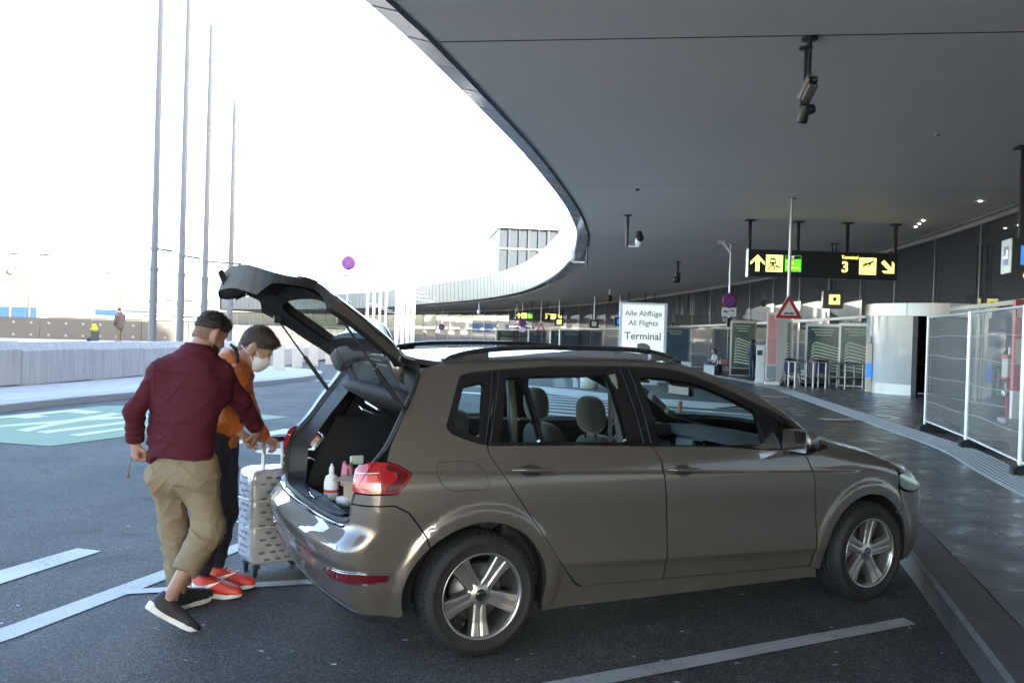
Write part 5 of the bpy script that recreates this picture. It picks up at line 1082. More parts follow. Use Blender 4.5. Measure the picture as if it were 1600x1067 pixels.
# roof rails
for sd in (-1, 1):
    xs = np.linspace(-.13, 1.40, 30); P = mapT([(x, sd*(.565 + .0*x)) for x in np.clip(xs, -.2, 1.35)]); t_ = np.linspace(0, 1, 30); lift = .052*(1-np.abs(2*t_-1)**5)
    m = MB(); pts = [(x, sd*.575 , P[i,2] + lift[i]) for i, x in enumerate(xs)]; m.tube(pts, [.010]+[.020]*28+[.008], 8, flat=.72)
    for (i, j) in ((0, 5), (29, 25)):
        a = pts[i]; m.prism([(min(a[0], pts[j][0]), -.01),(max(a[0], pts[j][0]), -.01),(max(a[0], pts[j][0]), .055 if j > i else .015),(min(a[0], pts[j][0]), .015 if j > i else .055)], -.016, .016, 0, T(0, a[1], P[min(i,j),2]) @ UPRIGHT)
    m.build('roof_rail', 'gloss_black', car)
# wheels
def wheel(x, y, side, rot, steer=0.):
    w = bpy.data.objects.new('wheel', None); COL.objects.link(w); w.parent = car; w.matrix_local = T(x, y, .312) @ RZ(steer) @ (RX(math.pi/2) if side < 0 else RX(-math.pi/2)) @ RZ(rot)
    # local z = outwards
    tw = .1025; prof = [(.205,-tw+.005),(.222,-tw-.001),(.27,-tw-.006),(.295,-tw+.002),(.308,-tw+.022),(.3145,-tw+.045)]
    for g_ in (-.048,-.016,.016,.048): prof += [(.3155,g_-.005),(.308,g_-.004),(.308,g_+.004),(.3155,g_+.005)]
    prof += [(.3145,tw-.045),(.308,tw-.022),(.295,tw-.002),(.282,tw+.003),(.280,tw+.0055),(.262,tw+.006),(.260,tw+.004),(.238,tw+.003),(.222,tw+.001),(.214,tw-.004),(.205,tw-.008)]
    m = MB(); m.lathe(prof, 72)
    for k in range(60):
        a = 2*math.pi*k/60; m.box((0,0,0), (.012,.006,.030), 0, 0, RZ(a) @ T(.3115, 0, tw-.030) @ RY(R(-18)))
    m.build('tyre', 'rubber', w)
    m = MB(); m.lathe([(.206,tw-.012),(.2195,tw-.006),(.2205,tw-.001),(.2165,tw+.001),(.208,tw-.006),(.203,tw-.030),(.196,tw-.075),(.190,-.08),(.205,-tw+.01)], 64); rim = m.build('rim', 'alloy', w)
    m = MB()
    for k in range(5):
        Xs = RZ(2*math.pi*k/5)
        sec = []
        for r_, hw, z in ((.045,.036,tw-.030),(.09,.036,tw-.026),(.14,.041,tw-.022),(.185,.048,tw-.014),(.207,.053,tw-.010)):
            sec.append([(r_,-hw-.006,z-.045),(r_,-hw,z-.006),(r_,-hw+.006,z),(r_,-.008,z),(r_,-.0055,z-.006),(r_,.0055,z-.006),(r_,.008,z),(r_,hw-.006,z),(r_,hw,z-.006),(r_,hw+.006,z-.045)])
        vs = [p for s_ in sec for p in s_]; n = 10
        m.add(vs, [(i*n+j, i*n+j+1, (i+1)*n+j+1, (i+1)*n+j) for i in range(4) for j in range(n-1)], 0, False, Xs)
    m.lathe([(.0,tw-.022),(.036,tw-.022),(.052,tw-.030),(.070,tw-.034),(.078,tw-.05),(.07,tw-.09)], 30); m.build('spokes', 'alloy', w, bevel=.003)
    for k in range(5):
        a = 2*math.pi*(k+.5)/5; m = MB(); m.lathe([(.0,tw-.046),(.011,tw-.046),(.011,tw-.038),(.015,tw-.037),(.016,tw-.031)], 12, X=T(.056*math.cos(a), .056*math.sin(a), 0)); m.build('wheel_bolt', 'plastic_dk', w)
    m = MB(); m.lathe([(.0,tw-.016),(.026,tw-.016),(.031,tw-.020),(.031,tw-.03)], 26); cp = m.build('hub_cap', 'gloss_black', w)
    e = MB(); Xe = RZ(-rot + (math.pi/2 if side < 0 else -math.pi/2)*0) @ T(0,0,tw-.0145); q = np.linspace(0, 2*math.pi, 25)
    e.add([(r_*math.cos(a), r_*math.sin(a), 0) for a in q for r_ in (.0235,.0265)], [(2*i, 2*i+1, 2*i+3, 2*i+2) for i in range(24)], 0, False, Xe)
    def bar(a, b, w_=.0034): e.add([(p[0], p[1], 0) for p in band(a, b, w_)], [(0,1,2,3)], 0, False, Xe)
    for a, b in (((-.010,.021),(.0,.004)), ((.010,.021),(.0,.004)), ((-.0205,.010),(-.0095,-.0205)), ((-.0095,-.0205),(0,.0)), ((0,.0),(.0095,-.0205)), ((.0095,-.0205),(.0205,.010))): bar(a, b)
    e.build('emblem', 'chrome', cp)
    m = MB(); m.lathe([(0,.01),(.145,.01),(.145,-.012),(0,-.012)], 40); m.build('brake_disc', 'alloy_dark', w)
    m = MB(); m.box((-.12,.02,.0), (.07,.15,.08)); m.build('brake_caliper', 'plastic_dk', w, bevel=.01)
    m = MB(); m.lathe([(.19,-.09),(.05,-.095),(0,-.095)], 30); m.build('wheel_back', 'rubber', w)
wheel(0, -.795, -1, R(-90)+R(0), 0); wheel(2.70, -.795, -1, R(-90)+R(172), R(2)); wheel(0, .795, 1, R(40)); wheel(2.70, .795, 1, R(10), R(2))
for sd in (-1, 1):
    for k in (0, 1):
        m = MB(); a = np.linspace(R(-14), R(194), 22); r_ = RA-.004
        P = [(WH[k][0]+r_*math.cos(q), WH[k][1]+r_*math.sin(q)) for q in a]; vs = [(x, sd*.845, z) for x, z in P] + [(x, sd*.52, z) for x, z in P]; n = len(P)
        m.add(vs, [(i, i+1, n+i+1, n+i) for i in range(n-1)] + [tuple(range(n, 2*n))], 0, False); m.build('arch_liner', 'plastic_dk', car)
# structure under and inside
m = MB(); m.box((1.35,0,.235), (2.0,1.5,.07)); m.box((1.35,0,.225), (3.6,1.02,.06)); m.box((3.2,0,.4),(.3,1.2,.4)); m.build('underbody', 'plastic_dk', car)
m = MB(); m.box((1.3,0,.33), (1.9,1.52,.05)); m.box((2.30,0,.60),(.05,1.5,.62)); m.box((1.2,0,.40),(1.5,.22,.14)); m.build('cabin_floor', 'trim', car)
for sd in (-1, 1):
    m = MB(); m.box((1.2, sd*.765, .66), (2.1,.05,.70)); m.box((.65, sd*.742, .90), (.75,.05,.16)); m.box((1.6, sd*.742, .88), (.95,.05,.16)); m.build('door_lining', 'trim', car, bevel=.02)
# dashboard, wheel, mirror, visors
m = MB(); m.sweep([(-.70,0),(-.70,.17),(-.55,.215),(.0,.225),(.45,.22),(.70,.17),(.70,0)], [(1.93,0,.74),(1.97,0,.775),(2.10,0,.79),(2.34,0,.78),(2.38,0,.70)], smooth=True)
m.add([(1.93,sd*.7,.74+dz) for sd in (1,-1) for dz in (0,.17)] , [(0,1,3,2)]); m.box((2.10,0,.62),(.36,1.40,.26)); m.build('dashboard', pm('dash_grey', (.045,.048,.055), .55, bump=.2, bscale=150, dist=.002), car)
m = MB(); m.box((1.935,-.02,.885),(.03,.30,.15)); m.build('centre_console', 'trim_grey', car, bevel=.01); m = MB(); m.box((1.917,.02,.895),(.02,.17,.105)); m.build('screen', pm('nav_screen', (.32,.36,.38), .1), car)
m = MB()
for y in (-.135, .135, -.52): m.box((1.918,y,.915),(.02,.07,.075))
m.build('air_vent', 'gloss_black', car); m = MB(); m.box((1.925,-.42,.86),(.03,.44,.05)); m.box((1.922,.0,.82),(.02,.3,.02)); m.build('dash_strip', 'trim_grey', car, bevel=.006)
Xs = T(1.62,.37,.90) @ RY(R(-64))
m = MB(); a = np.linspace(0, 2*math.pi, 29); m.tube([(.185*math.cos(q), .185*math.sin(q), 0) for q in a], .017, 8, X=Xs, caps=False); m.lathe([(0,.03),(.06,.025),(.08,0),(0,-.03)], 16, X=Xs)
for q in (0, 2.2, 4.1): m.tube([(.05*math.cos(q), .05*math.sin(q),0),(.18*math.cos(q), .18*math.sin(q),0)], .016, 6, X=Xs)
m.tube([(0,0,0),(0,0,-.35)], .04, 8, X=Xs); m.build('steering_wheel', 'trim', car)
m = MB(); m.box((1.86,.36,.99),(.16,.34,.09)); m.build('instrument_hood', 'trim', car, bevel=.03)
m = MB(); m.box((1.86,0,1.285),(.03,.24,.075)); m.tube([(1.87,0,1.31),(1.93,0,1.385)], .012, 6); m.build('rear_view_mirror', 'gloss_black', car, bevel=.01)
m = MB(); m.box((1.838,0,1.285),(.004,.22,.06)); m.build('mirror_face', 'chrome', car)
for y, rr in ((-.36, 34), (.36, 34)):
    m = MB(); m.box((0,0,0),(.22,.46,.022)); m.build('sun_visor', 'headliner', car, bevel=.01, X=T(1.60,y,1.385) @ RY(R(32)))
m = MB(); m.tube([(1.86,0,1.25),(1.855,.0,1.20)], .002, 4); m.box((1.855,0,1.17),(.022,.022,.075)); m.build('hanging_charm', pm('charm', (.24,.17,.08), .4), car, bevel=.004)
# seats
def cushion(d, e=.55, n=(20,14)):
    bm = bmesh.new(); bmesh.ops.create_uvsphere(bm, u_segments=n[0], v_segments=n[1], radius=1)
    for v in bm.verts: v.co = [d[i]/2*math.copysign(abs(v.co[i])**e, v.co[i]) for i in range(3)]
    me = bpy.data.meshes.new('cushion'); bm.to_mesh(me); bm.free(); me.materials.append(M['fabric'])
    for p in me.polygons: p.use_smooth = True
    return me
cb, cs, ch = cushion((.15,.50,.66)), cushion((.52,.50,.18)), cushion((.115,.26,.225), .75)
for x, y in ((1.09,-.37), (1.11,.37)):
    o = link('seat', cs, car); o.matrix_local = T(x+.22,y,.50) @ RY(R(-6)); b = link('seat_back', cb, car); b.matrix_local = T(x-.05,y,.72) @ RY(R(-14))
    hd = link('headrest', ch, car); hd.matrix_local = T(x-.17,y,1.165) @ RY(R(-6))
    m = MB()
    for dy in (-.06,.06): m.tube([(x-.155,y+dy,.96),(x-.17,y+dy,1.1)], .008, 6)
    m.build('headrest_bar', 'chrome', car)
o = link('seat', cushion((.5,1.30,.18)), car); o.matrix_local = T(.45,0,.57); b = link('seat_back', cushion((.14,1.34,.60)), car); b.matrix_local = T(.135,0,.80) @ RY(R(-16))
for y in (-.40,.0,.40): hd = link('headrest', cushion((.10,.26,.15), .7), car); hd.matrix_local = T(.03,y,1.135 if y else 1.10)
m = MB(); m.tube([(.86,-.66,1.40),(.88,-.66,1.05),(.95,-.66,.6)], .02, 6, flat=.2); m.tube([(.86,.66,1.40),(.88,.66,1.05),(.95,.66,.6)], .02, 6, flat=.2); m.build('seat_belt', 'trim_grey', car)
for y in (-.665,.665): m = MB(); m.tube([(.86,y,1.42),(.93,y*1.05,1.1),(.96,y*1.1,.8)], .05, 8, flat=.5); m.build('pillar_lining', 'headliner', car)
# luggage bay
zt = .635
m = MB()
m.add([(-.66,-.50,zt),(-.66,.50,zt),(.10,.52,zt),(.10,-.52,zt)], [(0,1,2,3)]); m.build('load_floor', pm('load_carpet', (.012,.012,.013), .95, bump=.4, bscale=200, dist=.003), car)
for sd in (-1, 1):
    m = MB(); pr = [(-.57,.535,-.37,.60),(-.50,.545,-.33,.60),(-.38,.535,-.28,.60),(-.20,.52,-.18,.58),(.10,.54,.10,.58)]
    vs = [p for x, y, x2, y2 in pr for p in ((x, sd*y, zt-.02), (x*.6+x2*.4, sd*(y+.02), .86), (x2, sd*y2, 1.06), (x2+.02, sd*.80, 1.075))]; m.add(vs, [(4*i+j, 4*i+j+1, 4*i+5+j, 4*i+4+j) for i in range(4) for j in range(3)], 0, True); m.build('luggage_side_lining', 'trim', car)
    m = MB(); P = mapU([(u, z) for u, z in ((-.26,1.43),(-.22,1.36),(-.30,1.13),(-.36,1.06))]); N = carN(P); P = P - N*.05; m.tube([(p[0], p[1]*sd*-1*-1 if sd < 0 else -p[1], p[2]) for p in P], .045, 8, flat=.5); m.build('pillar_lining', 'trim', car)
# opening flange, seal, sill plate
op = [(-.330,1.430),(-.368,1.325),(-.413,1.205),(-.455,1.075),(-.505,.985),(-.562,.86),(-.578,.80),(-.583,.74),(-.60,.700),(-.66,.684),(-.80,.680)]
def smooth_open():
    half = np.array(op); half = crom([tuple(p) for p in half], 5); topc = [(u, z) for u, z in crom([(-.330,1.430),(-.36,1.452),(-.45,1.468),(-.70,1.480),(-1.0,1.486),(UC,1.487)], 5)][::-1]
    loop = topc + [tuple(p) for p in half] + [(UC,.680)]; loop = loop + [(2*UC-u, z) for u, z in loop[::-1]]
    return loop
lp = smooth_open(); P = mapU2(lp); N = carN(P)
def oring(d0, r, name, mt, flat=1.):
    pts = [tuple(p) for p in (P - N*d0)]; m = MB(); m.tube(pts + pts[:1], r, 8, caps=False, flat=flat); return m.build(name, mt, car)
ctr = np.array([0, 0, 1.05]); inw = P*0
for i in range(len(P)):
    v = ctr - P[i]; v[0] = 0; v[1] *= 1.; inw[i] = v/np.linalg.norm(v)
def flange(d0, i0, d1, i1, name, mt):
    A_ = P - N*d0 + inw*i0; B_ = P - N*d1 + inw*i1; n = len(A_); m = MB(); m.add([tuple(p) for p in A_] + [tuple(p) for p in B_], [(i, (i+1) % n, n+(i+1) % n, n+i) for i in range(n)], 0, True); return m.build(name, mt, car)
flange(.004, -.03, .032, .004, 'opening_flange', 'paint'); flange(.03, .0, .03, .03, 'opening_step', 'plastic_dk')
oring(.030, .013, 'tailgate_seal', 'seal')
A_ = P - N*.028 + inw*.014; m = MB(); m.tube([tuple(p) for p in A_] + [tuple(A_[0])], .005, 6, caps=False); m.build('seal_lip', 'trim_grey', car)
flange(.036, .014, .14, .055, 'opening_lining', 'trim_grey')
m = MB(); ys_ = np.linspace(-.50,.50,13); vs = []
for y in ys_:
    b = .06*(abs(y)/.5)**2.2; vs += [(-.700+b, y, .684), (-.645+b, y, .690), (-.605+b, y, .675), (-.59+b, y, .615)]
m.add(vs, [(4*i+j, 4*i+j+1, 4*i+5+j, 4*i+4+j) for i in range(12) for j in range(3)], 0, True); sp = m.build('load_sill', 'trim_grey', car)
m = MB(); m.tube([(-.655,-.05,.694),(-.675,-.04,.712),(-.655,.05,.712),(-.645,.06,.694)], .006, 6); m.build('latch_striker', 'chrome', sp)
P2 = mapU2([(u, .672) for u in np.linspace(-.66, 2*UC+.66, 20)]); N2 = carN(P2); m = MB(); m.tube([tuple(p) for p in P2 + N2*.001], .005, 6, flat=1); m.build('bumper_chrome', 'chrome', car)
# parcel shelf hanging tilted
m = MB(); vs = []; ns_ = 15; yw = np.linspace(-.50,.50,ns_)
for y in yw:
    q = (abs(y)/.5)**2.2; x0 = -.46 + .12*q; zz = 1.335 - .055*q*.6
    vs += [(x0+.02, y, zz-.05), (x0, y, zz-.022), (x0+.015, y, zz), (x0+.06, y, zz+.006), (.02, y, 1.075), (.02, y, 1.05)]
m.add(vs, [(6*i+j, 6*i+6+j, 6*i+7+j, 6*i+j+1) for i in range(ns_-1) for j in range(5)] + [(6*i+5, 6*i+11, 6*i+6, 6*i) for i in range(ns_-1)] + [tuple(range(6)), tuple(range(6*ns_-1, 6*ns_-7, -1))], 0, True)
m.build('parcel_shelf', pm('shelf_grey', (.030,.032,.038), .8, bump=.25, bscale=160, dist=.003), car)
# tailgate: the same surface swung up about its hinges
HX, HZ, HA = -.31, 1.497, R(92.5)
def swing(v, normal=False):
    v = np.array(v, float).copy()
    if not normal: v = v - [HX, 0, HZ]
    x, z = v[:,0].copy(), v[:,2].copy(); c, s_ = math.cos(HA), math.sin(HA)
    v[:,0] = x*c + z*s_; v[:,2] = -x*s_ + z*c
    if not normal: v = v + [HX, 0, HZ]
    return v
def swp(p): return tuple(swing(np.array([p]))[0])
tg_h = [(-.318,1.443),(-.357,1.329),(-.404,1.209),(-.443,1.080),(-.452,1.004),(-.512,.996),(-.540,.975),(-.566,.958),(-.566,.848),(-.573,.795),(-.605,.745),(-.66,.712),(-.76,.692),(-.9,.681),(-1.05,.677),(UC,.676)]
tg_t = [(UC,1.484),(-1.0,1.482),(-.7,1.474),(-.45,1.460),(-.34,1.447)]
tgp = tg_t + tg_h; tgf = [p for p in tgp if p[0] > UC+1e-6]
tgf = [(2*UC-u, z) for u, z in tg_t[1:][::-1]][:0] + tgf + [(2*UC-u, z) for u, z in tgf[::-1]]
gl = rnd_poly([(-.52,1.395),(-.56,1.33),(-.61,1.15),(-.66,1.09),(-.80,1.075),(2*UC+.80,1.075),(2*UC+.66,1.09),(2*UC+.61,1.15),(2*UC+.56,1.33),(2*UC+.52,1.395)], .03)
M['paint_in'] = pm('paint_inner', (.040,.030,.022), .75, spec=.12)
gth = lambda Q: .04 + .09*_ss(.95, .74, Q[:,1])*_ss(-.575, -.70, np.where(Q[:,0] < UC, 2*UC-Q[:,0], Q[:,0]))
tgo = link('tailgate', panel(tgf, holes=[gl], h=.026, thick=gth, mats=('paint','trim','paint_in'), rim=lambda q: 2 if q[1] < .715 and 2*UC+.66 < q[0] < -.66 else 1, xf=swing, sides=(1,))[0], car)
link('tailgate_glass', panel([(u, z) for u, z in gl], h=.06, gap=-.012, lift=-.004, fold=.004, mats=('rglass','trim'), xf=swing, sides=(1,))[0], tgo)
gb = rnd_poly([(-.405,1.425),(-.43,1.33),(-.475,1.20),(-.515,1.07),(-.54,1.045),(2*UC+.54,1.045),(2*UC+.515,1.07),(2*UC+.475,1.20),(2*UC+.43,1.33),(2*UC+.405,1.425)], .02)
link('glass_border', panel(gb, holes=[gl], h=.035, lift=.003, gap=0, fold=.006, mats=('gloss_black','trim'), xf=swing, sides=(1,))[0], tgo)
it = rnd_poly([(-.42,1.44),(-.47,1.20),(-.515,1.07),(-.555,.98),(-.575,.90),(-.60,.80),(2*UC+.60,.80),(2*UC+.575,.90),(2*UC+.555,.98),(2*UC+.515,1.07),(2*UC+.47,1.20),(2*UC+.42,1.44)], .03)
link('tailgate_lining', panel(it, holes=[gl], h=.03, lift=lambda Q: -gth(Q) - .012, gap=0, fold=.0, thick=.001, mats=('trim','trim'), xf=swing, sides=(1,))[0], tgo)
for i, me in enumerate(panel([(-.575,.955),(-.80,.945),(-.815,.93),(-.80,.862),(-.575,.852)], h=.025, lift=.006, fold=.02, mats=('tail_dark','trim'), xf=swing)): link('tail_lamp_inner', me, tgo)
# spoiler
ys_ = np.linspace(-.60,.60,17); m = MB(); vs = []
for y in ys_:
    q = (abs(y)/.6)**2.6; Pm = mapT([(-.262+.10*q, y)])[0]
    pr = [(Pm[0]-.005, Pm[2]+.002), (Pm[0]-.10, Pm[2]-.006), (Pm[0]-.235+.10*q, Pm[2]-.045), (Pm[0]-.245+.10*q, Pm[2]-.062), (Pm[0]-.20+.10*q, Pm[2]-.075), (Pm[0]-.10, Pm[2]-.075), (Pm[0]-.03, Pm[2]-.04)]
    vs += [swp((x, y, z)) for x, z in pr]
n = 7; m.add(vs, [(n*i+j, n*i+(j+1) % n, n*i+n+(j+1) % n, n*i+n+j) for i in range(16) for j in range(n)] + [tuple(range(n-1,-1,-1)), tuple(range(16*n, 17*n))], 0, True); m.build('roof_spoiler', 'paint', tgo)
eo = T(*swp((-.726,0,.90))) @ RY(-HA) @ RY(R(-90)); m = MB(); m.lathe([(0,.008),(.045,.008),(.055,.004),(.055,0)], 28, X=eo); m.build('emblem_disc', 'chrome', tgo)
m = MB(); m.box((.0,.10,.0),(.03,.05,.12)); m.box((.02,.10,-.03),(.03,.07,.05)); m.build('latch', 'gloss_black', tgo, bevel=.008, X=T(*swp((-.655,.06,.655))) @ RY(-HA+R(70)))
# hinges, gas struts, shelf cords
for sd in (-1, 1):
    m = MB(); m.tube([(-.20,sd*.40,1.47),(-.28,sd*.40,1.49),(-.32,sd*.40,1.53)], .016, 6); m.build('hinge', 'chrome', car)
    b = mapU([(-.405,1.215)])[0]; b = (b[0]+.035, sd*abs(b[1])-sd*.03, b[2]); a = mapU([(-.50,1.06)])[0]; a = swp((a[0]+.075, sd*(abs(a[1])-.035), a[2]+.02)); a, b = Vector(a), Vector(b); c_ = b + (a-b)*.50
    m = MB(); m.tube([b, c_], .0125, 10); m.build('gas_strut', 'black', car); m = MB(); m.tube([c_, a], .006, 8); m.build('strut_rod', 'black', car); m = MB(); m.box(tuple(a), (.05,.03,.05)); m.build('strut_bracket', 'black', tgo, bevel=.006)
    s0 = swp((-.42, sd*.46, 1.33)); m = MB(); m.tube([s0, (-.30, sd*.46, 1.30)], .0018, 4); m.build('shelf_cord', 'black', car)
m = MB(); m.tube([(-.22,.0,1.475),(-.28,.1,1.455),(-.30,.2,1.47),(-.24,.3,1.48)], .012, 6); m.build('wiring', 'black', car)
# things in the boot
def cthing(name, lab, cat, p, rz=0.):
    q = Matrix.Translation((-.5047, 5.3505, 0)) @ RZ(CAR_A) @ Vector(p); return thing(name, lab, cat, tuple(q), CAR_A + rz)
t = cthing('cleaner_bottle', 'white plastic bottle standing in the open boot', 'bottle', (-.50,.17,zt)); m = MB(); m.lathe([(0,0),(.040,0),(.043,.02),(.043,.10),(.034,.135),(.014,.15),(.014,.165)], 18); m.build('bottle', 'white', t); m = MB(); m.lathe([(.016,.160),(.016,.185),(.009,.195),(.006,.21),(0,.21)], 12); m.build('cap', 'white', t); m = MB(); m.lathe([(.0436,.045),(.0436,.062)], 18); m.build('label_band', 'tail_bright', t)
t = cthing('pink_cloth', 'pink cloth hanging over things in the boot', 'cloth', (-.44,.065,zt)); m = MB(); vs = []
for i in range(9):
    for j in range(7):
        a = i/8; vs.append((.02*math.sin(j*1.1)+.05*(a-.5)+.02*j*.2, -.05+.10*j/6, .235*math.sin(math.pi*min(1,a*1.15+.1))**.7*(.9+.1*math.sin(j*2)) if a < .8 else .10*(1-a)*4))
m.add(vs, [(7*i+j, 7*i+j+1, 7*i+8+j, 7*i+7+j) for i in range(8) for j in range(6)], 0, True); o = m.build('cloth', pm('pink_fabric', (.55,.22,.26), .9), t); q = o.modifiers.new('s', 'SOLIDIFY'); q.thickness = .006
t = cthing('cardboard_box', 'small open cardboard box lying in the boot', 'box', (-.36,-.06,zt), .5); m = MB(); m.box((0,0,.085),(.16,.20,.16)); m.build('box', pm('cardboard', (.34,.27,.18), .85, var=.1, vscale=8), t); m = MB(); m.box((-.10,0,.175),(.09,.2,.005)); m.build('flap', bpy.data.materials['cardboard'], t, X=T(0,0,0) @ RY(R(-8)))
t = cthing('white_tub', 'round white tub lying behind the boot sill', 'tub', (-.47,-.02,zt)); m = MB(); m.lathe([(0,0),(.05,.0),(.055,.03),(.05,.045),(0,.05)], 18); m.build('tub', 'white', t)
t = cthing('spray_bottle', 'white and yellow spray bottle behind the pink cloth', 'bottle', (-.35,.10,zt)); m = MB(); m.lathe([(0,0),(.035,0),(.035,.15),(.015,.19),(.012,.21)], 14); m.build('bottle', 'white', t); m = MB(); m.box((-.02,.01,.235),(.08,.025,.05)); m.build('trigger', 'lime', t, bevel=.008)
# ---- people: one smooth distance field per body or garment, meshed by surface nets ----------------
def pt(px, py, Y):
    d = _f + _xr*((px-800)/1416.2) - _ur*((py-533.5)/1416.2); k = Y/d.y; return np.array([d.x*k, Y, 1.6488 + d.z*k])
def nrm(v): v = np.array(v, float); return v/np.linalg.norm(v)
class Cap:
    def __init__(s, a, b, ra, rb, q=1., f=None): s.a, s.b, s.ra, s.rb, s.q, s.f = np.array(a, float), np.array(b, float), ra, rb, q, None if f is None else nrm(f)
    def box(s): m = max(s.ra, s.rb)*max(1, s.q); return np.minimum(s.a, s.b)-m, np.maximum(s.a, s.b)+m
    def d(s, P):
        a, b = s.a, s.b; v = P - a
        if s.f is not None:
            v = v + ((v @ s.f)*(1/s.q-1))[..., None]*s.f; w = b-a; w = w + (w @ s.f)*(1/s.q-1)*s.f
        else: w = b-a
        t = np.clip((v @ w)/(w @ w + 1e-12), 0, 1)
        return np.linalg.norm(v - t[..., None]*w, axis=-1) - (s.ra + (s.rb-s.ra)*t)
class Ell:
    def __init__(s, c, r, F): s.c, s.r, s.F = np.array(c, float), np.array(r, float), np.array(F, float)      # F rows: axes
    def box(s): m = max(s.r); return s.c-m, s.c+m
    def d(s, P):
        q = (P - s.c) @ s.F.T; k0 = np.linalg.norm(q/s.r, axis=-1); k1 = np.linalg.norm(q/s.r**2, axis=-1) + 1e-9
        return k0*(k0-1)/k1
def smin(a, b, k):
    h = np.maximum(k - np.abs(a-b), 0)/k; return np.minimum(a, b) - h*h*k*.25
def net(prims, h, k=.03, cuts=(), extra=None, pad=.02):
    """cuts: (point, normal) keeps the side the normal points away from"""
    lo = np.min([p.box()[0] for p in prims], 0)-pad; hi = np.max([p.box()[1] for p in prims], 0)+pad
    n = np.ceil((hi-lo)/h).astype(int)+1; ax = [lo[i]+h*np.arange(n[i]) for i in range(3)]
    D = np.full(n, 9., np.float32)
    for p in prims:
        b0, b1 = p.box(); m = k + 3*h
        i0 = np.maximum(0, np.floor((b0-m-lo)/h).astype(int)); i1 = np.minimum(n, np.ceil((b1+m-lo)/h).astype(int)+1)
        sl = tuple(slice(i0[i], i1[i]) for i in range(3)); G = np.stack(np.meshgrid(*[ax[i][sl[i]] for i in range(3)], indexing='ij'), -1)
        D[sl] = smin(D[sl], p.d(G).astype(np.float32), k)
    if cuts or extra:
        G = np.stack(np.meshgrid(*ax, indexing='ij'), -1)
        for c, nn in cuts: D = np.maximum(D, ((G-np.array(c)) @ nrm(nn)).astype(np.float32))
        if extra: D = extra(G, D)
    S_ = D < 0; nx, ny, nz = n
    cor = [S_[i:nx-1+i, j:ny-1+j, l:nz-1+l] for i in (0,1) for j in (0,1) for l in (0,1)]
    c = sum(x.astype(np.int8) for x in cor); act = (c > 0) & (c < 8); I = np.argwhere(act); idx = -np.ones(act.shape, int); idx[tuple(I.T)] = np.arange(len(I))
    acc = np.zeros((len(I), 3)); cnt = np.zeros(len(I))
    offs = [(i, j, l) for i in (0,1) for j in (0,1) for l in (0,1)]
    for a in offs:
        for x in range(3):
            if a[x]: continue
            b = list(a); b[x] = 1; A, B = I + a, I + b; da, db = D[tuple(A.T)], D[tuple(B.T)]; cr = (da < 0) != (db < 0)
            t = np.where(cr, da/(da-db+1e-12), 0); q = A.astype(float); q[:, x] += t; acc[cr] += q[cr]; cnt[cr] += 1
    V = lo + h*acc/cnt[:, None]; F = []
    for x in range(3):
        y, z = (x+1) % 3, (x+2) % 3
        s0 = [slice(None)]*3; s1 = [slice(None)]*3; s0[x] = slice(0, -1); s1[x] = slice(1, None)
        e = S_[tuple(s0)] != S_[tuple(s1)]; E_ = np.argwhere(e); E_ = E_[(E_[:, y] > 0) & (E_[:, z] > 0) & (E_[:, y] < n[y]-1) & (E_[:, z] < n[z]-1)]
        dy = np.zeros(3, int); dy[y] = 1; dz = np.zeros(3, int); dz[z] = 1
        Q = np.stack([idx[tuple((E_-dy-dz).T)], idx[tuple((E_-dz).T)], idx[tuple(E_.T)], idx[tuple((E_-dy).T)]], 1)
        fl = ~S_[tuple(E_.T)]; Q[fl] = Q[fl][:, ::-1]; F.append(Q)
    F = np.concatenate(F); F = F[(F >= 0).all(1)]
    for _ in range(2):                                               # light relaxation
        sm_ = np.zeros_like(V); ct = np.zeros(len(V))
        for i in range(4): np.add.at(sm_, F[:, i], V[F[:, i-1]] + V[F[:, (i+1) % 4]]); np.add.at(ct, F[:, i], 2)
        V = V*.45 + .55*sm_/np.maximum(ct, 1)[:, None]
    return V, F
def vnorm(V, F):
    N = np.zeros_like(V); fn = np.cross(V[F[:,2]]-V[F[:,0]], V[F[:,3]]-V[F[:,1]])
    for i in range(4): np.add.at(N, F[:, i], fn)
    return N/(np.linalg.norm(N, axis=1, keepdims=True)+1e-12)
def wrinkle(V, F, fn):
    N = vnorm(V, F); return V + N*np.array([fn(Vector(v)) for v in V])[:, None], F
def nobj(name, VF, mat, parent, org):
    V, F = VF; me = bpy.data.meshes.new(name); me.from_pydata((V-org).tolist(), [], F.tolist()); me.materials.append(M[mat] if isinstance(mat, str) else mat)
    me.polygons.foreach_set('use_smooth', [True]*len(F)); me.update(); return link(name, me, parent)
def merge(*vf):
    V = []; F = []; o = 0
    for v, f in vf: V.append(v); F.append(f+o); o += len(v)
    return np.concatenate(V), np.concatenate(F)
def rid(p, s, seed=0.):                                              # ridged fold noise
    return 1 - abs(noise.noise(Vector((p.x*s[0]+seed, p.y*s[1], p.z*s[2]+seed*1.7))))*2.2
def frame(yaw, pitch=0., roll=0.):
    """rows: forward, left, up; yaw 0 looks along +Y (away), positive turns to the left; pitch + looks down"""
    Rm = RZ(yaw) @ RX(-pitch) @ RY(roll); A = np.array(Rm.to_3x3()); return np.stack([A @ [0,1,0], A @ [-1,0,0], A @ [0,0,1]])
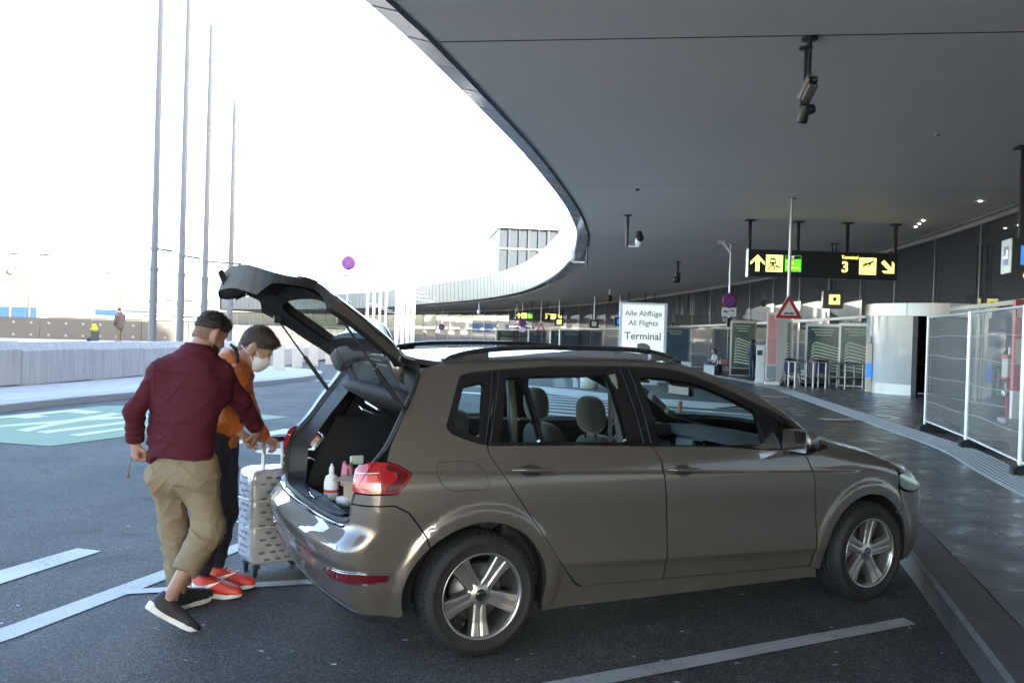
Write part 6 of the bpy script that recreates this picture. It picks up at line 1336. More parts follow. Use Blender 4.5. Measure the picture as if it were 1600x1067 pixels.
def head_parts(c, F, neck, s=1.):
    f, l, u = F; o = lambda a, b, d: c + s*(a*f + b*l + d*u); e = lambda p, r: Ell(p, np.array(r)*s, F)
    P = [e(o(-.012,0,.028), (.098,.077,.098)), e(o(.030,0,-.050), (.064,.057,.072)), e(o(.058,0,-.098), (.030,.034,.022)),
         Cap(o(.086,0,.010), o(.108,0,-.030), .009*s, .0135*s), e(o(.070,0,.028), (.026,.052,.014)), e(o(.082,0,-.066), (.014,.026,.011)),
         Cap(o(-.030,0,-.045), neck, .058*s, .064*s), e(o(.055,.034,-.03), (.026,.020,.03)), e(o(.055,-.034,-.03), (.026,.020,.03))]
    for q in (1,-1): P += [e(o(-.010,q*.077,-.018), (.021,.006,.032)), e(o(-.022,q*.084,-.010), (.006,.008,.026)), e(o(.0,q*.077,-.043), (.008,.006,.010))]
    return P
def hand_parts(w, d, n, side, curl=(.5,.6,.7,.75), bend=(1.,.9), thumb=.5, s=1.):
    d = nrm(d); n = np.array(n, float); n = nrm(n - d*(n @ d)); l = np.cross(d, n)*side; P = []; J = lambda a, b, c_: w + s*(a*d + b*l + c_*n)
    P += [Cap(J(-.03,0,0), J(.02,0,0), .027*s, .028*s), Cap(J(.02,.018,0), J(.082,.026,0), .020*s, .017*s), Cap(J(.02,-.012,0), J(.078,-.024,0), .020*s, .016*s), Cap(J(.02,.004,0), J(.084,.002,0), .021*s, .017*s)]
    for i, (off, L) in enumerate(((.030,.9), (.010,1.), (-.010,.95), (-.028,.76))):
        p = J(.084 - .006*abs(i-1), off, -.002); a = curl[i]
        for q, (ln, r) in enumerate(((.043,.0098), (.027,.0088), (.022,.0078))):
            v = math.cos(a)*d + math.sin(a)*n + (.10-.06*i)*l*(1 if q == 0 else .3); e = p + s*L*ln*nrm(v); P.append(Cap(p, e, r*s, (r-.0009)*s)); p = e; a += bend[0]*curl[i]*.9 + .05
    p = J(.018,.024,.008); v = nrm(.75*d + .62*l + thumb*n); e = p + .042*s*v; P.append(Cap(p, e, .0155*s, .0115*s)); v2 = nrm(.95*d + .15*l + (thumb+.25)*n); e2 = e + .030*s*v2; P.append(Cap(e, e2, .0112*s, .0098*s)); P.append(Cap(e2, e2 + .022*s*nrm(v2+.3*n), .0098*s, .008*s))
    return P
M['skin'] = pm('skin', (.30,.17,.125), .5, var=.10, vscale=14, spec=.4, bump=.12, bscale=260, dist=.001); M['skin2'] = pm('skin_fair', (.36,.215,.165), .5, var=.10, vscale=14, spec=.4, bump=.12, bscale=260, dist=.001)
M['hair'] = pm('hair_dark', (.018,.014,.012), .65, var=.5, vscale=90, bump=1., bscale=150, dist=.004, stretch=(1,1,.5)); M['stubble'] = pm('hair_faded', (.16,.10,.078), .8, var=.25, vscale=120, bump=.3, bscale=300, dist=.002)
M['hair_brown'] = pm('hair_brown', (.035,.024,.018), .65, var=.5, vscale=90, bump=1., bscale=150, dist=.004, stretch=(1,1,.5))
M['maroon'] = pm('maroon_cotton', (.066,.0105,.019), .9, spec=.2, var=.12, vscale=25, bump=.35, bscale=420, dist=.0015)
M['khaki'] = pm('khaki_twill', (.19,.15,.098), .9, var=.10, vscale=14, bump=.35, bscale=500, dist=.0012)
M['orange'] = pm('orange_shell', (.38,.10,.016), .6, var=.12, vscale=12, bump=.25, bscale=160, dist=.002); M['navy'] = pm('navy_cloth', (.012,.015,.03), .85, var=.2, vscale=30, bump=.25, bscale=300, dist=.002)
M['mask'] = pm('mask_white', (.66,.66,.69), .85, bump=.15, bscale=200, dist=.001); M['shoe_black'] = pm('shoe_mesh_black', (.016,.017,.022), .7, var=.3, vscale=60, bump=.5, bscale=350, dist=.002); M['sole_white'] = pm('sole_white', (.62,.62,.63), .55, var=.08, vscale=30)
M['shoe_red'] = pm('shoe_red', (.52,.045,.022), .45, var=.06, vscale=30)
def shoe(parent, org, X, mats, swoosh=True, L=.285, name='shoe'):
    """X: 4x4 placing the foot: local +y forward, z up, origin under the ankle on the ground"""
    s = L/.285; A = np.array(X.to_3x3()); o0 = np.array(X.translation)
    up = [Cap((0,-.045,.055),(0,.02,.055),.042,.044), Cap((0,.02,.052),(.004,.15,.040),.044,.041), Cap((.004,.15,.042),(.006,.19,.036),.042,.034), Cap((0,-.02,.07),(0,-.028,.105),.043,.040), Cap((0,.015,.085),(.002,.10,.058),.038,.036)]
    V, F = net(up, .0055, .035, cuts=[((0,0,.026),(0,0,-1)), ((0,-.02,.122),(0,.25,1))]); u = nobj('upper', (s*V @ A.T + o0, F), mats[0], None, org); r = thing_part(name, parent, u)
    ol = [(-.036,-.07),(-.040,-.02),(-.037,.05),(-.045,.13),(-.044,.17),(-.026,.205),(.004,.216),(.032,.205),(.047,.17),(.048,.13),(.036,.05),(.040,-.02),(.036,-.07),(.018,-.092),(-.018,-.092)]
    m = MB(); n = len(ol)
    rings = [(1.0,.0),(1.05,.006),(1.05,.030),(1.0,.040)]
    vs = [(x*k_, y*(1+(k_-1)*.5), z + (.012*_ss(.13,.215,y) + .006*_ss(-.05,-.09,y) if z < .01 else .012*_ss(.04,-.05,y))) for k_, z in rings for x, y in ol]
    m.add(vs, [(i*n+j, i*n+(j+1)%n, (i+1)*n+(j+1)%n, (i+1)*n+j) for i in range(3) for j in range(n)] + [tuple(range(n-1,-1,-1)), tuple(range(3*n,4*n))], 0, False)
    m.v = [tuple(A @ (s*np.array(v)) + o0 - org) for v in m.v]; sl = m.build('sole', mats[1], r, bevel=.003)
    m = MB()
    for q in range(5):
        yq, zq = .035+.021*q, .118-.0125*q; m.tube([(-.024,yq,zq-.012),(0,yq+.004,zq),(.024,yq,zq-.012)], .0042, 6)
    m.v = [tuple(A @ (s*np.array(v)) + o0 - org) for v in m.v]; m.build('lace', mats[0] if mats[0] != 'shoe_red' else 'shoe_red', r)
    if swoosh:
        sw = [(-.062,.086),(-.058,.060),(-.042,.045),(-.018,.041),(.01,.047),(.05,.065),(.11,.098),(.05,.083),(.02,.074),(-.003,.071),(-.022,.071),(-.042,.078)]
        for sd in (1,-1):
            m = MB(); k_ = len(sw); xs = []
            for y, z in sw:
                k2 = ((V[:,1]-y)**2 + (V[:,2]-z)**2) + 9*(V[:,0]*sd < 0); xs.append(max(V[np.argsort(k2)[:5], 0]*sd))
            m.add([(sd*(x+.004), y, z) for x, (y, z) in zip(xs, sw)] + [(sd*(x-.004), y, z) for x, (y, z) in zip(xs, sw)], [(i, i+1, k_-1-i-1, k_-1-i)[::1 if sd > 0 else -1] for i in range(k_//2-1)] + [(0, k_-1, 2*k_-1, k_)] + [(i, (i+1)%k_, k_+(i+1)%k_, k_+i) for i in range(k_)])
            m.v = [tuple(A @ (s*np.array(v)) + o0 - org) for v in m.v]; m.build('swoosh', 'white', r)
    return r
def thing_part(name, parent, u): u.name = name; u.parent = parent; return u
def footX(ankle_ground, yaw, pitch=0., tilt=0.): return T(*ankle_ground) @ RZ(yaw) @ RX(pitch) @ RY(tilt)

# --- man in the maroon shirt, seen from behind, walking --------------------------------------------
Y0 = 5.05; org = np.array([pt(283,740,Y0)[0], Y0, 0.])
A_ = thing('person', 'man in maroon shirt and khaki trousers seen from behind, reaching toward the suitcase', 'person', tuple(org))
fA = frame(R(-22)); fw = fA[0]; lf = fA[1]
shL, shR = pt(251,582,5.0), pt(345,583,5.08); nk = pt(309,545,5.04); hd = pt(330,521,5.10)
elL, wrL = pt(210,642,4.97), pt(211,690,5.03); elR, wrR = pt(376,628,5.22), pt(401,668,5.40)
pel = pt(283,728,5.05); hpL, hpR = pt(264,742,5.07), pt(309,742,5.05); knL, anL = pt(271,822,5.16), pt(280,928,5.17); knR, anR = pt(327,826,5.04), pt(263,936,4.82)
Fh = frame(R(-36), R(26), R(5))
HP = head_parts(hd, Fh, nk + np.array([0,0,-.02]), .93)
hL = hand_parts(wrL + np.array([0,0,-.005]), (-.02,.12,-1), (.75,.6,0), 1, (1.0,1.1,1.15,1.2), (1.1,1.), .8, .98); hR = hand_parts(wrR + nrm(wrR-elR)*.02, pt(398,692,5.50)-pt(402,672,5.43), (-.5,.3,-.2), -1, (.25,.35,.4,.5), (.6,.5), .35, .98)
body = [net(HP, .005, .022), net(hL, .0042, .010), net(hR, .0042, .010)]
legs = [Cap(hpL, knL, .08, .058), Cap(knL, anL, .058, .040), Cap(hpR, knR, .08, .058), Cap(knR, anR, .058, .034), Cap(anL, anL+[0,.05,-.06], .036, .036), Cap(anR, anR+[.012,.012,-.03], .033, .030), Cap(pel, nk-[0,0,.16], .11, .10, .7, fw), Cap(shL, elL, .045, .04), Cap(elL, wrL, .038, .028), Cap(shR, elR, .045, .04), Cap(elR, wrR, .038, .028), Cap(nk-[0,0,.16], nk, .06, .055)]
body.append(net(legs, .010, .04)); bo = nobj('body', merge(*body), 'skin', A_, org)
# hair
f, l, u = Fh; o_ = lambda a, b, c_: hd + .93*(a*f + b*l + c_*u)
hv = net([Ell(o_(-.012,0,.030), (.099,.078,.099), Fh), Ell(o_(.045,0,.085), (.05,.055,.035), Fh)], .005, .02, cuts=[(o_(-.02,0,.022), (.25*f - u)), (o_(.076,0,.05), (f*.9 - .45*u))])
nobj('hair', wrinkle(*hv, lambda p: .0022*noise.noise(p*60)+.002*noise.noise(p*140)), 'hair', A_, org)
sv = net([Ell(o_(-.012,0,.026), (.0925,.0727,.092), Fh), Cap(o_(-.045,0,-.05), o_(-.05,0,-.085), .055, .052)], .005, .02, cuts=[(o_(.0,0,-.0), f), (o_(0,0,-.085), (-.25*f - u)), (o_(0,0,.03), u)]); nobj('faded_hair', sv, 'stubble', A_, org)
bv = net([Ell(o_(.032,0,-.052), (.064,.0565,.069), Fh), Ell(o_(.058,0,-.100), (.036,.040,.026), Fh)], .005, .02, cuts=[(o_(-.005,0,0), -f), (o_(0,0,-.050), (u + .25*f))]); nobj('beard', wrinkle(*bv, lambda p: .0015*noise.noise(p*120)), 'hair', A_, org)
def strands(par, VF, mat, n, L, flow, seed, org):
    V, F = VF; N = vnorm(V, F); rr = np.random.RandomState(seed); m = MB(); k = rr.choice(len(V), n)
    P = V[k] + rr.normal(0, .002, (n, 3)); D = N[k]*.55 + flow[None]*.8 + rr.normal(0, .32, (n, 3)); D /= np.linalg.norm(D, axis=1, keepdims=True); S_ = np.cross(D, rr.normal(0, 1, (n, 3))); S_ /= np.linalg.norm(S_, axis=1, keepdims=True)
    for p, d, s_, q in zip(P, D, S_, rr.uniform(.5, 1.15, n)): m.add([tuple(p - s_*.0009 - org), tuple(p + s_*.0009 - org), tuple(p + d*L*q - org)], [(0,1,2)])
    o = m.build('hair_strands', mat, par); o['kind'] = 'stuff'
strands(A_, hv, 'hair', 5200, .013, .6*f + .1*u, 1, org); strands(A_, sv, 'stubble', 2600, .004, .2*f - .5*u, 5, org); strands(A_, bv, 'hair', 900, .007, .2*f - .8*u, 2, org)
# shirt
hemc = pt(282,713,5.05)
sp = [Cap(pt(281,705,5.05), pt(287,640,5.03), .208, .197, .66, fw), Cap(pt(288,640,5.03), pt(296,604,5.02), .190, .182, .64, fw), Cap(shL, shR, .066, .062), Cap(nk-[0,0,.045], shL+[.01,0,.004], .074, .060), Cap(nk-[0,0,.055], shR, .078, .060), Cap(pt(264,612,5.03), pt(330,612,5.06), .112, .112),
      Cap(nk-[0,0,.055], nk+[0,0,.012], .078, .071)]
def cutA(G, D):
    torso = np.abs(((G - hemc)[..., :2])).max(-1) < .36; armL = np.linalg.norm(G - wrL, axis=-1) < .16
    D = np.where(torso & ~armL, np.maximum(D, hemc[2] - G[..., 2] + .006*np.sin(G[..., 0]*16)), D)
    for w, e in ((wrL, elL), (wrR, elR)):
        q = (G - w) @ nrm(w-e); near = np.linalg.norm(G - w, axis=-1) < .10; D = np.where(near, np.maximum(D, q + .004), D)
    top = (G - (nk + np.array([0,0,.012]))) @ nrm(np.array([.12,.1,1.])); D = np.where(np.linalg.norm(G-nk, axis=-1) < .14, np.maximum(D, top), D)
    return D
sv = merge(net(sp, .006, .06, extra=cutA), net([Cap(shL+[.006,0,-.006], elL, .061, .053), Cap(elL, wrL+[0,0,.012], .053, .043)], .006, .03, extra=cutA), net([Cap(shR, elR, .062, .054), Cap(elR, wrR, .054, .042)], .006, .03, extra=cutA))
aL0, aL1 = elL, wrL
def wrA(p):
    q = np.array(p); dL = np.linalg.norm(q - (elL*.45+wrL*.55)); dR = np.linalg.norm(q - (elR*.5+wrR*.5)); sL = math.exp(-(dL/.14)**2); sR = math.exp(-(dR/.16)**2); b = 1 - max(sL, sR)
    w = .007*max(0, rid(p + Vector((0,0,.25*p.x)), (2.2,3,13), 3))**4*b + .006*max(0, rid(p - Vector((0,0,.8*p.x)), (4,4,10), 9))**4*b + .002*max(0, rid(p + Vector((0,0,.9*p.x)), (7,4,12), 21))**4*b + .004*noise.noise(p*7)*b
    w += .014*sL*max(0, rid(p, (5,5,20), 1))**1.5 + .012*sR*max(0, rid(p, (13,8,13), 5))**1.5
    return w - .003
so = nobj('shirt', wrinkle(*sv, wrA), 'maroon', A_, org)
col = net([Cap(nk+[-.0,-.01,-.012], nk+[.004,.006,.022], .082, .074, .92, fw)], .006, .02, cuts=[(nk+[0,0,.028], (.12,.1,1)), (nk-[0,0,.025], (.05,0,-1))]); nobj('collar', col, 'maroon', so, org)
SV = wrinkle(*sv, wrA)[0]
def seam_on(pts, r, par):                                            # stitched seam laid on the cloth, on the side facing -y
    out = []
    for px, py in pts:
        c = pt(px, py, 4.9); k = np.argsort(((SV[:, [0,2]] - c[[0,2]])**2).sum(1) + .02*(SV[:,1]-SV[:,1].min()))[0]; out.append(tuple(SV[k] + [0,-.001,0] - org))
    m = MB(); m.tube(out, r, 5, flat=.6); m.build('seam', 'maroon', par)
seam_on([(240+7*k, 579+1.2*math.sin(k*.5)+.3*k) for k in range(15)], .0022, so); seam_on([(238-1.2*math.sin(k*.5), 562+7*k) for k in range(9)], .002, so)
for w, e in ((wrL, elL), (wrR, elR)):
    d = nrm(w-e); cv = net([Cap(w-d*.055, w-d*.006, .052, .049)], .006, .01, cuts=[(w-d*.004, d), (w-d*.058, -d)]); nobj('cuff', wrinkle(*cv, lambda p: .002*noise.noise(p*30)), 'maroon', so, org)
# trousers
tp_ = [Cap(hpL+[.02,0,.07], hpR+[-.02,0,.07], .128, .130, .8, fw), Cap(hpL+[-.005,-.01,0], hpR+[.005,-.01,0], .120, .120), Cap(hpL, knL, .101, .076), Cap(knL, anL+[0,0,.06], .078, .070), Cap(hpR, knR, .103, .080), Cap(knR, knR*.28+anR*.72, .082, .074)]
dR = nrm(anR-knR); dL = nrm(anL-knL); hemR = knR*.36+anR*.64
tv = net(tp_, .0065, .035, cuts=[], extra=lambda G, D: np.maximum(np.where(np.linalg.norm(G-(knR*.2+anR*.8), axis=-1) < .19, np.maximum(D, (G-hemR) @ dR), D), np.where(np.linalg.norm(G-anL, axis=-1) < .16, (G-(anL-dL*.055)) @ dL, -9.)))
def wrT(p):
    q = np.array(p); k1 = math.exp(-(np.linalg.norm(q-knR)/.13)**2); k2 = math.exp(-(np.linalg.norm(q-(knL*.6+anL*.4))/.15)**2); k3 = math.exp(-(np.linalg.norm(q-(hpL+hpR)/2+[0,0,.06])/.16)**2)
    return .005*noise.noise(p*8) + (.006+.010*k3)*max(0, rid(p + Vector((0,0,.7*p.x)), (5,4,10), 2))**4 + .005*max(0, rid(p - Vector((0,0,.6*p.x)), (7,5,9), 7))**4 + (.016*k1+.010*k2)*max(0, rid(p + Vector((0,0,.4*p.x)), (4,5,19), 4))**2.5 - .004
nobj('trousers', wrinkle(*tv, wrT), 'khaki', A_, org)
# shoes
def shoe_between(heel, toe, roll, mats, swoosh, L, name='shoe'):
    y = nrm(toe-heel); z = np.array([0,0,1.]); x = nrm(np.cross(y, z)); z = np.cross(x, y); c, s_ = math.cos(roll), math.sin(roll); x2 = c*x + s_*z; z2 = -s_*x + c*z
    o = heel + y*.092*L/.285 + np.array([0,-.012,0]); X = Matrix(((x2[0],y[0],z2[0],o[0]),(x2[1],y[1],z2[1],o[1]),(x2[2],y[2],z2[2],o[2]),(0,0,0,1))); return shoe(A_ if mats[0] == 'shoe_black' else B_, org, X, mats, swoosh, L, name)
heel, toe = pt(227,950,4.78), pt(294,986,4.84); shoe_between(heel, toe, R(16), ('shoe_black','sole_white'), False, float(np.linalg.norm(toe-heel))+.02)
shoe_between(np.array([anL[0]-.045, anL[1]-.06, .002]), np.array([anL[0]+.10, anL[1]+.19, .002]), 0, ('shoe_black','sole_white'), False, .29)
# the strap in his left hand
st0 = pt(205,712,5.02); t = thing('strap', 'short brown leather strap hanging from the left hand of the man in maroon', 'strap', tuple(st0)); m = MB()
m.tube([(.02,.01,.0),(.0,0,-.01),(-.008,.0,-.05),(-.012,.0,-.10)], .006, 8, flat=.45); m.build('strap', pm('brown_leather', (.10,.035,.018), .5), t); m = MB()
for q in (-.008,.0,.008): m.tube([(-.012,.0,-.09),(-.013+q,.0,-.125)], .0022, 5)
m.build('fringe', bpy.data.materials['brown_leather'], t)

# --- man in the orange jacket, stooping over the suitcase ------------------------------------------
Yb = 5.62; org = np.array([pt(338,700,Yb)[0], Yb, 0.])
B_ = thing('person', 'masked man in orange jacket and red shoes bending over the wrapped suitcase', 'person', tuple(org))
FB = frame(R(-82), R(38), R(2)); hb_ = pt(402,543,5.62); nB = pt(371,562,5.64); tw = frame(R(-78))[0]
hpB = pt(338,690,5.62); hn, hf = hpB + [0,-.09,0], hpB + [0,.09,0]; kn1, an1 = pt(336,800,5.50), pt(314,893,5.47); kn2, an2 = pt(352,795,5.70), pt(336,884,5.66)
s1, s2 = pt(366,592,5.46), pt(370,588,5.80); e1, w1 = pt(347,655,5.42), pt(371,674,5.46); e2, w2 = pt(386,645,5.80), pt(414,684,5.93)
ch = pt(352,610,5.62)
FB = FB
HB = head_parts(hb_, FB, nB, .97); h1 = hand_parts(w1, pt(386,681,5.5)-w1, (.15,.25,-1), -1, (.35,.45,.5,.6), (.6,.5), .4); h2 = hand_parts(w2, pt(428,691,6.0)-w2, (.1,-.15,-1), 1, (.75,.85,.9,.95), (1.1,1.), .8)
bd = [net(HB, .005, .022), net(h1, .0042, .010), net(h2, .0042, .010), net([Cap(hpB, ch, .11, .12, .7, tw), Cap(ch, nB, .10, .06), Cap(s1, e1, .042, .038), Cap(e1, w1, .036, .027), Cap(s2, e2, .042, .038), Cap(e2, w2, .036, .027), Cap(hn, kn1, .075, .055), Cap(kn1, an1, .05, .036), Cap(hf, kn2, .075, .055), Cap(kn2, an2, .05, .036), Cap(an1, an1-[0,0,.06], .036, .036), Cap(an2, an2-[0,0,.06], .036, .036)], .010, .04)]
nobj('body', merge(*bd), 'skin2', B_, org)
f, l, u = FB; o_ = lambda a, b, c_: hb_ + .97*(a*f + b*l + c_*u)
hv = net([Ell(o_(-.014,0,.032), (.106,.0825,.107), FB), Ell(o_(.055,0,.09), (.05,.058,.030), FB), Cap(o_(-.06,0,-.03), o_(-.068,0,-.06), .045, .04)], .005, .02, cuts=[(o_(-.012,0,-.004), (.50*f - .86*u)), (o_(.087,0,.06), (f*.93 - .36*u)), (o_(-.05,0,-.06), -u)])
nobj('hair', wrinkle(*hv, lambda p: .0025*noise.noise(p*55)+.002*noise.noise(p*140)), 'hair_brown', B_, org)
fv = net([Ell(o_(-.013,0,.026), (.0998,.0782,.0995), FB), Cap(o_(-.055,0,-.03), o_(-.06,0,-.075), .047, .043)], .005, .02, cuts=[(o_(.012,0,0), (.9*f - .45*u)), (o_(-.05,0,-.082), -u), (o_(0,0,.04), u)]); nobj('faded_hair', fv, 'stubble', B_, org); strands(B_, fv, 'hair_brown', 2200, .006, .2*f - .5*u, 6, org)
strands(B_, hv, 'hair_brown', 5200, .014, .7*f + .1*u, 3, org)
mv = net([Ell(o_(.052,0,-.062), (.072,.0635,.062), FB), Ell(o_(.098,0,-.040), (.022,.018,.034), FB), Ell(o_(.066,0,-.105), (.036,.040,.022), FB)], .0045, .03, cuts=[(o_(.006,0,0), (-f - .45*u)), (o_(.09,0,-.004), (u + .45*f))])
mk_ = nobj('face_mask', mv, 'mask', B_, org)
for q in (1,-1):
    m = MB(); m.tube([tuple(o_(*p)-org) for p in ((.05,q*.060,-.03),(.02,q*.074,-.012),(-.025,q*.088,.012),(-.04,q*.086,-.01))], .0022, 5); m.tube([tuple(o_(*p)-org) for p in ((.045,q*.056,-.085),(.0,q*.070,-.055),(-.055,q*.066,-.05),(-.105,q*.02,-.04))], .0025, 5); m.build('strap', 'white', mk_)
    e = MB(); e.lathe([(0,-.0115),(.008,-.008),(.0115,0),(.008,.008),(0,.0115)], 12, X=T(*(o_(.078,q*.031,.004)-org))); e.build('eye', pm('eye', (.30,.28,.27), .2) if 'eye' not in bpy.data.materials else bpy.data.materials['eye'], B_)
    bv = net([Cap(o_(.086,q*.016,.024), o_(.076,q*.048,.026), .0055, .004)], .004, .005); nobj('eyebrow', bv, 'hair_brown', B_, org)
jp = [Cap(hpB+[.01,0,.03], ch, .165, .175, .74, tw), Cap(ch, pt(365,592,5.64), .175, .15, .74, tw), Cap(s1, s2, .078, .078), Cap(nB-[.02,0,.05], nB-[.0,0,.0], .095, .088), Cap(s1, e1, .078, .064), Cap(e1, w1, .062, .048), Cap(s2, e2, .078, .062), Cap(e2, w2, .060, .046)]
def cutB(G, D):
    for w, e in ((w1, e1), (w2, e2)):
        q = (G - w) @ nrm(w-e); D = np.where(np.linalg.norm(G-w, axis=-1) < .10, np.maximum(D, q + .006), D)
    D = np.where(G[..., 2] < 1.0, np.maximum(D, np.where(np.minimum(Cap(e1, w1, .062, .047).d(G), Cap(e2, w2, .062, .047).d(G)) < 0, -9, (hpB[2]-.03) - G[..., 2])), D)
    return np.where(np.linalg.norm(G-nB, axis=-1) < .15, np.maximum(D, (G-(nB+np.array([.005,0,.012]))) @ nrm(np.array([.55,0,.85]))), D)
jo = nobj('jacket', wrinkle(*net(jp, .0075, .045, extra=cutB), lambda p: .012*max(0, rid(p, (6,6,9), 6))**1.8 + .010*max(0, rid(p, (12,10,7), 2))**2 + .004*noise.noise(p*18) - .006), 'orange', B_, org)
cv = net([Cap(nB-[.02,.05,.02], nB-[.02,-.05,.02], .085, .085), Cap(nB-[.06,.06,.045], nB-[.06,-.06,.045], .075, .075)], .006, .03, cuts=[(nB+[.03,0,.01], (.6,0,.6))]); nobj('hood', wrinkle(*cv, lambda p: .006*max(0, rid(p, (12,10,14), 8))**2), 'orange', jo, org)
cl = [tuple(q-org) for q in (pt(360,538,5.53), pt(368,545,5.52), pt(371,556,5.53), pt(370,568,5.52))]; m = MB(); m.tube(cl, [.008,.014,.012,.008], 8); m.build('collar_lining', 'navy', jo)
vv = net([Cap(hpB+[.055,0,.12], ch+[.03,0,-.06], .13, .12, .8, tw)], .010, .03, cuts=[(hpB+[0,0,.09], (0,0,-1))]); nobj('vest', wrinkle(*vv, lambda p: .006*max(0, rid(p, (6,6,16), 3))**2), 'navy', B_, org)
pv_ = net([Cap(hn+[0,0,.06], hf+[0,0,.06], .12, .12), Cap(hn, kn1, .108, .080), Cap(kn1, an1+[0,0,.02], .078, .064), Cap(hf, kn2, .108, .080), Cap(kn2, an2+[0,0,.02], .078, .064)], .008, .03, cuts=[((0,0,min(an1[2],an2[2])-.03), (0,0,-1))])
nobj('trousers', wrinkle(*pv_, lambda p: .003*noise.noise(p*9) + .008*max(0, rid(p, (6,6,11), 2))**1.8 - .004), 'navy', B_, org)
for hx, tx, yy in ((an1[0]-.055, an1[0]+.23, 5.44), (an2[0]-.055, an2[0]+.23, 5.64)): shoe_between(np.array([hx, yy+.02, .002]), np.array([tx, yy-.02, .002]), 0, ('shoe_red','sole_white'), True, .30)

# --- wrapped suitcase ------------------------------------------------------------------------------
sc_ = pt(423,900,6.02); t = thing('suitcase', 'upright suitcase wrapped in silvery printed film between the man and the bumper', 'suitcase', (sc_[0]+.015, 6.05, 0), R(38))
w_, d_, h0, h1_ = .44, .25, .075, .70
M['film'] = pm('wrap_film', (.48,.50,.54), .25, metal=.25, var=.2, vscale=14, coat=.6, coatr=.12, bump=.5, bscale=22, dist=.007)
bm = bmesh.new(); bmesh.ops.create_cube(bm, size=1); bmesh.ops.subdivide_edges(bm, edges=bm.edges[:], cuts=24, use_grid_fill=True)
for v in bm.verts:
    x, y, z = v.co*2; n_ = 9; k_ = (abs(x)**n_+abs(y)**n_+abs(z)**n_)**(1/n_); x, y, z = x/k_, y/k_, z/k_; p = Vector((x*w_/2, y*d_/2, (h0+h1_)/2+z*(h1_-h0)/2)); nn = Vector((x/w_, y/d_, z/(h1_-h0))).normalized()
    top = _ss(.45, .68, p.z); v.co = p + nn*(.002*max(0, rid(p, (9,9,6), 4))**2 + .0025*max(0, rid(p, (22,22,9), 1))**2*(.3+2.2*top) + .008*top*noise.noise(p*16) - .004*math.exp(-((p.z-.33)/.012)**2) - .004*math.exp(-((p.z-.50)/.012)**2))
me = bpy.data.meshes.new('shell'); bm.to_mesh(me); bm.free(); me.materials.append(M['film'])
for p in me.polygons: p.use_smooth = True
sh = link('shell', me, t)
vis = text_mesh('VISA', .0215, shear=.22, bold=.0008); bl_ = pm('print_blue', (.02,.026,.12), .5); rw = random.Random(3)
for face, wid, Xf in (('f', w_, lambda a, z: T(a, -d_/2-.0095, z) @ UPRIGHT), ('b', w_, lambda a, z: T(-a, d_/2+.0075, z) @ RZ(math.pi) @ UPRIGHT), ('l', d_, lambda a, z: T(-w_/2-.0095, -a, z) @ RZ(-math.pi/2) @ UPRIGHT), ('r', d_, lambda a, z: T(w_/2+.0075, a, z) @ RZ(math.pi/2) @ UPRIGHT)):
    m = MB()
    for r_ in range(13):
        for c_ in range(int(wid/.066)+1):
            a = -wid/2 + .04 + c_*.070 + (.035 if r_ % 2 else 0); z = .115 + r_*.0445
            if abs(a) < wid/2-.045: m.add(vis[0], vis[1], 0, False, Xf(a + rw.uniform(-.008,.008), z + rw.uniform(-.006,.006)) @ RZ(rw.uniform(-.12,.12)))
    tag(m.build('film_print', bl_, sh), kind='stuff')
m = MB(); m.tube([(-w_/2+.02,-d_/2-.004,.33),(w_/2-.02,-d_/2-.004,.325)], .0035, 5); m.tube([(-w_/2+.02,-d_/2-.004,.50),(w_/2-.02,-d_/2-.004,.51)], .0035, 5); m.tube([(-w_/2-.004,-d_/2+.02,.33),(-w_/2-.004,d_/2-.02,.335)], .0035, 5); m.tube([(-w_/2-.004,-d_/2+.02,.51),(-w_/2-.004,d_/2-.02,.50)], .0035, 5); m.build('film_fold', 'white', sh)
for sx in (-1,1):
    m = MB(); m.tube([(sx*.068,.07,.66),(sx*.068,.07,.86)], .0135, 10); m.build('handle_tube', 'galv', t)
    for sy in (-1,1):
        m = MB(); m.lathe([(0,-.012),(.030,-.012),(.034,-.006),(.034,.006),(.030,.012),(0,.012)], 16, X=T(sx*.165, sy*.08, .034) @ RZ(.5*sx) @ RY(math.pi/2)); wv = m.build('wheel', 'rubber', t); m = MB(); m.box((sx*.165, sy*.08, .068), (.045,.05,.035)); m.build('wheel_fork', 'plastic_dk', wv, bevel=.008)
m = MB(); m.tube([(-.074,.07,.85),(-.068,.07,.872),(.068,.07,.872),(.074,.07,.85)], [.018,.020,.020,.018], 10); m.build('grip', 'plastic_dk', t)

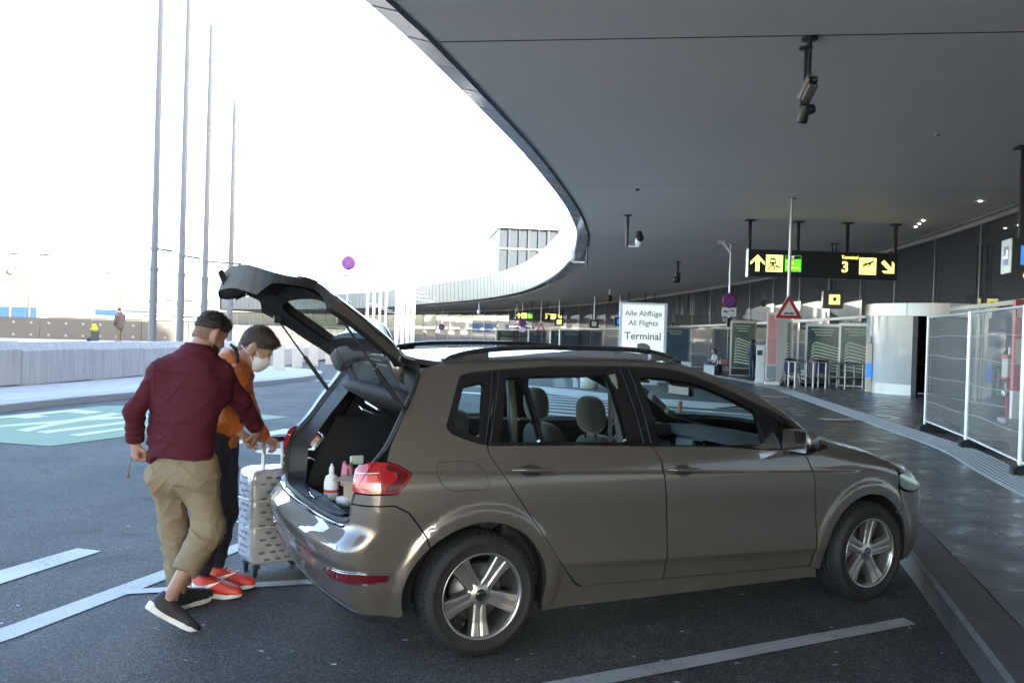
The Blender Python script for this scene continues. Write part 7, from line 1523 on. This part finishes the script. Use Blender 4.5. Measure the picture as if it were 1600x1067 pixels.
# --- small people ----------------------------------------------------------------------------------
def small(label, loc, yaw, prims, group=None):
    """prims: {part: (material, [(a, b, ra, rb)])} in metres, x right, y forward"""
    t = thing('person', label, 'person', loc, yaw)
    for nm, (mt, L) in prims.items():
        V, F = net([Cap(a, b, r0, r1) for a, b, r0, r1 in L], .016, .035); nobj(nm, (V, F), mt, t, np.zeros(3))
    return t
M['jeans'] = pm('jeans', (.06,.09,.17), .85, var=.15, vscale=30); M['coat'] = pm('coat_brown', (.055,.04,.038), .8); M['pale_top'] = pm('pale_top', (.45,.42,.42), .8); M['trouser_tan'] = pm('trouser_tan', (.09,.072,.045), .85); M['suit_navy'] = pm('suit_navy', (.016,.022,.042), .7)
std = lambda: {}
y = 41.2; small('man in navy suit standing by the green poster looking at his phone', (10.95, y, pz(y)), R(-65), {
    'body': ('skin2', [((0,.03,1.62),(0,.05,1.66),.095,.10), ((0,0,1.42),(0,.02,1.56),.06,.06), ((.12,.30,1.10),(.10,.34,1.14),.045,.04), ((-.12,.30,1.10),(-.08,.34,1.14),.045,.04), ((0,0,1.0),(0,0,1.4),.10,.10)]),
    'hair': ('hair', [((0,-.0,1.69),(0,.03,1.71),.095,.09), ((0,-.04,1.62),(0,-.03,1.68),.075,.08)]),
    'jacket': ('suit_navy', [((0,0,.92),(0,-.01,1.38),.165,.17), ((-.18,0,1.40),(.18,0,1.40),.075,.075), ((.22,0,1.38),(.25,-.02,1.10),.065,.055), ((.25,-.02,1.10),(.13,.26,1.10),.055,.045), ((-.22,0,1.38),(-.25,-.02,1.10),.065,.055), ((-.25,-.02,1.10),(-.13,.26,1.10),.055,.045)]),
    'trousers': ('suit_navy', [((-.09,0,.90),(-.09,.0,.50),.095,.08), ((-.09,0,.50),(-.09,-.02,.09),.075,.06), ((.09,0,.90),(.09,.02,.5),.095,.08), ((.09,.02,.5),(.09,0,.09),.075,.06)]),
    'shoe': ('black', [((-.09,-.04,.05),(-.10,.16,.045),.05,.045), ((.09,-.04,.05),(.11,.16,.045),.05,.045)]), 'phone': ('black', [((-.02,.37,1.16),(.02,.37,1.18),.03,.03)])})
y = 45.6; small('woman in pale top and jeans sitting on the white bench', (10.25, y, pz(y)), R(112), {
    'body': ('skin2', [((0,.10,1.14),(0,.12,1.18),.09,.095), ((0,.02,.95),(0,.07,1.08),.055,.055), ((.12,.36,.72),(.06,.40,.74),.04,.04), ((-.12,.36,.72),(-.06,.40,.74),.04,.04), ((-.08,.50,.12),(-.08,.50,.2),.045,.045), ((.08,.62,.16),(.08,.6,.24),.045,.045)]),
    'hair': ('hair_brown', [((0,.06,1.21),(0,.10,1.22),.095,.09), ((0,.02,1.16),(0,.0,.98),.09,.06)]),
    'top': ('pale_top', [((0,0,.52),(0,.02,.90),.15,.16), ((-.15,.02,.92),(.15,.02,.92),.065,.065), ((.19,.02,.90),(.22,.14,.68),.055,.05), ((.22,.14,.68),(.12,.34,.72),.05,.042), ((-.19,.02,.90),(-.22,.14,.68),.055,.05), ((-.22,.14,.68),(-.12,.34,.72),.05,.042)]),
    'jeans': ('jeans', [((-.09,.02,.52),(-.10,.46,.52),.095,.075), ((-.10,.46,.52),(-.08,.50,.15),.072,.055), ((.09,.02,.52),(.09,.48,.56),.095,.075), ((.09,.48,.56),(.08,.60,.20),.072,.055)]),
    'shoe': ('sole_white', [((-.08,.46,.05),(-.08,.66,.045),.048,.042), ((.08,.58,.09),(.08,.78,.07),.048,.042)])})
y = 45.2; t = thing('shoulder_bag', 'pink bag standing beside the seated woman on the bench', 'bag', (10.45, y-.1, pz(y)+.50)); V, F = net([Cap((0,0,.12),(.22,0,.12),.13,.13), Cap((.0,0,.2),(.22,0,.2),.1,.1)], .02, .05); nobj('bag', (V, F), pm('bag_pink', (.42,.22,.20), .6), t, np.zeros(3)); m = MB(); m.tube([(.0,0,.28),(.02,0,.42),(.18,0,.42),(.22,0,.28)], .015, 6); m.build('handle', 'black', t)
t = thing('suitcase', 'small dark cabin suitcase standing before the seated woman', 'suitcase', (10.28, 44.9, pz(45)), .3); m = MB(); m.box((0,0,.30),(.30,.2,.5)); m.build('shell', 'black', t, bevel=.03); m = MB(); m.tube([(-.08,0,.52),(-.08,0,.88),(.08,0,.88),(.08,0,.52)], .012, 6); m.build('handle', 'galv', t)
zW = .44
small('man in brown coat and tan trousers standing on the walkway at far left', (pt(187,520,46.8)[0], 46.8, zW), R(62), {
    'body': ('skin2', [((0,.08,1.60),(0,.12,1.63),.09,.095), ((0,.0,1.42),(0,.06,1.54),.06,.06), ((.2,.18,.86),(.2,.2,.80),.045,.045)]),
    'hair': ('hair_brown', [((0,.06,1.68),(0,.10,1.70),.09,.085)]),
    'coat': ('coat', [((0,0,.80),(0,-.0,1.38),.20,.19), ((-.18,0,1.40),(.18,0,1.40),.085,.085), ((.24,0,1.38),(.26,.02,1.10),.075,.065), ((.26,.02,1.10),(.22,.16,.90),.06,.055), ((-.24,0,1.38),(-.26,.02,1.10),.075,.065), ((-.26,.02,1.10),(-.22,.16,.90),.06,.055)]),
    'trousers': ('trouser_tan', [((-.09,0,.85),(-.09,.0,.45),.095,.08), ((-.09,0,.45),(-.10,-.02,.07),.075,.06), ((.09,0,.85),(.09,.02,.45),.095,.08), ((.09,.02,.45),(.10,0,.07),.075,.06)]),
    'shoe': ('black', [((-.10,-.04,.05),(-.11,.18,.045),.05,.045), ((.10,-.04,.05),(.11,.18,.045),.05,.045)])})
x = pt(150,520,46.9)[0]; t = thing('suitcase', 'dark suitcase with yellow bag on top left of the man in the coat', 'suitcase', (x-.05, 46.9, zW)); m = MB(); m.box((0,0,.30),(.34,.3,.52)); m.build('shell', pm('case_brown', (.03,.025,.022), .6), t, bevel=.04); m = MB(); m.tube([(-.08,0,.5),(-.06,.0,1.0),(.1,0,1.0),(.12,0,.5)], .02, 6); m.build('handle', 'black', t)
t = thing('carrier_bag', 'yellow bag strapped on the dark suitcase at far left', 'bag', (x-.02, 46.75, zW+.55)); V, F = net([Cap((-.06,0,.1),(.06,0,.1),.13,.13), Cap((-.04,0,.28),(.05,0,.3),.10,.08)], .02, .05); nobj('bag', wrinkle(V, F, lambda p: .02*noise.noise(p*9)), pm('bag_yellow', (.30,.25,.015), .6), t, np.zeros(3))
x = pt(170,520,48)[0]; t = thing('luggage_bag', 'small dark bag on the walkway beside the suitcase', 'bag', (pt(140,525,46.9)[0], 46.9, zW)); V, F = net([Cap((-.05,0,.12),(.05,0,.14),.12,.12)], .02, .05); nobj('bag', (V, F), 'black', t, np.zeros(3))
